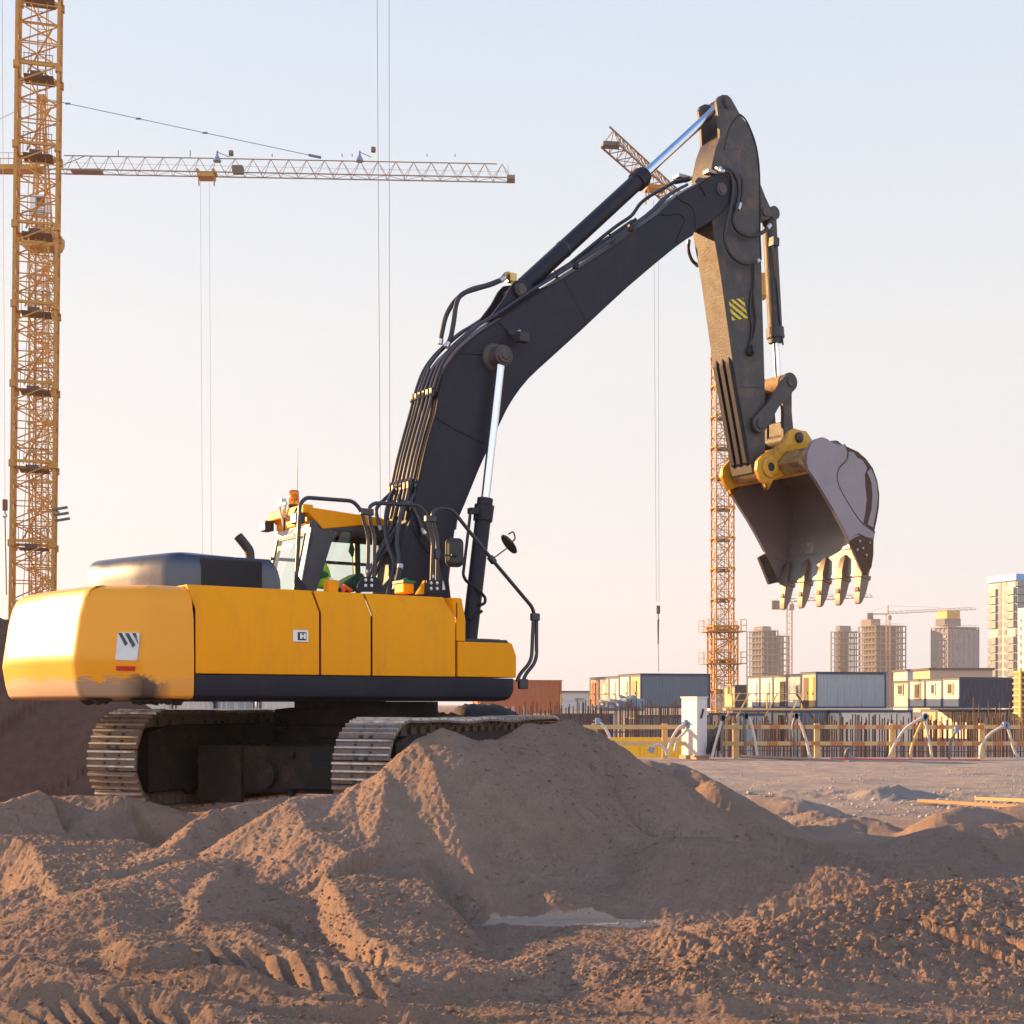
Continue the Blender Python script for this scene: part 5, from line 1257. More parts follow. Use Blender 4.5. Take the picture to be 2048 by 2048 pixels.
for i in range(5):
    lipd = lipd0.lerp(td_, .9).normalized(); yy = -BW+.07+(2*BW-.14)*i/4
    to = MB()
    def sect(t_, w_, h0, h1): # across the lip direction
        c_ = A0+lipd*t_; return [c_+lipn*h0+Vector((0, yy-w_, 0)), c_+lipn*h0+Vector((0, yy+w_, 0)), c_+lipn*h1+Vector((0, yy+w_, 0)), c_+lipn*h1+Vector((0, yy-w_, 0))]
    def loft(mb_, S_):
        V_ = [p for s_ in S_ for p in s_]; F_ = [(0, 1, 2, 3), tuple(len(V_)-4+k for k in (3, 2, 1, 0))]
        for r_ in range(len(S_)-1):
            for k in range(4): k2 = (k+1) % 4; F_.append((r_*4+k, r_*4+k2, (r_+1)*4+k2, (r_+1)*4+k))
        mb_.add(V_, F_)
    loft(to, [sect(-.33, .012, .055, .04), sect(-.26, .05, .10, .02), sect(-.05, .062, .13, -.02), sect(.03, .066, .12, -.05)])
    too = to.build('tooth', TS, bucket, bevel=.012, seg=3)
    tp_ = MB(); loft(tp_, [sect(.0, .080, .135, -.075), sect(.06, .075, .125, -.075), sect(.065, .062, .115, -.06), sect(.26, .054, .095, -.045), sect(.40, .050, .07, .0), sect(.44, .042, .055, .02)])
    tp_.build('tooth_tip', TS, too, bevel=.010, seg=3)
    pk = MB(); c_ = A0+lipd*.24+lipn*.098+Vector((0, yy, 0)); rotk = Matrix((lipd, Vector((0, 1, 0)), lipd.cross(Vector((0, 1, 0))))).transposed(); pk.box(c_, (.07, .06, .02), rotk); pk.build('tooth_pin', BLK, too)
    if i in (1, 3): 
        wp = MB(); c_ = A1+lipn*.06+lipd*-.20+Vector((0, yy, 0)); rotk = Matrix((lipd, Vector((0, 1, 0)), lipd.cross(Vector((0, 1, 0))))).transposed(); wp.box(c_, (.20, .16, .04), rotk); wp.build('wear_plate', STL, bucket, bevel=.012)
# sand lying on the near track
random.seed(2)

def heap(name, l, yl, dep, label, m_):
    P_ = [E(px, py, yl) for px, py in l]; mb_ = MB(); rows = 9; vs_ = []; n_ = len(P_); P_ = smooth_path(P_, 4); n_ = len(P_); zb_ = min(p.z for p in P_)-.03
    for r_ in range(rows):
        t = r_/(rows-1); k = math.sin(math.pi*t)**.7
        for i, p in enumerate(P_): 
            j = .025*math.sin(i*2.1+r_*1.7)+.015*math.sin(i*5.3-r_*3.1)
            vs_.append((p.x+(t-.5)*dep*.3, yl-dep/2+dep*t, zb_+(p.z-zb_)*k+j*k))
    f_ = [(r_*n_+i, r_*n_+i+1, (r_+1)*n_+i+1, (r_+1)*n_+i) for r_ in range(rows-1) for i in range(n_-1)]
    mb_.add(vs_, f_); o = mb_.build(name, m_, None, smooth=80, recalc=False); o.location = (OX, OY, ZB); o.rotation_euler = (0, 0, AL); tag(o, label, 'dirt pile'); return o
heap('dirt_pile', [(806, 1440), (818, 1424), (835, 1420), (860, 1424), (885, 1426), (920, 1432), (945, 1440)], -.55, .5, 'small heap of sand lying on top of the right track', SAND)
heap('dirt_pile', [(905, 1440), (918, 1414), (945, 1409), (985, 1410), (1015, 1418), (1035, 1432), (1045, 1442)], .9, .9, 'dark heap of mud at the far end of the right track', UNDER)
# ------------------------------------------------------------------ tower cranes
CRN = mat('crane_paint', (.46, .21, .025), .5, var=.18, scale=1.5, dirt=(.20, .09, .04), dirt_amt=.6, dscale=2)
CRNJ = mat('faded_jib_paint', (.22, .135, .09), .6, var=.2, scale=1)
CRN2 = mat('far_crane_paint', (.34, .19, .11), .55, var=.15, scale=1)
DGR = mat('dark_steel', (.10, .08, .075), .6, var=.3)
CAB = mat('crane_cab_white', (.62, .62, .65), .4, var=.08)
ROPE = mat('steel_rope', (.20, .20, .21), .5)
def mast_section(a, h, bays, leg, br, m):
    """square lattice section standing on z=0, sides a, height h"""
    mb_ = MB(); c_ = [(-a/2, -a/2), (a/2, -a/2), (a/2, a/2), (-a/2, a/2)]
    for x_, y_ in c_:
        mb_.box((x_, y_, h/2), (leg, leg, h)); mb_.box((x_, y_, h-leg*.9), (leg*1.9, leg*1.9, leg*2.2))
    bh = h/bays
    for k in range(4):
        p, q = c_[k], c_[(k+1) % 4]
        for i in range(bays):
            z0 = i*bh; a0, a1 = (p, q) if (i+k//2) % 2 else (q, p)
            mb_.bar((*p, z0), (*q, z0), br*.8)
            mid = ((p[0]+q[0])/2, (p[1]+q[1])/2)
            mb_.bar((*a0, z0), (*a1, z0+bh), br)
            if k % 2 and i % 2: mb_.bar((*mid, z0), (*a0, z0+bh), br*.8)
        mb_.bar((*p, h), (*q, h), leg*.8, leg*.9)
    return mb_
def lattice_jib(mb_, A_, B_, wd_, hh_, bay, ch, br, tip=True):
    """triangular jib from A_ to B_ (centre of its bottom), top chord above the middle"""
    A_ = Vector(A_); B_ = Vector(B_); d = B_-A_; L_ = d.length; u = d/L_; s_ = Vector((-u.y, u.x, 0)).normalized(); up = Vector((0, 0, hh_))
    n_ = max(2, round(L_/bay)); P_ = [A_+u*(L_*i/n_) for i in range(n_+1)]
    for sg in (-1, 1): mb_.bar(A_+s_*sg*wd_/2, B_+s_*sg*wd_/2, ch, ch*1.2)
    mb_.bar(A_+up, B_-u*(bay*.8 if tip else 0)+up, ch)
    for i in range(n_):
        m_ = (P_[i]+P_[i+1])/2+up
        for sg in (-1, 1):
            mb_.bar(P_[i]+s_*sg*wd_/2, m_, br); mb_.bar(m_, P_[i+1]+s_*sg*wd_/2, br)
        mb_.bar(P_[i]+s_*wd_/2, P_[i]-s_*wd_/2, br); mb_.bar(P_[i]+s_*wd_/2*(1 if i % 2 else -1), P_[i+1]-s_*wd_/2*(1 if i % 2 else -1), br*.8)
def stair_flight(mb_, a, h, k, m):
    s_ = 1 if k % 2 else -1
    mb_.bar((-.30*a*s_, .22*a, 0), (.30*a*s_, .22*a, h), .05, .30)
def mast(parent, a, h, n_, bays, leg, br, m, z0=0, plat=True, ladder=True):
    sec = None
    for i in range(n_):
        if sec is None:
            o = mast_section(a, h, bays, leg, br, m).build('mast_section', m, parent, smooth=0); sec = o
        else:
            o = sec.copy(); C.objects.link(o); o.parent = parent
        o.location = (0, 0, z0+i*h)
        if plat:
            pm = MB(); pm.box((0, .1*a, 0), (a*.72, a*.62, .05)); pm.box((-.05*a, -.1*a, .13), (a*.30, .35, .20))
            for q in (-.34, -.17, 0, .17, .34): pm.bar((q*a, -.28*a, 0), (q*a, -.28*a, 1.0), .03)
            pm.bar((-.36*a, -.28*a, 1.0), (.36*a, -.28*a, 1.0), .03); po = pm.build('landing', DGR, parent, smooth=0); po.location = (0, 0, z0+(i+1)*h-.3)
        if ladder:
            lm = MB()
            for s_ in (-.05, .16): lm.bar((a*s_, a*.16, 0), (a*(s_+.0), a*.16, h), .05)
            for j in range(int(h/.3)): lm.bar((a*-.05, a*.16, j*.3), (a*.16, a*.16, j*.3), .03)
            lm.bar((-.3*a, .3*a, h*.05), (.3*a, .1*a, h*.6), .07); lm.bar((.3*a, .3*a, h*.45), (-.28*a, .1*a, h*.95), .06)
            for s_ in (-.30, .30): lm.bar((a*s_*.9, a*.02, 0), (a*s_*.6, a*.02, h), .035)
            lo = lm.build('ladder', m, parent, smooth=0); lo.location = (0, 0, z0+i*h)
# near crane, left
c1 = empty('tower_crane', (-24.74, 72, -2.04), R(14.6), 'tall orange lattice crane mast rising out of the frame at the far left', 'tower crane')
c1.rotation_euler = (0, R(.62), R(14.6))
mast(c1, 2.03, 4.04, 12, 4, .155, .062, CRN)
fl = MB()
for k in range(3): fl.box((1.35+.06*k, -1.2, 13.8-.28*k), (.75, .10, .13), Matrix.Rotation(R(-12), 3, 'Y'))
fl.bar((.9, -1.0, 13.9), (1.3, -1.15, 13.6), .08); fl.build('floodlight_bank', DGR, c1, smooth=0)
# person on the mast landing
# centre-left crane with a long flat jib
D2 = 140; s2 = FP/D2
X2 = (84-CX)/s2
c2 = empty('tower_crane', (X2, D2, -2), 0, 'orange tower crane with long horizontal jib pointing right, mast seen through the nearer mast', 'tower crane')
zj = CAMZ+(HY-343)/s2+2
mast(c2, 1.9, 2.9, 17, 3, .15, .07, CRN, plat=False)
mz = 17*2.9
hm = MB(); hm.prism([(-1.6, mz), (1.6, mz), (1.9, mz+.6), (1.9, mz+1.3), (-1.9, mz+1.3), (-1.9, mz+.6)], -1.2, 1.2); hm.lathe([(1.0, mz+1.3), (1.2, mz+1.4), (1.2, mz+1.9), (1.0, mz+2.1)], (0, 0, 0), n=20)
hm.build('slewing_ring', CRN, c2, smooth=30)
cm_ = MB(); cm_.prism([(-.7, mz+3.0), (.6, mz+3.0), (.9, mz+3.6), (.9, mz+4.9), (-.7, mz+4.9)], -1.7, -.2); cco = cm_.build('operator_cab', CAB, c2, bevel=.05)
cm_ = MB(); cm_.box2((.05, -1.73, mz+3.7), (.85, -1.69, mz+4.7)); cm_.build('cab_window', BLK, cco)
def text_mesh(txt, size, depth=.01):
    cu = bpy.data.curves.new('lettering', 'FONT'); cu.body = txt; cu.size = size; cu.extrude = depth; cu.align_x = 'LEFT'
    o = bpy.data.objects.new('lettering', cu); C.objects.link(o)
    dg = bpy.context.evaluated_depsgraph_get(); me_ = bpy.data.meshes.new_from_object(o.evaluated_get(dg)); bpy.data.objects.remove(o)
    return me_
def add_text(txt, size, mt, parent, loc, rot, name='lettering', depth=.01):
    me_ = text_mesh(txt, size, depth); me_.materials.clear(); me_.materials.append(mt)
    o = bpy.data.objects.new(name, me_); C.objects.link(o); o.parent = parent; o.location = loc; o.rotation_euler = rot; return o
add_text('LIEBHERR', .36, BLK, cco, (-.68, -1.72, mz+3.12), (R(90), 0, 0))
tt_ = MB()
for s_ in (-.7, .7):
    tt_.bar((-.8, s_, mz+2), (-.2, s_*.5, zj+7.3), .16); tt_.bar((.8, s_, mz+2), (.1, s_*.5, zj+7.3), .16)
    for k in range(5): z0 = mz+2+k*1.9; tt_.bar((-.6, s_*.8, z0), (.6, s_*.8, z0+1.3), .08)
tt_.box((0, 0, zj+7.3), (.8, .9, .5)); tt_.build('tower_head', CRN, c2, smooth=0)
jb = MB(); jl = 46.9
lattice_jib(jb, (2.2, 0, zj), (jl, 1.6, zj-.25), 1.3, 1.6, 1.76, .085, .042)
jb.bar((.5, 0, zj), (4.3, 0, zj+1.55), .06); jb.bar((0, -.6, zj), (3, -.6, zj), .1); jb.bar((0, .6, zj), (3, .6, zj), .1)
jb.box((jl, 1.6, zj-.15), (.8, 1.4, .35)); jb.box((4.5, 0, zj-.02), (3, 1.1, .22)); jb.box((18, .6, zj-.02), (2.6, 1.1, .2)) if False else None
jb.bar((jl-.3, 1.0, zj), (jl-.3, 1.0, zj+1.1), .04); jb.bar((2, 0, zj+.9), (jl, 1.6, zj+.55), .02)
jbo = jb.build('jib', CRNJ, c2, smooth=0)
tr = MB(); tr.box((19.5, .5, zj+.35), (1.1, 1.0, .7)); tr.build('hoist_drum', DGR, jbo, bevel=.1)
def px2(px): return (px-84)/s2
tl = MB(); xt_ = px2(411); tl.box((xt_, .5, zj-.35), (1.6, 1.5, .35)); 
for q in (-.8, .8): tl.bar((xt_+q, .5, zj-.3), (xt_+q*.95, .5, zj-1.25), .12); tl.cyl((xt_+q, -.2, zj+.1), (xt_+q, 1.2, zj+.1), .18, n=10)
tl.build('trolley', CRN, c2, smooth=0)
for q in (-.62, .27):
    rp_ = MB(); rp_.bar((xt_+q, .5, zj-.6), (xt_+q+.25, .5, 12), .022); rp_.build('hoist_rope', ROPE, c2, smooth=0)
hk = MB(); hk.box((xt_, .5, 11.6), (.7, .3, .9)); hk.tube([(xt_, .5, 11.2), (xt_, .5, 10.7), (xt_+.15, .5, 10.5)], .06, 8); hk.build('hook_block', CRN, c2, bevel=.05)
for px in (436, 720):
    q = px2(px); f_ = MB(); f_.lathe([(.10, .9), (.12, .5), (.42, -.1), (.40, -.16)], (q, -.4, zj+1.0), n=12); f_.bar((q, -.4, zj+1.8), (q+1.1, .3, zj+1.55), .06); f_.build('jib_floodlight', mat('blue_lamp', (.16, .24, .38), .4), c2, smooth=30)
    f_ = MB(); f_.box((q+1.35, -.2, zj+(1.75 if px < 500 else 2.1)), (.45, .4, .5)); f_.build('lamp_box', DGR, c2, bevel=.06)
for q in (7.6, 14.8, 23, 30, 31, 38.5, 41.3): 
    f_ = MB(); f_.bar((q, .1, zj+1.5), (q, .1, zj+2.15 if q < 20 else zj+1.8), .07); f_.build('cable_peg', DGR, jbo, smooth=0)
for a_, b_, r_ in (((0.2, 0, zj+7.3), (px2(640), .8, zj+1.7), .05), ((0, 0, zj+7.3), (-13, 0, zj+1), .04)):
    t_ = MB(); a_, b_ = Vector(a_), Vector(b_); t_.bar(a_, b_, r_)
    if b_.x > 0:
        for f in (.085, .34, .58): t_.box(a_.lerp(b_, f), (.5, .14, .14)); 
        t_.bar(a_.lerp(b_, .955), b_, .2)
    t_.build('tie_bar', mat('tie_blue', (.06, .10, .16), .5) if b_.x > 0 else CRN, c2, smooth=0)
cj = MB(); cj.box((-6.5, 0, zj+.2), (13, 1.5, .45))
for k in range(10):
    for s_ in (-.7, .7): cj.bar((-1.3*k-.5, s_, zj+.3), (-1.3*k-.5, s_, zj+1.6), .04)
for s_ in (-.7, .7): cj.bar((0, s_, zj+1.6), (-13, s_, zj+1.6), .04); cj.bar((0, s_, zj+1.0), (-13, s_, zj+1.0), .03)
cj.box((-11, 0, zj-1.2), (2.5, 1.3, 2.6)); cj.build('counter_jib', CRN, c2, smooth=0)
# right crane
c3 = empty('tower_crane', (20.75, 138, .2), R(8), 'orange tower crane behind the excavator arm, its jib end showing above the boom', 'tower crane')
mast(c3, 1.75, 3.0, 15, 3, .14, .065, CRN, plat=True, ladder=True)
lw = MB()
for k, zz in enumerate((5.3, 8.3, 11.4)): pass
lo_ = mast_section(2.35, 6.2, 5, .15, .07, CRN).build('climbing_frame', CRN, c3, smooth=0); lo_.location = (0, 0, 3.1)
for zz in (5.6, 8.75):
    pf = MB(); pf.box((0, 0, zz), (3.9, 3.4, .08)); 
    for sx in (-1, 1):
        for yy in (-1.6, 0, 1.6):
            for xx in (1.35, 1.95): pf.bar((sx*xx, yy, zz), (sx*xx, yy, zz+1.15), .045)
        for hh_ in (.6, 1.15):
            for yy in (-1.6, 1.6): pf.bar((sx*1.3, yy, zz+hh_), (sx*1.95, yy, zz+hh_), .04)
            pf.bar((sx*1.95, -1.6, zz+hh_), (sx*1.95, 1.6, zz+hh_), .04)
    pf.build('work_platform', CRN, c3, smooth=0)
j3 = MB(); hj = 47.0
def c3l(X_, Y_, Z__): # world to crane local
    v = Matrix.Rotation(-R(8), 3, 'Z') @ Vector((X_-20.75, Y_-138, Z__-.2)); return v
lattice_jib(j3, c3l(20.75, 138, hj), c3l(7.9, 113.2, hj), 1.5, 1.5, 1.55, .11, .06, tip=False)
jbo3 = j3.build('jib', CRNJ, c3, smooth=0)
j3 = MB(); e_ = c3l(8.0, 113.4, hj); j3.box(e_+Vector((0, 0, .1)), (1.4, .9, .3)); j3.build('jib_end', DGR, jbo3, smooth=0)
j3 = MB(); j3.box((0, 0, 46.4), (2.6, 2.6, 1.4)); j3.bar((0, 0, 45), (0, 0, 51), .5); j3.bar(c3l(20.75, 138, hj), c3l(26, 148, hj), .8, .5); j3.box(c3l(26, 148, hj-1), (2, 2, 2.4)); j3.build('slewing_unit', CRN, c3, bevel=.1)
tl = MB(); T3 = c3l(12.5, 122.2, hj-.2); tl.box(T3, (1.7, 1.3, .3)); 
for a in (-.9, .9):
    for b_ in (-.5, .5): tl.bar(T3+Vector((a*.8, b_, 0)), T3+Vector((a*.8, b_, -1.2)), .10)
B3 = c3l(11.7, 120.6, hj+.3)
for a in (-.6, .6):
    for b_ in (-.5, .5): tl.bar(B3+Vector((a, b_, -.6)), B3+Vector((a, b_, .9)), .05)
    tl.bar(B3+Vector((a, -.5, .9)), B3+Vector((a, .5, .9)), .05); tl.bar(B3+Vector((-.6, a*.8, .9)), B3+Vector((.6, a*.8, .9)), .05)
tl.build('trolley', CRN, c3, smooth=0)
for q in (-.2, .2):
    rp_ = MB(); rp_.bar(c3l(12.6+q, 122.6, hj-1), c3l(12.76+q*.6, 122.6, 10.8), .028); rp_.build('hoist_rope', ROPE, c3, smooth=0)
hk = MB(); q = c3l(12.8, 122.6, 10.1); hk.box(q, (.30, .3, .72)); hk.tube([q-Vector((0, 0, .3)), q-Vector((0, 0, .75)), q-Vector((-.1, 0, .95))], .05, 8); hk.build('hook_block', DGR, c3, bevel=.06)
hk = MB(); hk.tube([q-Vector((0, 0, .9)), q-Vector((0, 0, 3.0))], [.09, .06], 6); hk.tube([q-Vector((0, 0, 3.0)), q-Vector((-.05, 0, 5.4))], .025, 6); hk.build('sling', DGR, c3, smooth=0)
# ropes hanging in from outside the picture
def rope_thing(pts_list, D_, name, label, cat, r_=.014, group=None):
    mb_ = MB()
    for (p, q) in pts_list: mb_.tube([W(*p, D_), W(*q, D_)], r_, 5)
    o = mb_.build(name, ROPE, None, smooth=0); tag(o, label, cat, group); return o
rope_thing([((754, -40), (762, 1240))], 60, 'hoist_rope', 'left of two thin vertical crane ropes crossing the sky left of the boom', 'rope', group='pair of hanging crane ropes')
rope_thing([((778, -40), (780, 1240))], 60, 'hoist_rope', 'right of two thin vertical crane ropes crossing the sky left of the boom', 'rope', group='pair of hanging crane ropes')
hb = MB(); q = W(10, 1010, 72); hb.box(q, (.24, .2, .58)); hbo = hb.build('hook_block', mat('hook_maroon', (.12, .05, .04), .5), None, bevel=.04); tag(hbo, 'dark red crane hook block hanging left of the lattice mast', 'hook block')
hb = MB(); hb.tube([q-Vector((0, 0, .28)), q-Vector((.0, 0, .42)), q-Vector((-.10, 0, .55)), q-Vector((0, 0, .66)), q-Vector((.1, 0, .56))], .035, 8); hb.build('hook', DGR, hbo)
hb = MB(); hb.tube([W(10, 1032, 72), W(13, 1190, 72)], .03, 6); hb.build('sling', DGR, hbo)
hb = MB()
hb.tube([W(4, -40, 72), W(10, 1003, 72)], .014, 5); hb.build('hoist_rope', ROPE, hbo)
# far cranes
def far_crane(px, yb, yt, jl_, jr, yj0, yj1, D_, label, cw=True):
    s_ = FP/D_; o = empty('tower_crane', ((px-CX)/s_, D_, 0), 0, label, 'tower crane')
    zz = lambda y_: CAMZ+(HY-y_)/s_
    a = 2.2; mh = zz(yj0)-zz(yb)+0; n_ = max(2, int(zz(yj0)/6))
    m_ = MB(); h_ = zz(yj0)
    for x_ in (-1, 1):
        for y_ in (-1, 1): m_.bar((x_*a/2, y_*a/2, 0), (x_*a/2, y_*a/2, h_), .22)
    nb = int(h_/3)
    for i in range(nb): m_.bar((-a/2, -a/2, i*3), (a/2, -a/2, i*3+3), .15); m_.bar((a/2, -a/2, i*3), (a/2, a/2, i*3+3), .15); m_.bar((-a/2, -a/2, i*3), (a/2, -a/2, i*3), .2)
    m_.build('mast', CRN2, o, smooth=0)
    m_ = MB(); lattice_jib(m_, (0, 0, h_), ((jr-px)/s_, 0, zz(yj1)), 1.2, 1.5, 3.0, .22, .14); m_.build('jib', CRN2, o, smooth=0)
    m_ = MB(); m_.bar((0, 0, h_), ((jl_-px)/s_, 0, zz(yj0)), 1.0, .6); m_.box(((jl_-px)/s_+1.0, 0, zz(yj0)-1.4), (3.5, 2, 4)); m_.build('counter_jib', DGR, o, smooth=0)
    m_ = MB(); m_.bar((0, 0, h_), (0, 0, zz(yt)), .6); m_.bar((0, 0, zz(yt)), ((jr-px)/s_*.6, 0, zz(yj1)+1.2), .12); m_.bar((0, 0, zz(yt)), ((jl_-px)/s_, 0, zz(yj0)+.6), .12); m_.box((.8, -1, h_-2.4), (2, 2, 2.6)); m_.build('tower_head', CRN2, o, smooth=0)
far_crane(1579, 1350, 1190, 1547, 1745, 1204, 1194, 640, 'distant crane with thin mast beside the leftmost grey concrete frame')
far_crane(1776, 1248, 1211, 1737, 1952, 1228, 1219, 880, 'distant crane standing on the widest concrete frame tower')

# ------------------------------------------------------------------ distant towers
CONC = mat('raw_concrete', (.13, .138, .17), .9, var=.12, scale=.3)
CONC2 = mat('warm_concrete', (.18, .15, .15), .9, var=.12, scale=.3)
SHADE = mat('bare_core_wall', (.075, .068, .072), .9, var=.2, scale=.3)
def frame_tower(px0, px1, pxc, ytop, D_, label, m_, floors=None, fill=.55, seed=1, top=None):
    """concrete frame: corner column at pxc, left face px0..pxc, right face pxc..px1"""
    random.seed(seed); s_ = FP/D_; fh = 3.7; zt = CAMZ+(HY-ytop)/s_
    g = R(22); e1 = Vector((math.cos(g), math.sin(g), 0)); e2 = Vector((-math.sin(g), math.cos(g), 0)); u_ = (pxc-CX)/FP
    wl_ = (pxc-px0)/s_/(math.sin(g)+u_*math.cos(g)); wr_ = (px1-pxc)/s_/(math.cos(g)-u_*math.sin(g))
    n_ = int(zt/fh); fh = zt/n_
    o = empty('tower_block', ((pxc-CX)/s_, D_, 0), g, label, 'building')
    f_ = MB(); nw, nl = max(2, round(wr_/3.9)), max(2, round(wl_/3.9))
    for i in range(n_+1): f_.box((wr_/2, wl_/2, i*fh), (wr_+.6, wl_+.6, .62))
    for i in range(nw+1):
        for j in range(nl+1):
            f_.box((wr_*i/nw, wl_*j/nl, zt/2), (.60, .60, zt))
    f_.build('concrete_frame', m_, o, smooth=0)
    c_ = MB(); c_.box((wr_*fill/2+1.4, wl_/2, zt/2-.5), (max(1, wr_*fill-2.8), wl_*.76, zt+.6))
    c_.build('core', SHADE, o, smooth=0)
    if top:
        t_ = MB(); t_.box((wr_*top[0], wl_*.5, zt+top[2]/2), (wr_*top[1], wl_*.6, top[2]))
        t_.build('roof_core', m_, o, smooth=0)
    r_ = MB()
    for i in range(int(wr_/1.8)): r_.bar((i*1.8, 0, zt), (i*1.8, 0, zt+1.6), .14)
    for i in range(int(wl_/2.5)): r_.bar((0, i*2.5, zt), (0, i*2.5, zt+1.6), .14)
    r_.bar((0, 0, zt+1.5), (wr_, 0, zt+1.5), .10); r_.bar((0, 0, zt+1.5), (0, wl_, zt+1.5), .10); r_.build('edge_rail', CRN2, o, smooth=0)
    return o, wl_, wr_, zt, n_, fh
frame_tower(1493, 1556, 1524, 1261, 900, 'grey concrete frame tower, leftmost on the skyline', CONC, fill=1.0, seed=1, top=(.5, .5, 3))
frame_tower(1550, 1578, 1555, 1272, 915, 'low open concrete skeleton attached right of the leftmost tower', CONC, fill=.12, seed=2)
frame_tower(1662, 1720, 1676, 1263, 930, 'pale open concrete skeleton left of the widest unfinished tower', CONC, fill=.5, seed=3, top=(.4, .5, 4))
frame_tower(1717, 1812, 1751, 1251, 900, 'widest unfinished concrete tower with a crane above it', CONC2, fill=.72, seed=4, top=(.12, .3, 4.5))
# half clad tower with yellow screens
WNM = mat('dark_window', (.06, .07, .09), .25, var=.3); WNL = mat('blue_window', (.16, .20, .26), .25, var=.3)
o4, wl_, wr_, zt, n_, fh = frame_tower(1862, 1958, 1896, 1254, 880, 'half clad tower with yellow protective screens on its top', mat('block_wall', (.19, .18, .20), .85, var=.2, scale=.2), fill=1.0, seed=5)
wlm = MB(); wlm.box((wr_/2, wl_/2, zt/2-.5), (wr_-.3, wl_-.3, zt-1)); wlm.build('infill_wall', mat('infill', (.15, .17, .22), .8, var=.25, scale=.25), o4, smooth=0)
w0 = None; random.seed(9)
for i in range(2, n_-1):
    for j in range(9):
        if (i-2)*9+j >= 99 or random.random() < .12: continue
        if j < 6: loc = ((j+.5)*wr_/6, -.25, (i+.5)*fh); rz = 0
        else: loc = (-.25, (j-6+.5)*wl_/3, (i+.5)*fh); rz = R(90)
        if w0 is None: mb_ = MB(); mb_.box((0, 0, 0), (2.0, .2, 1.6)); w0 = mb_.build('window', WNL, o4, smooth=0); o_ = w0
        else: o_ = w0.copy(); C.objects.link(o_); o_.parent = o4
        o_.location = loc; o_.rotation_euler = (0, 0, rz)
SCR = mat('yellow_screen', (.62, .36, .10), .7, var=.3, scale=.6)
y_ = MB(); y_.box((wr_*.28, wl_*.5, zt+3.4), (wr_*.52, wl_*.55, 4.6)); y_.build('upper_storey', CONC, o4, smooth=0)
y_ = MB(); y_.box((wr_*.28, wl_*.5, zt+8.2), (wr_*.42, wl_*.6, 5.4)); y_.build('protective_screen', SCR, o4, smooth=0)
y_ = MB()
for i in range(8): y_.bar((wr_*(.07+.06*i), wl_*.19, zt+5), (wr_*(.07+.06*i), wl_*.19, zt+12), .12)
y_.build('screen_post', CRN2, o4, smooth=0)
# finished tower with blue top
D5 = 520; s5 = FP/D5; g5 = R(24)
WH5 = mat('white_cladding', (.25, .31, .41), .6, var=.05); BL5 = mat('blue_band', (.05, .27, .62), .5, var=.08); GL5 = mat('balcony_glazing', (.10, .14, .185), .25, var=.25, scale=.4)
zt = CAMZ+(HY-1150)/s5; pc = 2031; u_ = (pc-CX)/FP
wl5 = (2031-1976)/s5/(math.sin(g5)+u_*math.cos(g5)); wr5 = 14
o5 = empty('tower_block', ((pc-CX)/s5, D5, 0), g5, 'finished white tower with a bright blue top storey at the right edge', 'building')
b5 = MB(); b5.box2((.0, 0, 0), (wr5, wl5, zt)); b5.build('wall', WH5, o5, smooth=0)
b5 = MB(); b5.box2((-.75, -1.1, zt-2.0), (wr5+.12, wl5+.12, zt+.4)); b5.build('top_band', BL5, o5, smooth=0)
b5 = MB(); b5.box2((-.05, wl5*.50, 0), (.05, wl5*.66, zt-.5)); b5.build('dark_recess', mat('grey_cladding', (.16, .17, .20), .6), o5, smooth=0)
fh = 16.5/2/s5*2*.55; fh = 3.05; nf = int((zt-1)/fh); g0 = None
for i in range(nf):
    for (y0, y1) in ((.02, .32), (.68, .99)):
        if i % 6 == 3: continue
        if g0 is None: mb_ = MB(); mb_.box((0, 0, 0), (.5, wl5*.30, fh*.90)); g0 = mb_.build('glazed_balcony', GL5, o5, bevel=.1); o_ = g0
        else: o_ = g0.copy(); C.objects.link(o_); o_.parent = o5
        o_.location = (-.45, wl5*(y0+y1)/2, (i+.5)*fh)
    mb_ = None
    for yy in (.37, .57):
        if i == 0 and yy == .37: mb_ = MB(); mb_.box((0, 0, 0), (.1, 1.4, 1.9)); wn5 = mb_.build('window', WNM, o5, smooth=0); o_ = wn5
        else: o_ = wn5.copy(); C.objects.link(o_); o_.parent = o5
        o_.location = (-.08, wl5*yy, (i+.5)*fh)
    if i % 1 == 0:
        if i == 0: mb_ = MB(); mb_.box((0, 0, 0), (4.6, .9, fh*.86)); gb5 = mb_.build('glazed_balcony', mat('shaded_glazing', (.13, .15, .2), .2, var=.2), o5, bevel=.1); o_ = gb5
        else: o_ = gb5.copy(); C.objects.link(o_); o_.parent = o5
        o_.location = (2.5, -.45, (i+.5)*fh)
D6 = 470; s6 = FP/D6
o6 = empty('tower_block', ((2150-CX)/s6, D6, 0), g5, 'plain white block with narrow windows in front of the blue topped tower', 'building')
u_ = (2150-CX)/FP; wl6 = (2150-2030)/s6/(math.sin(g5)+u_*math.cos(g5)); zt6 = CAMZ+(HY-1207)/s6
b6 = MB(); b6.box2((0, 0, 0), (14, wl6, zt6)); b6.build('wall', mat('bright_white_wall', (.74, .66, .60), .7, var=.04), o6, smooth=0)
w6 = None
for i in range(int(zt6/2.9)-1):
    for yy in (.10, .22, .37, .5, .66, .80, .87, .945):
        if w6 is None: mb_ = MB(); mb_.box((0, 0, 0), (.12, .85, 1.5)); w6 = mb_.build('window', WNM, o6, smooth=0); o_ = w6
        else: o_ = w6.copy(); C.objects.link(o_); o_.parent = o6
        o_.location = (-.05, wl6*yy, (i+.65)*2.9+.6)
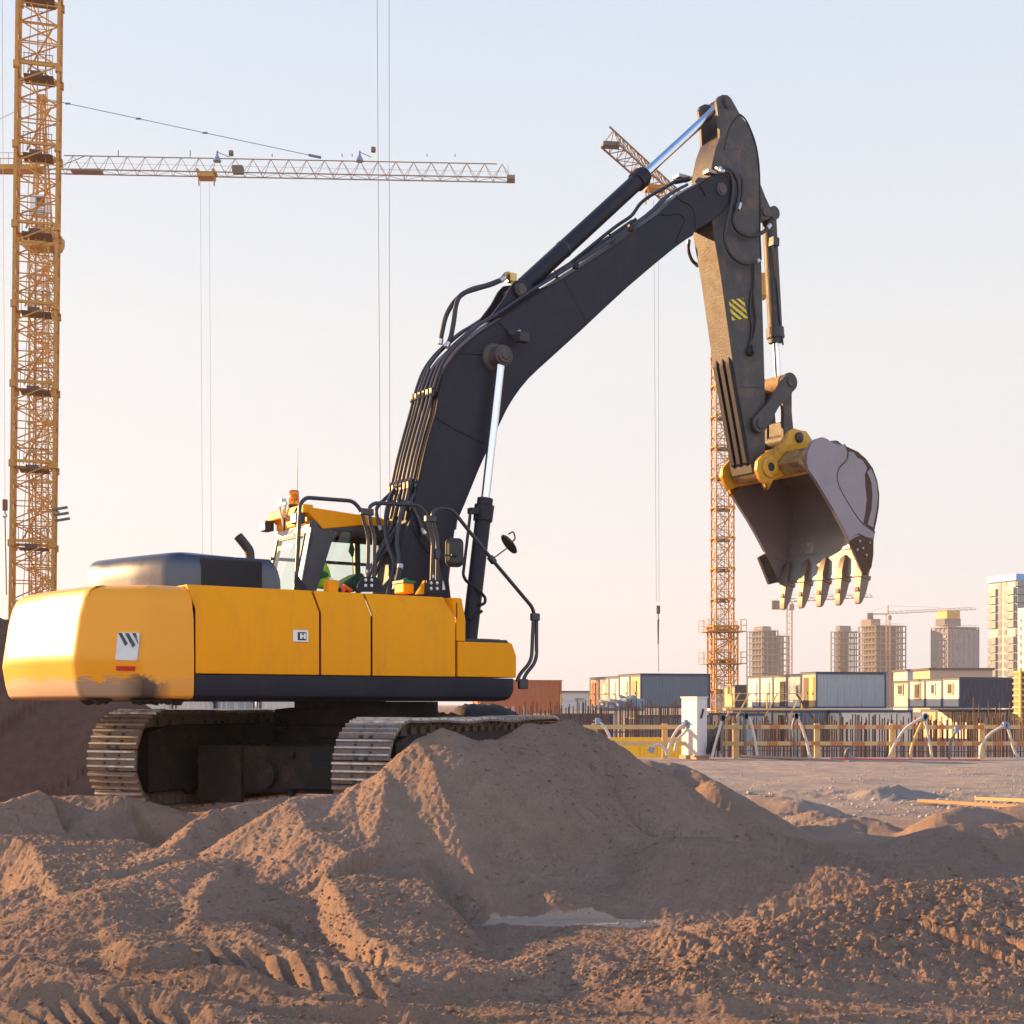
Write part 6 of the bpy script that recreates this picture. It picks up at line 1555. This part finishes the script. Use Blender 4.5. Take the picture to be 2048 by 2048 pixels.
# low buildings beyond the cabins
def low_block(px0, px1, yt, D_, m_, label, cat='building', rs=3):
    s_ = FP/D_; o = empty('warehouse', ((px0-CX)/s_, D_, 0), 0, label, cat); w_ = (px1-px0)/s_; h_ = CAMZ+(HY-yt)/s_
    b_ = MB(); b_.box2((0, 0, 0), (w_, 14, h_)); b_.build('wall', m_, o, smooth=0)
    b_ = MB(); b_.box2((-.4, -.4, h_), (w_+.4, 14.4, h_+.5)); b_.build('roof', SHADE, o, smooth=0)
    k = max(2, min(12, int(w_/6)))
    for i in range(k):
        b_ = MB(); b_.box((w_*(i+.5)/k, -.06, h_*.6), (w_/k*.4, .12, h_*.2)); b_.build('window', WNL, o, smooth=0)
low_block(1095, 1180, 1385, 420, mat('pale_shed', (.46, .47, .50), .7), 'low pale grey shed on the horizon right of the orange container')
low_block(1815, 1862, 1342, 380, mat('grey_shed', (.34, .36, .40), .7), 'grey flat block on the horizon left of the half clad tower')
low_block(1860, 1985, 1340, 330, mat('tan_shed', (.44, .32, .24), .8), 'long tan building on the horizon below the half clad tower')
low_block(1420, 1500, 1384, 420, mat('blue_shed', (.36, .40, .47), .7), 'low bluish shed on the horizon behind the right crane mast')

# ------------------------------------------------------------------ site cabins, stacked two high
def corr(name, col, **k): return mat(name, col, .55, var=.12, scale=2, dirt=(.26, .15, .09), dirt_amt=.45, dscale=1.6, stretch=(3, 3, .5), **k)
CW = corr('cabin_cream', (.62, .52, .40)); CWH = corr('cabin_white', (.68, .62, .54)); CBL = corr('cabin_blue', (.11, .15, .20)); CGR = corr('cabin_grey', (.33, .36, .38)); CNV = corr('cabin_navy', (.035, .04, .075)); COR = corr('container_orange', (.36, .11, .045)); CTAN = corr('cabin_tan', (.50, .32, .18)); FRM = mat('cabin_frame', (.03, .06, .13), .5, var=.2)
WDR = mat('door_dark', (.05, .035, .025), .6); WYL = mat('yellow_timber', (.66, .40, .13), .6, var=.2, scale=3); WBL = mat('pale_blue_door', (.40, .44, .55), .5); WBR = mat('brown_door', (.42, .20, .10), .6)
YAW = R(15); E1 = Vector((math.cos(YAW), math.sin(YAW), 0)); E2 = Vector((-math.sin(YAW), math.cos(YAW), 0))
def cabin(corner, z0, i, L_, h, mend, mside, label, feat=None, grp=None, roofm=None, cat='site cabin', name='site_cabin'):
    Wd = 2.44; c_ = corner + E2*(Wd+.03)*i
    o = empty(name, (c_.x, c_.y, z0), YAW, label, cat, grp)
    b_ = MB()
    # long side corrugated
    n_ = int(L_/.28); xs_ = []
    pts = []
    for k in range(n_*2+1):
        pts.append((L_*k/(n_*2), .05 if k % 2 else .0))
    vs_ = [(x_, y_+.02, .12) for x_, y_ in pts]+[(x_, y_+.02, h-.10) for x_, y_ in pts]
    m2 = len(pts); b_.add(vs_, [(k, k+1, m2+k+1, m2+k) for k in range(m2-1)])
    b_.build('side_wall', mside, o, smooth=0, recalc=False)
    b_ = MB(); b_.box2((.04, .08, .1), (L_-.03, Wd-.05, h-.06)); b_.build('body', mend, o, smooth=0)
    b_ = MB()
    for y_ in (0, Wd-.12): b_.box2((-.01, y_, 0), (.11, y_+.12, h)); b_.box2((L_-.12, y_, 0), (L_, y_+.12, h))
    b_.box2((-.012, .11, h-.16), (.108, Wd-.11, h-.002)); b_.box2((-.012, .11, .002), (.108, Wd-.11, .14)); b_.box2((.10, -.003, h-.14), (L_-.11, .1, h-.003)); b_.box2((.10, -.003, .003), (L_-.11, .1, .14)); b_.box2((L_-.10, .11, .002), (L_-.01, Wd-.11, .12))
    b_.build('frame', roofm or FRM, o, smooth=0)
    b_ = MB(); b_.box2((-.06, -.06, h), (L_+.06, Wd+.06, h+.05)); b_.build('roof', SHADE if roofm is None else roofm, o, smooth=0)
    for ft_ in (feat or []):
        k, y0, y1, z0_, z1_, mt_ = ft_
        b_ = MB(); b_.box2((-.04, y0, z0_), (.05, y1, z1_)); q = b_.build(k, mt_, o, smooth=0)
        if k == 'window':
            b_ = MB(); b_.box2((-.05, y0+.12, z0_+.12), (-.035, y1-.12, z1_-.12)); b_.build('pane', WNM, q, smooth=0)
        if k == 'door':
            b_ = MB(); b_.box2((-.09, y0+.06, z0_+.9), (-.04, y0+.12, z0_+1.1)); b_.build('handle', DGR, q, smooth=0)
    return o
def cpos(px, D_): p = W(px, HY, D_); return Vector((p.x, p.y, 0))
zU, zL = 1.50, -1.12
G1 = 'stacked site cabins across the pit'
DR = lambda m_, a=.7, b_=1.6: ('door', a, b_, .15, 2.1, m_)
WN = lambda m_, a=.8, b_=1.6: ('window', a, b_, 1.05, 2.0, m_)
# block behind the blue side
p = cpos(1281, 106)
cabin(p, zU, 0, 5.7, 2.6, CTAN, CBL, 'upper cabin with a blue grey long side and tan door end', [DR(WBR, .9, 1.9)], G1)
cabin(p, zU, 1, 5.7, 2.6, CWH, CBL, 'upper white cabin end next to the tan door end', [DR(CW, .5, 1.4)], G1)
cabin(p, zU, 2, 5.7, 2.5, CWH, CBL, 'upper white cabin end, third from the blue grey side', [DR(CWH, .9, 1.9)], G1)
cabin(p, zU, 3, 5.7, 2.5, CW, CBL, 'upper cream cabin end beside the reddish one', [DR(CWH, .5, 1.4)], G1)
cabin(p, zU, 4, 5.7, 2.5, CTAN, CBL, 'reddish tan cabin end at the left of its upper row', [DR(COR, .9, 1.9)], G1)
oc = cabin(cpos(960, 108), .9, 0, 6.6, 2.75, COR, COR, 'rusty orange container right of the excavator body', [DR(COR, .4, 1.2)], None, COR, 'container', 'container')
# hut behind the crane foot
cabin(cpos(1470, 118), 1.5, 0, 2.2, 1.9, CTAN, CNV, 'small beige hut with a yellow window and navy side behind the crane foot', [WN(WYL, .8, 1.6)], G1)
p = cpos(1632, 105)
cabin(p, zU, 0, 5.9, 2.7, CW, CGR, 'upper cabin with a long stained grey side and an open yellow door', [('door', 1.2, 2.0, .15, 2.35, WDR), ('door', .35, 1.1, .1, 2.4, WYL)], G1)
cabin(p, zU, 1, 5.9, 2.6, CWH, CGR, 'upper plain white cabin end left of the open yellow door', [('window', .2, .9, .9, 1.9, CWH)], G1)
cabin(p, zU, 2, 5.9, 2.6, CW, CGR, 'upper cabin end with a dark open doorway', [('door', .3, 1.15, .15, 2.1, WDR)], G1)
cabin(p, zU, 3, 5.9, 2.6, CWH, CGR, 'upper white cabin end right of the pale blue door', [DR(CW, .6, 1.5)], G1)
cabin(p, zU, 4, 5.9, 2.6, CWH, CGR, 'upper cabin end with a pale blue door, left end of its row', [DR(WBL, .5, 1.6)], G1)
p = cpos(1919, 108)
cabin(p, zU, 0, 4.9, 2.35, CWH, CNV, 'upper cabin with a dark navy long side and a two pane yellow window', [WN(WYL, .9, 1.7)], G1)
cabin(p, zU, 1, 4.9, 2.3, CWH, CNV, 'upper white cabin end with a small dark window', [WN(CWH, .9, 1.6)], G1)
cabin(p, zU, 2, 4.9, 2.3, CWH, CNV, 'upper white cabin end with a large yellow framed window', [('window', .6, 1.6, .7, 2.05, WYL)], G1)
cabin(p, zU, 3, 4.9, 2.2, CW, CNV, 'upper cream cabin end partly behind the grey sided cabin', [WN(CTAN, .8, 1.7)], G1)
# lower row
p = cpos(1602, 104)
for i, (m_, lb, ft_) in enumerate([(CWH, 'lower cabin with a short blue side below the open yellow door', [DR(CW)]), (CW, 'lower cabin end with a brown doorway below the crane side stair', [DR(WDR, .5, 1.3)]), (CWH, 'lower white cabin end below the plain white one', [WN(CTAN)]), (CW, 'lower cream cabin end left of its white neighbour', [DR(CTAN)]), (CWH, 'leftmost lower cabin end of the middle block', [DR(CWH)])]):
    cabin(p, zL, i, 2.2, 2.45, m_, CBL, lb, ft_, G1)
p = cpos(1680, 103)
for i, (m_, lb, ft_) in enumerate([(CWH, 'lower cabin with a pale long side under a blue roof edge', [DR(CW)]), (CWH, 'lower white cabin end left of the blue edged roof', [DR(CTAN, .6, 1.4)])]):
    cabin(p, zL, i, 6.0, 2.45, m_, CWH, lb, ft_, G1, FRM)
p = cpos(2052, 106)
for i, (m_, lb, ft_) in enumerate([(CTAN, 'lower tan cabin end at the right edge of the frame', [WN(WYL)]), (CW, 'lower cream cabin end with a yellow panel, second from right', [('window', .4, 2.0, .9, 2.0, WYL)]), (CWH, 'lower cabin end below the dark navy side', [DR(CW)]), (CGR, 'lower greyish cabin end below the two pane window', [WN(CWH)]), (CW, 'lower cream cabin end below the small dark window', [DR(CWH)]), (CTAN, 'lower tan cabin end just right of the blue edged roof', [WN(WYL)])]):
    cabin(p, zL, i, 5, 2.45, m_, CGR, lb, ft_, G1)
p = cpos(1470, 104)
cabin(p, zL, 0, 2.6, 2.2, CW, CGR, 'low cream cabin behind the white electric cabinet', [DR(CTAN)], G1)
cabin(p, zL, 1, 2.6, 2.2, CTAN, CGR, 'low tan cabin just left of the one behind the electric cabinet', [DR(CW)], G1)
p = cpos(1275, 100)
cabin(p, zL-.2, 0, 5.8, 2.3, CW, CBL, 'lower dark blue sided cabin behind the rusty bars', [DR(CW)], G1)
p = cpos(1105, 100)
cabin(p, zL-.1, 0, 4.6, 2.3, CWH, CNV, 'lower navy sided cabin with a bright end below the orange container', [DR(CW)], G1)
cabin(p, zL-.1, 1, 4.6, 2.3, CWH, CNV, 'lower white cabin end left of the navy sided one', [WN(WYL)], G1)
# pale cabins seen under the machine body
for k, (px, m1, m2, lb) in enumerate([(268, CWH, CWH, 'pale cabin seen under the counterweight, leftmost'), (350, CTAN, CWH, 'pale cabin with a tan end seen under the body'), (432, CWH, CGR, 'grey sided cabin seen in the gap under the body'), (520, CWH, CWH, 'pale cabin seen in the gap nearest the swing bearing')]):
    cabin(cpos(px, 84), -.55, 0, 2.3, 2.9, m1, m2, lb, [DR(CW)], 'pale cabins behind the tracks')
# tarpaulin heap on the lower roofs
tb_ = bmesh.new(); bmesh.ops.create_icosphere(tb_, subdivisions=4, radius=1)
for v in tb_.verts:
    n_ = v.co.copy(); f = 1+.28*math.sin(n_.x*5+n_.y*3)*math.cos(n_.z*6)+.16*math.sin(n_.x*13+n_.z*9)
    v.co = Vector((n_.x*1.6*f, n_.y*.9*f, max(-.2, n_.z*.75*f)))
tm = bpy.data.meshes.new('tarpaulin'); tb_.to_mesh(tm); tb_.free(); to_ = bpy.data.objects.new('tarpaulin_heap', tm); C.objects.link(to_); tm.materials.append(mat('blue_grey_tarp', (.17, .21, .26), .6, var=.4, scale=4)); to_.location = W(1243, 1416, 96); tag(to_, 'crumpled blue grey tarpaulin heap below the white cabin ends', 'tarpaulin')

# ------------------------------------------------------------------ timber works
TIM = mat('pale_timber', (.62, .40, .17), .7, var=.22, scale=6, stretch=(1, 1, 1)); TIMO = mat('orange_painted_timber', (.50, .19, .075), .7, var=.25, scale=5)
def rail_run(pts, h, name, label, cat='railing', posts=2.0, z0=None):
    o = empty(name, pts[0], 0, label, cat); a0 = Vector(pts[0])
    for k in range(len(pts)-1):
        a = Vector(pts[k])-a0; b_ = Vector(pts[k+1])-a0; L_ = (b_-a).length; n_ = max(1, round(L_/posts))
        for hh_ in (h, h*.55):
            m_ = MB(); m_.bar(a+Vector((0, 0, hh_)), b_+Vector((0, 0, hh_)), .05, .14, up=(0, 1, 0)); m_.build('rail', TIM, o, smooth=0)
        for i in range(n_+1):
            q = a.lerp(b_, i/n_); m_ = MB(); m_.box(q+Vector((0, .06, h/2)), (.09, .09, h)); m_.build('post', TIM, o, smooth=0)
    return o
rail_run([W(1122, 1417, 98), W(1232, 1417, 98)], 1.0, 'timber_handrail', 'pale timber handrail in front of the upper left cabin ends')
q0, q1 = W(1465, 1417, 98), W(1604, 1417, 98)
o = rail_run([q0, q1], 1.05, 'timber_walkway', 'timber walkway railing in front of the upper middle cabin ends', 'walkway')
m_ = MB(); d_ = q1-q0; m_.box(d_/2+Vector((0, .5, -.06)), (d_.length+1, 1.4, .12)); m_.build('walkway_deck', TIM, o, smooth=0)
for f in (0, .15, .55, .9):
    m_ = MB(); m_.bar(d_*f+Vector((-.6, 0, -.9)), d_*f+Vector((.5, 0, 1.1)), .09); m_.build('brace', TIM, o, smooth=0)
m_ = MB(); m_.bar(d_*.92+Vector((0, 0, 1)), d_*1.2+Vector((0, 0, -1.0)), .12); m_.build('stair_stringer', WDR, o, smooth=0)
# formwork tower at the right edge
fw = empty('formwork_tower', W(2062, 1410, 100), R(15), 'timber formwork tower at the right edge above the cabins', 'formwork')
for i in range(9):
    m_ = MB(); m_.box((0, 0, -1+i*.42), (2.4, .9, .12)); m_.build('timber_beam', TIM, fw, smooth=0)
for i in range(6):
    m_ = MB(); m_.box((-1.1+i*.44, -.3, .6), (.13, .2, 4.0)); m_.build('timber_stud', WYL, fw, smooth=0)
m_ = MB(); m_.box((0, .2, .5), (2.2, .5, 3.8)); m_.build('backing_panel', WBR, fw, smooth=0)
fw2 = MB(); fw2.box((0, 0, 0), (3.4, .1, 1.0)); 
for k in range(6): fw2.box((-1.5+k*.6, -.09, 0), (.08, .08, 1.0))
f2 = fw2.build('yellow_shuttering', mat('bright_yellow_board', (.80, .50, .03), .5, var=.15), None, smooth=0); f2.location = W(1300, 1503, 49.2); tag(f2, 'bright yellow formwork panel behind the plain railing', 'formwork')

# ------------------------------------------------------------------ rusty starter bars in the pit
RB = mat('rusty_rebar', (.12, .06, .035), .85, var=.4, scale=3)
random.seed(11)
def cage(px0, px1, ytop, D_, dens, label, jit=.25, zb_=-4.0, rows=1, hs=5, r_=.024, name='rebar_cage', m_=None):
    a = W(px0, ytop, D_); b_ = W(px1, ytop, D_); L_ = b_.x-a.x; o = MB(); n_ = int(L_/dens)
    for rw_ in range(rows):
        for i in range(n_):
            x_ = i*dens+random.uniform(-.4, .4)*dens; top_ = a.z-zb_+random.uniform(-jit, jit*.4); y_ = rw_*.5
            if random.random() < .08: continue
            o.bar((x_, y_, 0), (x_+random.uniform(-.06, .06), y_+random.uniform(-.05, .05), top_), r_*2)
        for k in range(hs): z_ = (a.z-zb_-jit-.3)*(k+1)/hs*(.75+.03*k); o.bar((0, rw_*.5, z_), (L_, rw_*.5, z_), r_*2)
    q = o.build(name, m_ or RB, None, smooth=0); q.location = (a.x, a.y, zb_); tag(q, label, 'rebar'); q['group'] = 'rusty starter bars in the pit'; return q
cage(1040, 1130, 1408, 62, .078, 'rusty starter bars just right of the excavator body', .35)
cage(1132, 1212, 1405, 64, .078, 'rusty starter bars below the small timber handrail', .35)
cage(1214, 1290, 1402, 60, .075, 'rusty starter bars in front of the tarpaulin heap', .35)
cage(1292, 1362, 1403, 62, .075, 'rusty starter bars in front of the blue grey cabin side', .35)
cage(1080, 1362, 1450, 54, .15, 'dense rebar mesh low behind the plain yellow railing', .1, hs=12, r_=.014)
cage(1414, 1500, 1432, 60, .085, 'rusty starter bars right of the electric cabinet', .35)
cage(1500, 1600, 1436, 62, .085, 'rusty starter bars below the timber walkway', .35)
cage(1602, 1700, 1434, 58, .08, 'rusty starter bars below the stained grey cabin side', .3)
cage(1702, 1800, 1432, 60, .08, 'rusty starter bars in front of the blue edged roof', .3)
cage(1802, 1900, 1436, 62, .08, 'rusty starter bars below the yellow framed windows', .3)
cage(1902, 2060, 1428, 60, .085, 'rusty starter bars at the right edge, behind the last railing post', .35)
cage(1946, 2030, 1400, 70, .30, 'tall thin starter bars in front of the navy cabin side', .5)
cage(1420, 1750, 1478, 53, .19, 'low dense rebar mesh behind the striped railing, middle', .1, hs=9, r_=.014)
cage(1752, 2080, 1480, 53, .19, 'low dense rebar mesh behind the striped railing, right', .1, hs=9, r_=.014)
FW = mat('galvanised_mesh', (.55, .52, .50), .5, metal=.3)
for k in range(3):
    q = cage(232+118*k, 348+118*k, 1405, 46+k*.3, .13, ['pale mesh panel under the counterweight, left of three', 'pale mesh panel under the body, middle of three', 'pale mesh panel under the body, nearest the swing bearing'][k], .03, zb_=.1, hs=12, r_=.012, name='mesh_panel', m_=FW); q['category'] = 'mesh panel'; q['group'] = 'mesh panels behind the tracks'
q = cage(880, 1060, 1412, 46, .13, 'pale mesh panel seen just above the far end of the right track', .03, zb_=.1, hs=10, r_=.012, name='mesh_panel', m_=FW); q['category'] = 'mesh panel'; q['group'] = 'mesh panels behind the tracks'

# ------------------------------------------------------------------ striped railing along the pit edge
DRL = 45.6
rl_ = empty('pit_railing', W(1150, HY, DRL), 0, 'timber railing along the pit edge, its right part striped orange', 'railing'); rl_.location.z = 0
ox_ = rl_.location.x; oy_ = rl_.location.y
def rx(px, D_=DRL): return (px-CX)/FP*D_-ox_
for zc_, lb in ((CAMZ-.717, 0), (CAMZ-1.254, 1)):
    xa = rx(1150); xb_ = rx(1470)
    m_ = MB(); m_.box2((xa, -.03, zc_-.07), (xb_, .02, zc_+.07)); m_.build('rail', TIM, rl_, smooth=0)
    m_ = MB(); x_ = xb_; k = 0
    random.seed(20+lb)
    while x_ < rx(2100):
        w_ = random.choice((.28, .34, .42)) ; m_.mi = k % 2; dz = .004*math.sin(x_); m_.box2((x_, -.03, zc_-.065+dz), (x_+w_, .02, zc_+.065+dz)); x_ += w_; k += 1
    m_.build('striped_rail', [TIM, TIMO], rl_, smooth=0)
for px in (1190, 1330, 1472, 1635, 1786, 1965):
    m_ = MB(); m_.box2((rx(px)-.09, .02, -.1), (rx(px)+.09, .12, CAMZ-.60)); m_.build('post', TIM, rl_, smooth=0)
# electric cabinet
g = R(28); cbx = empty('electric_cabinet', W(1394, HY, 45.0), g, 'tall off white electric cabinet standing at the pit edge', 'cabinet'); cbx.location.z = .12
CABM2 = mat('cabinet_paint', (.66, .60, .60), .5, var=.05, dirt=(.4, .3, .22), dirt_amt=.3)
m_ = MB(); m_.box2((0, 0, 0), (.40, .86, 1.86)); cbo = m_.build('housing', CABM2, cbx, bevel=.01)
m_ = MB(); m_.box2((-.03, -.03, 1.86), (.43, .89, 1.90)); m_.build('lid', CABM2, cbx, smooth=0)
m_ = MB(); m_.bar((.14, -.02, 1.2), (.24, -.02, 1.50), .05); m_.build('handle', BLK, cbx, smooth=0)
m_ = MB(); m_.box2((-.05, -.05, -.14), (.45, .92, 0)); m_.build('pallet', WBR, cbx, smooth=0)
cv = MB(); q = W(1440, 1500, 45.2)
for k in range(5): cv.tube(smooth_path([W(1412+k*3, 1508, 45+.05*k), W(1418+k*4, 1486-k*3, 45), W(1440, 1470+k*6, 45.1), W(1436+k*3, 1502, 45.2)], 5), .02, 6)
tag(cv.build('cable_coil', mat('black_cable', (.03, .02, .02), .6), None), 'tangle of black cables at the foot of the electric cabinet', 'cable')
bd = MB(); bd.prism([(0, 0), (.55, .35), (.58, 1.05), (.05, .75)], 0, .05); bdo = bd.build('scrap_board', DGR, None, smooth=0); bdo.location = W(1410, 1513, 45.3); tag(bdo, 'dark board leaning beside the electric cabinet', 'board')
# dewatering hoses
HW = mat('white_hose', (.60, .52, .46), .5, var=.12, scale=6); HD = mat('dark_hose', (.16, .14, .13), .5); FB = mat('blue_grey_fitting', (.22, .30, .42), .45, var=.3)
HS = [ ([(1195, 1442), (1207, 1452), (1216, 1466), (1222, 1480)], HW, 'short white hose rising behind the mound crest'),
 ([(1303, 1500), (1308, 1492), (1318, 1489), (1330, 1500), (1336, 1512)], HW, 'low white looped hose left of the plain railing post'),
 ([(1333, 1512), (1342, 1482), (1356, 1458), (1372, 1446)], HW, 'long white hose curving up to the electric cabinet'),
 ([(1349, 1502), (1356, 1478), (1370, 1464), (1376, 1450)], HW, 'shorter hose beside the one curving to the cabinet'),
 ([(1424, 1514), (1430, 1490), (1438, 1462), (1446, 1436)], HW, 'straight pale hose right of the cabinet'),
 ([(1444, 1508), (1443, 1485), (1444, 1460), (1446, 1436)], HD, 'dark hose beside the straight pale one'),
 ([(1490, 1506), (1490, 1470), (1488, 1445), (1492, 1432)], HD, 'dark upright hose right of the first striped post'),
 ([(1492, 1432), (1500, 1440), (1508, 1470), (1514, 1512)], HW, 'white hose falling from the dark upright one'),
 ([(1591, 1512), (1588, 1480), (1586, 1450), (1592, 1432)], HD, 'dark upright hose left of the second striped post'),
 ([(1592, 1432), (1602, 1450), (1612, 1480), (1620, 1514)], HW, 'white hose falling beside the second striped post'),
 ([(1692, 1519), (1692, 1505), (1697, 1497), (1702, 1502), (1702, 1518)], HD, 'small hooked hose between two striped posts'),
 ([(1775, 1520), (1790, 1488), (1812, 1456), (1850, 1432)], HW, 'longest white hose arching up from the pit edge'),
 ([(1822, 1520), (1822, 1500), (1832, 1470), (1848, 1436)], WYL, 'yellowed hose below the long arching one'),
 ([(1850, 1434), (1854, 1460), (1860, 1490), (1864, 1516)], HW, 'white hose falling steeply right of the long arch'),
 ([(1898, 1520), (1900, 1495), (1905, 1475), (1913, 1460)], HD, 'short dark hose left of the last post'),
 ([(1960, 1512), (1964, 1490), (1980, 1468), (2010, 1450)], HW, 'pale hose arching right of the last post'),
 ([(2014, 1452), (2020, 1470), (2028, 1500), (2040, 1520)], HW, 'white hose falling at the right edge of the frame')]
for l, m_h, lb in HS:
    mb_ = MB(); P_ = [W(px, py, 44.9) for px, py in l]; mb_.tube(smooth_path(P_, 5), .045, 8)
    o = mb_.build('dewatering_hose', m_h, None); tag(o, lb, 'hose', 'dewatering hoses along the pit edge')
    f_ = MB(); e_ = min((P_[0], P_[-1]), key=lambda v: -v.z); f_.box(e_, (.14, .14, .20)); f_.bar(e_-Vector((.14, 0, .0)), e_+Vector((.14, 0, .03)), .05); f_.build('coupling', FB, o, bevel=.02)
rp = MB(); rp.tube(smooth_path([W(1660, 1519, 44.2), W(1760, 1521, 44), W(1850, 1522, 43.8), W(1960, 1522, 44)], 5), .06, 8); tag(rp.build('red_pipe', mat('faded_red', (.50, .10, .08), .6), None), 'faded red pipe lying along the pit edge', 'pipe')
rp = MB(); rp.tube(smooth_path([W(1480, 1513, 44.4), W(1560, 1516, 44), W(1640, 1520, 43.6), W(1700, 1524, 43)], 5), .05, 8); tag(rp.build('ground_hose', mat('brown_hose', (.30, .20, .14), .6), None), 'brown hose lying flat along the pit edge, left of the red pipe', 'hose')
# planks
for k, (a, b_, lb) in enumerate([((1840, 1601), (2075, 1615), 'long weathered plank lying on the pale dirt'), ((1954, 1597), (2085, 1602), 'shorter yellow plank lying behind the long one')]):
    A_ = WZ(*a, .10); B_ = WZ(*b_, .12); m_ = MB(); m_.bar(A_, B_, .16, .05, up=(0, 0, 1)) if False else m_.bar(A_, B_, .05, .16, up=(0, 1, 0)); tag(m_.build('plank', TIM if k else mat('old_plank', (.42, .24, .12), .8, var=.3, scale=4), None, bevel=.006), lb, 'plank', 'planks on the dirt')

# ------------------------------------------------------------------ loose clods and stones
def scatter(name, n_, region, smin, smax, mt, label, seed, flat=.7, dens=None):
    rs = np.random.RandomState(seed); X, Y = region(rs, n_); Z = height(X, Y)
    ico = bmesh.new(); bmesh.ops.create_icosphere(ico, subdivisions=1, radius=1); iv = np.array([v.co[:] for v in ico.verts]); ifc = np.array([[v.index for v in f.verts] for f in ico.faces]); ico.free()
    n_ = len(X); s_ = smin*(smax/smin)**(rs.rand(n_)**2.2)
    V_ = iv[None]*(1+.35*(rs.rand(n_, len(iv), 1)-.5))*s_[:, None, None]
    V_ = V_*(1+.5*(rs.rand(n_, 1, 3)-.5)); V_[:, :, 2] *= flat
    V_ += np.stack([X, Y, Z+s_*.15], 1)[:, None]
    F_ = ifc[None]+np.arange(n_)[:, None, None]*len(iv)
    me_ = bpy.data.meshes.new(name); me_.vertices.add(n_*len(iv)); me_.vertices.foreach_set('co', V_.astype(np.float32).ravel())
    nf_ = n_*len(ifc); me_.loops.add(nf_*3); me_.loops.foreach_set('vertex_index', F_.astype(np.int32).ravel()); me_.polygons.add(nf_)
    me_.polygons.foreach_set('loop_start', np.arange(0, nf_*3, 3, dtype=np.int32)); me_.polygons.foreach_set('loop_total', np.full(nf_, 3, np.int32)); me_.update(calc_edges=True)
    me_.materials.append(mt); o = bpy.data.objects.new(name, me_); C.objects.link(o); tag(o, label, kind='stuff'); return o
def regA(rs, n_):
    Y = 6.8+ (rs.rand(n_)**1.3)*9.5; X = (rs.rand(n_)*2-1)*.42*Y; return X, Y
def regB(rs, n_):
    k = rs.randint(0, 4, n_); cx_ = np.array([1.0, 2.6, -1.3, .1])[k]; cy_ = np.array([8.4, 9.2, 9.6, 13.0])[k]; return cx_+rs.randn(n_)*np.array([.5, .9, .5, 1.3])[k], cy_+rs.randn(n_)*np.array([.25, .4, .8, .7])[k]
def regC(rs, n_):
    Y = 19+rs.rand(n_)*22; X = (rs.rand(n_)*.40-.02)*Y+1; return X, Y
def regD(rs, n_):
    Y = 24+rs.randn(n_)*2.2; X = 8.0+rs.randn(n_)*1.8; return X, Y
scatter('sand_clods', 22000, regA, .004, .017, SAND, 'small crumbs of sand strewn over the foreground', 1)
scatter('soil_lumps', 2600, regB, .006, .026, SAND, 'larger lumps of damp sand on the mound slopes', 2)
STN = mat('pale_stone', (.33, .30, .285), .8, var=.3, scale=6)
scatter('gravel', 3000, regC, .008, .035, STN, 'pale gravel on the flat dirt behind the mounds', 3)
scatter('rubble', 260, regD, .02, .07, STN, 'pale rubble near the planks', 4)
# ------------------------------------------------------------------ small lettering and air
add_text('JOHN DEERE', .078, mat('faded_lettering', (.75, .78, .76), .5), rwo, tuple(RP(.84, .72)+Vector((-.02, 0, 0))), (R(90), 0, R(-90)), depth=.001)
HZ = bpy.data.materials.new('haze_air'); HZ.use_nodes = True; N = HZ.node_tree.nodes; L = HZ.node_tree.links
N.remove(N['Principled BSDF']); pv_ = N.new('ShaderNodeVolumePrincipled'); pv_.inputs['Color'].default_value = (.99, .97, .97, 1); pv_.inputs['Density'].default_value = .0002; pv_.inputs['Anisotropy'].default_value = .2
L.new(pv_.outputs[0], N['Material Output'].inputs['Volume'])
m_ = MB(); m_.box2((-900, -60, -12), (1100, 1500, 110)); hz_ = m_.build('haze', HZ, None, smooth=0); tag(hz_, 'thin evening haze over the building site', kind='stuff')
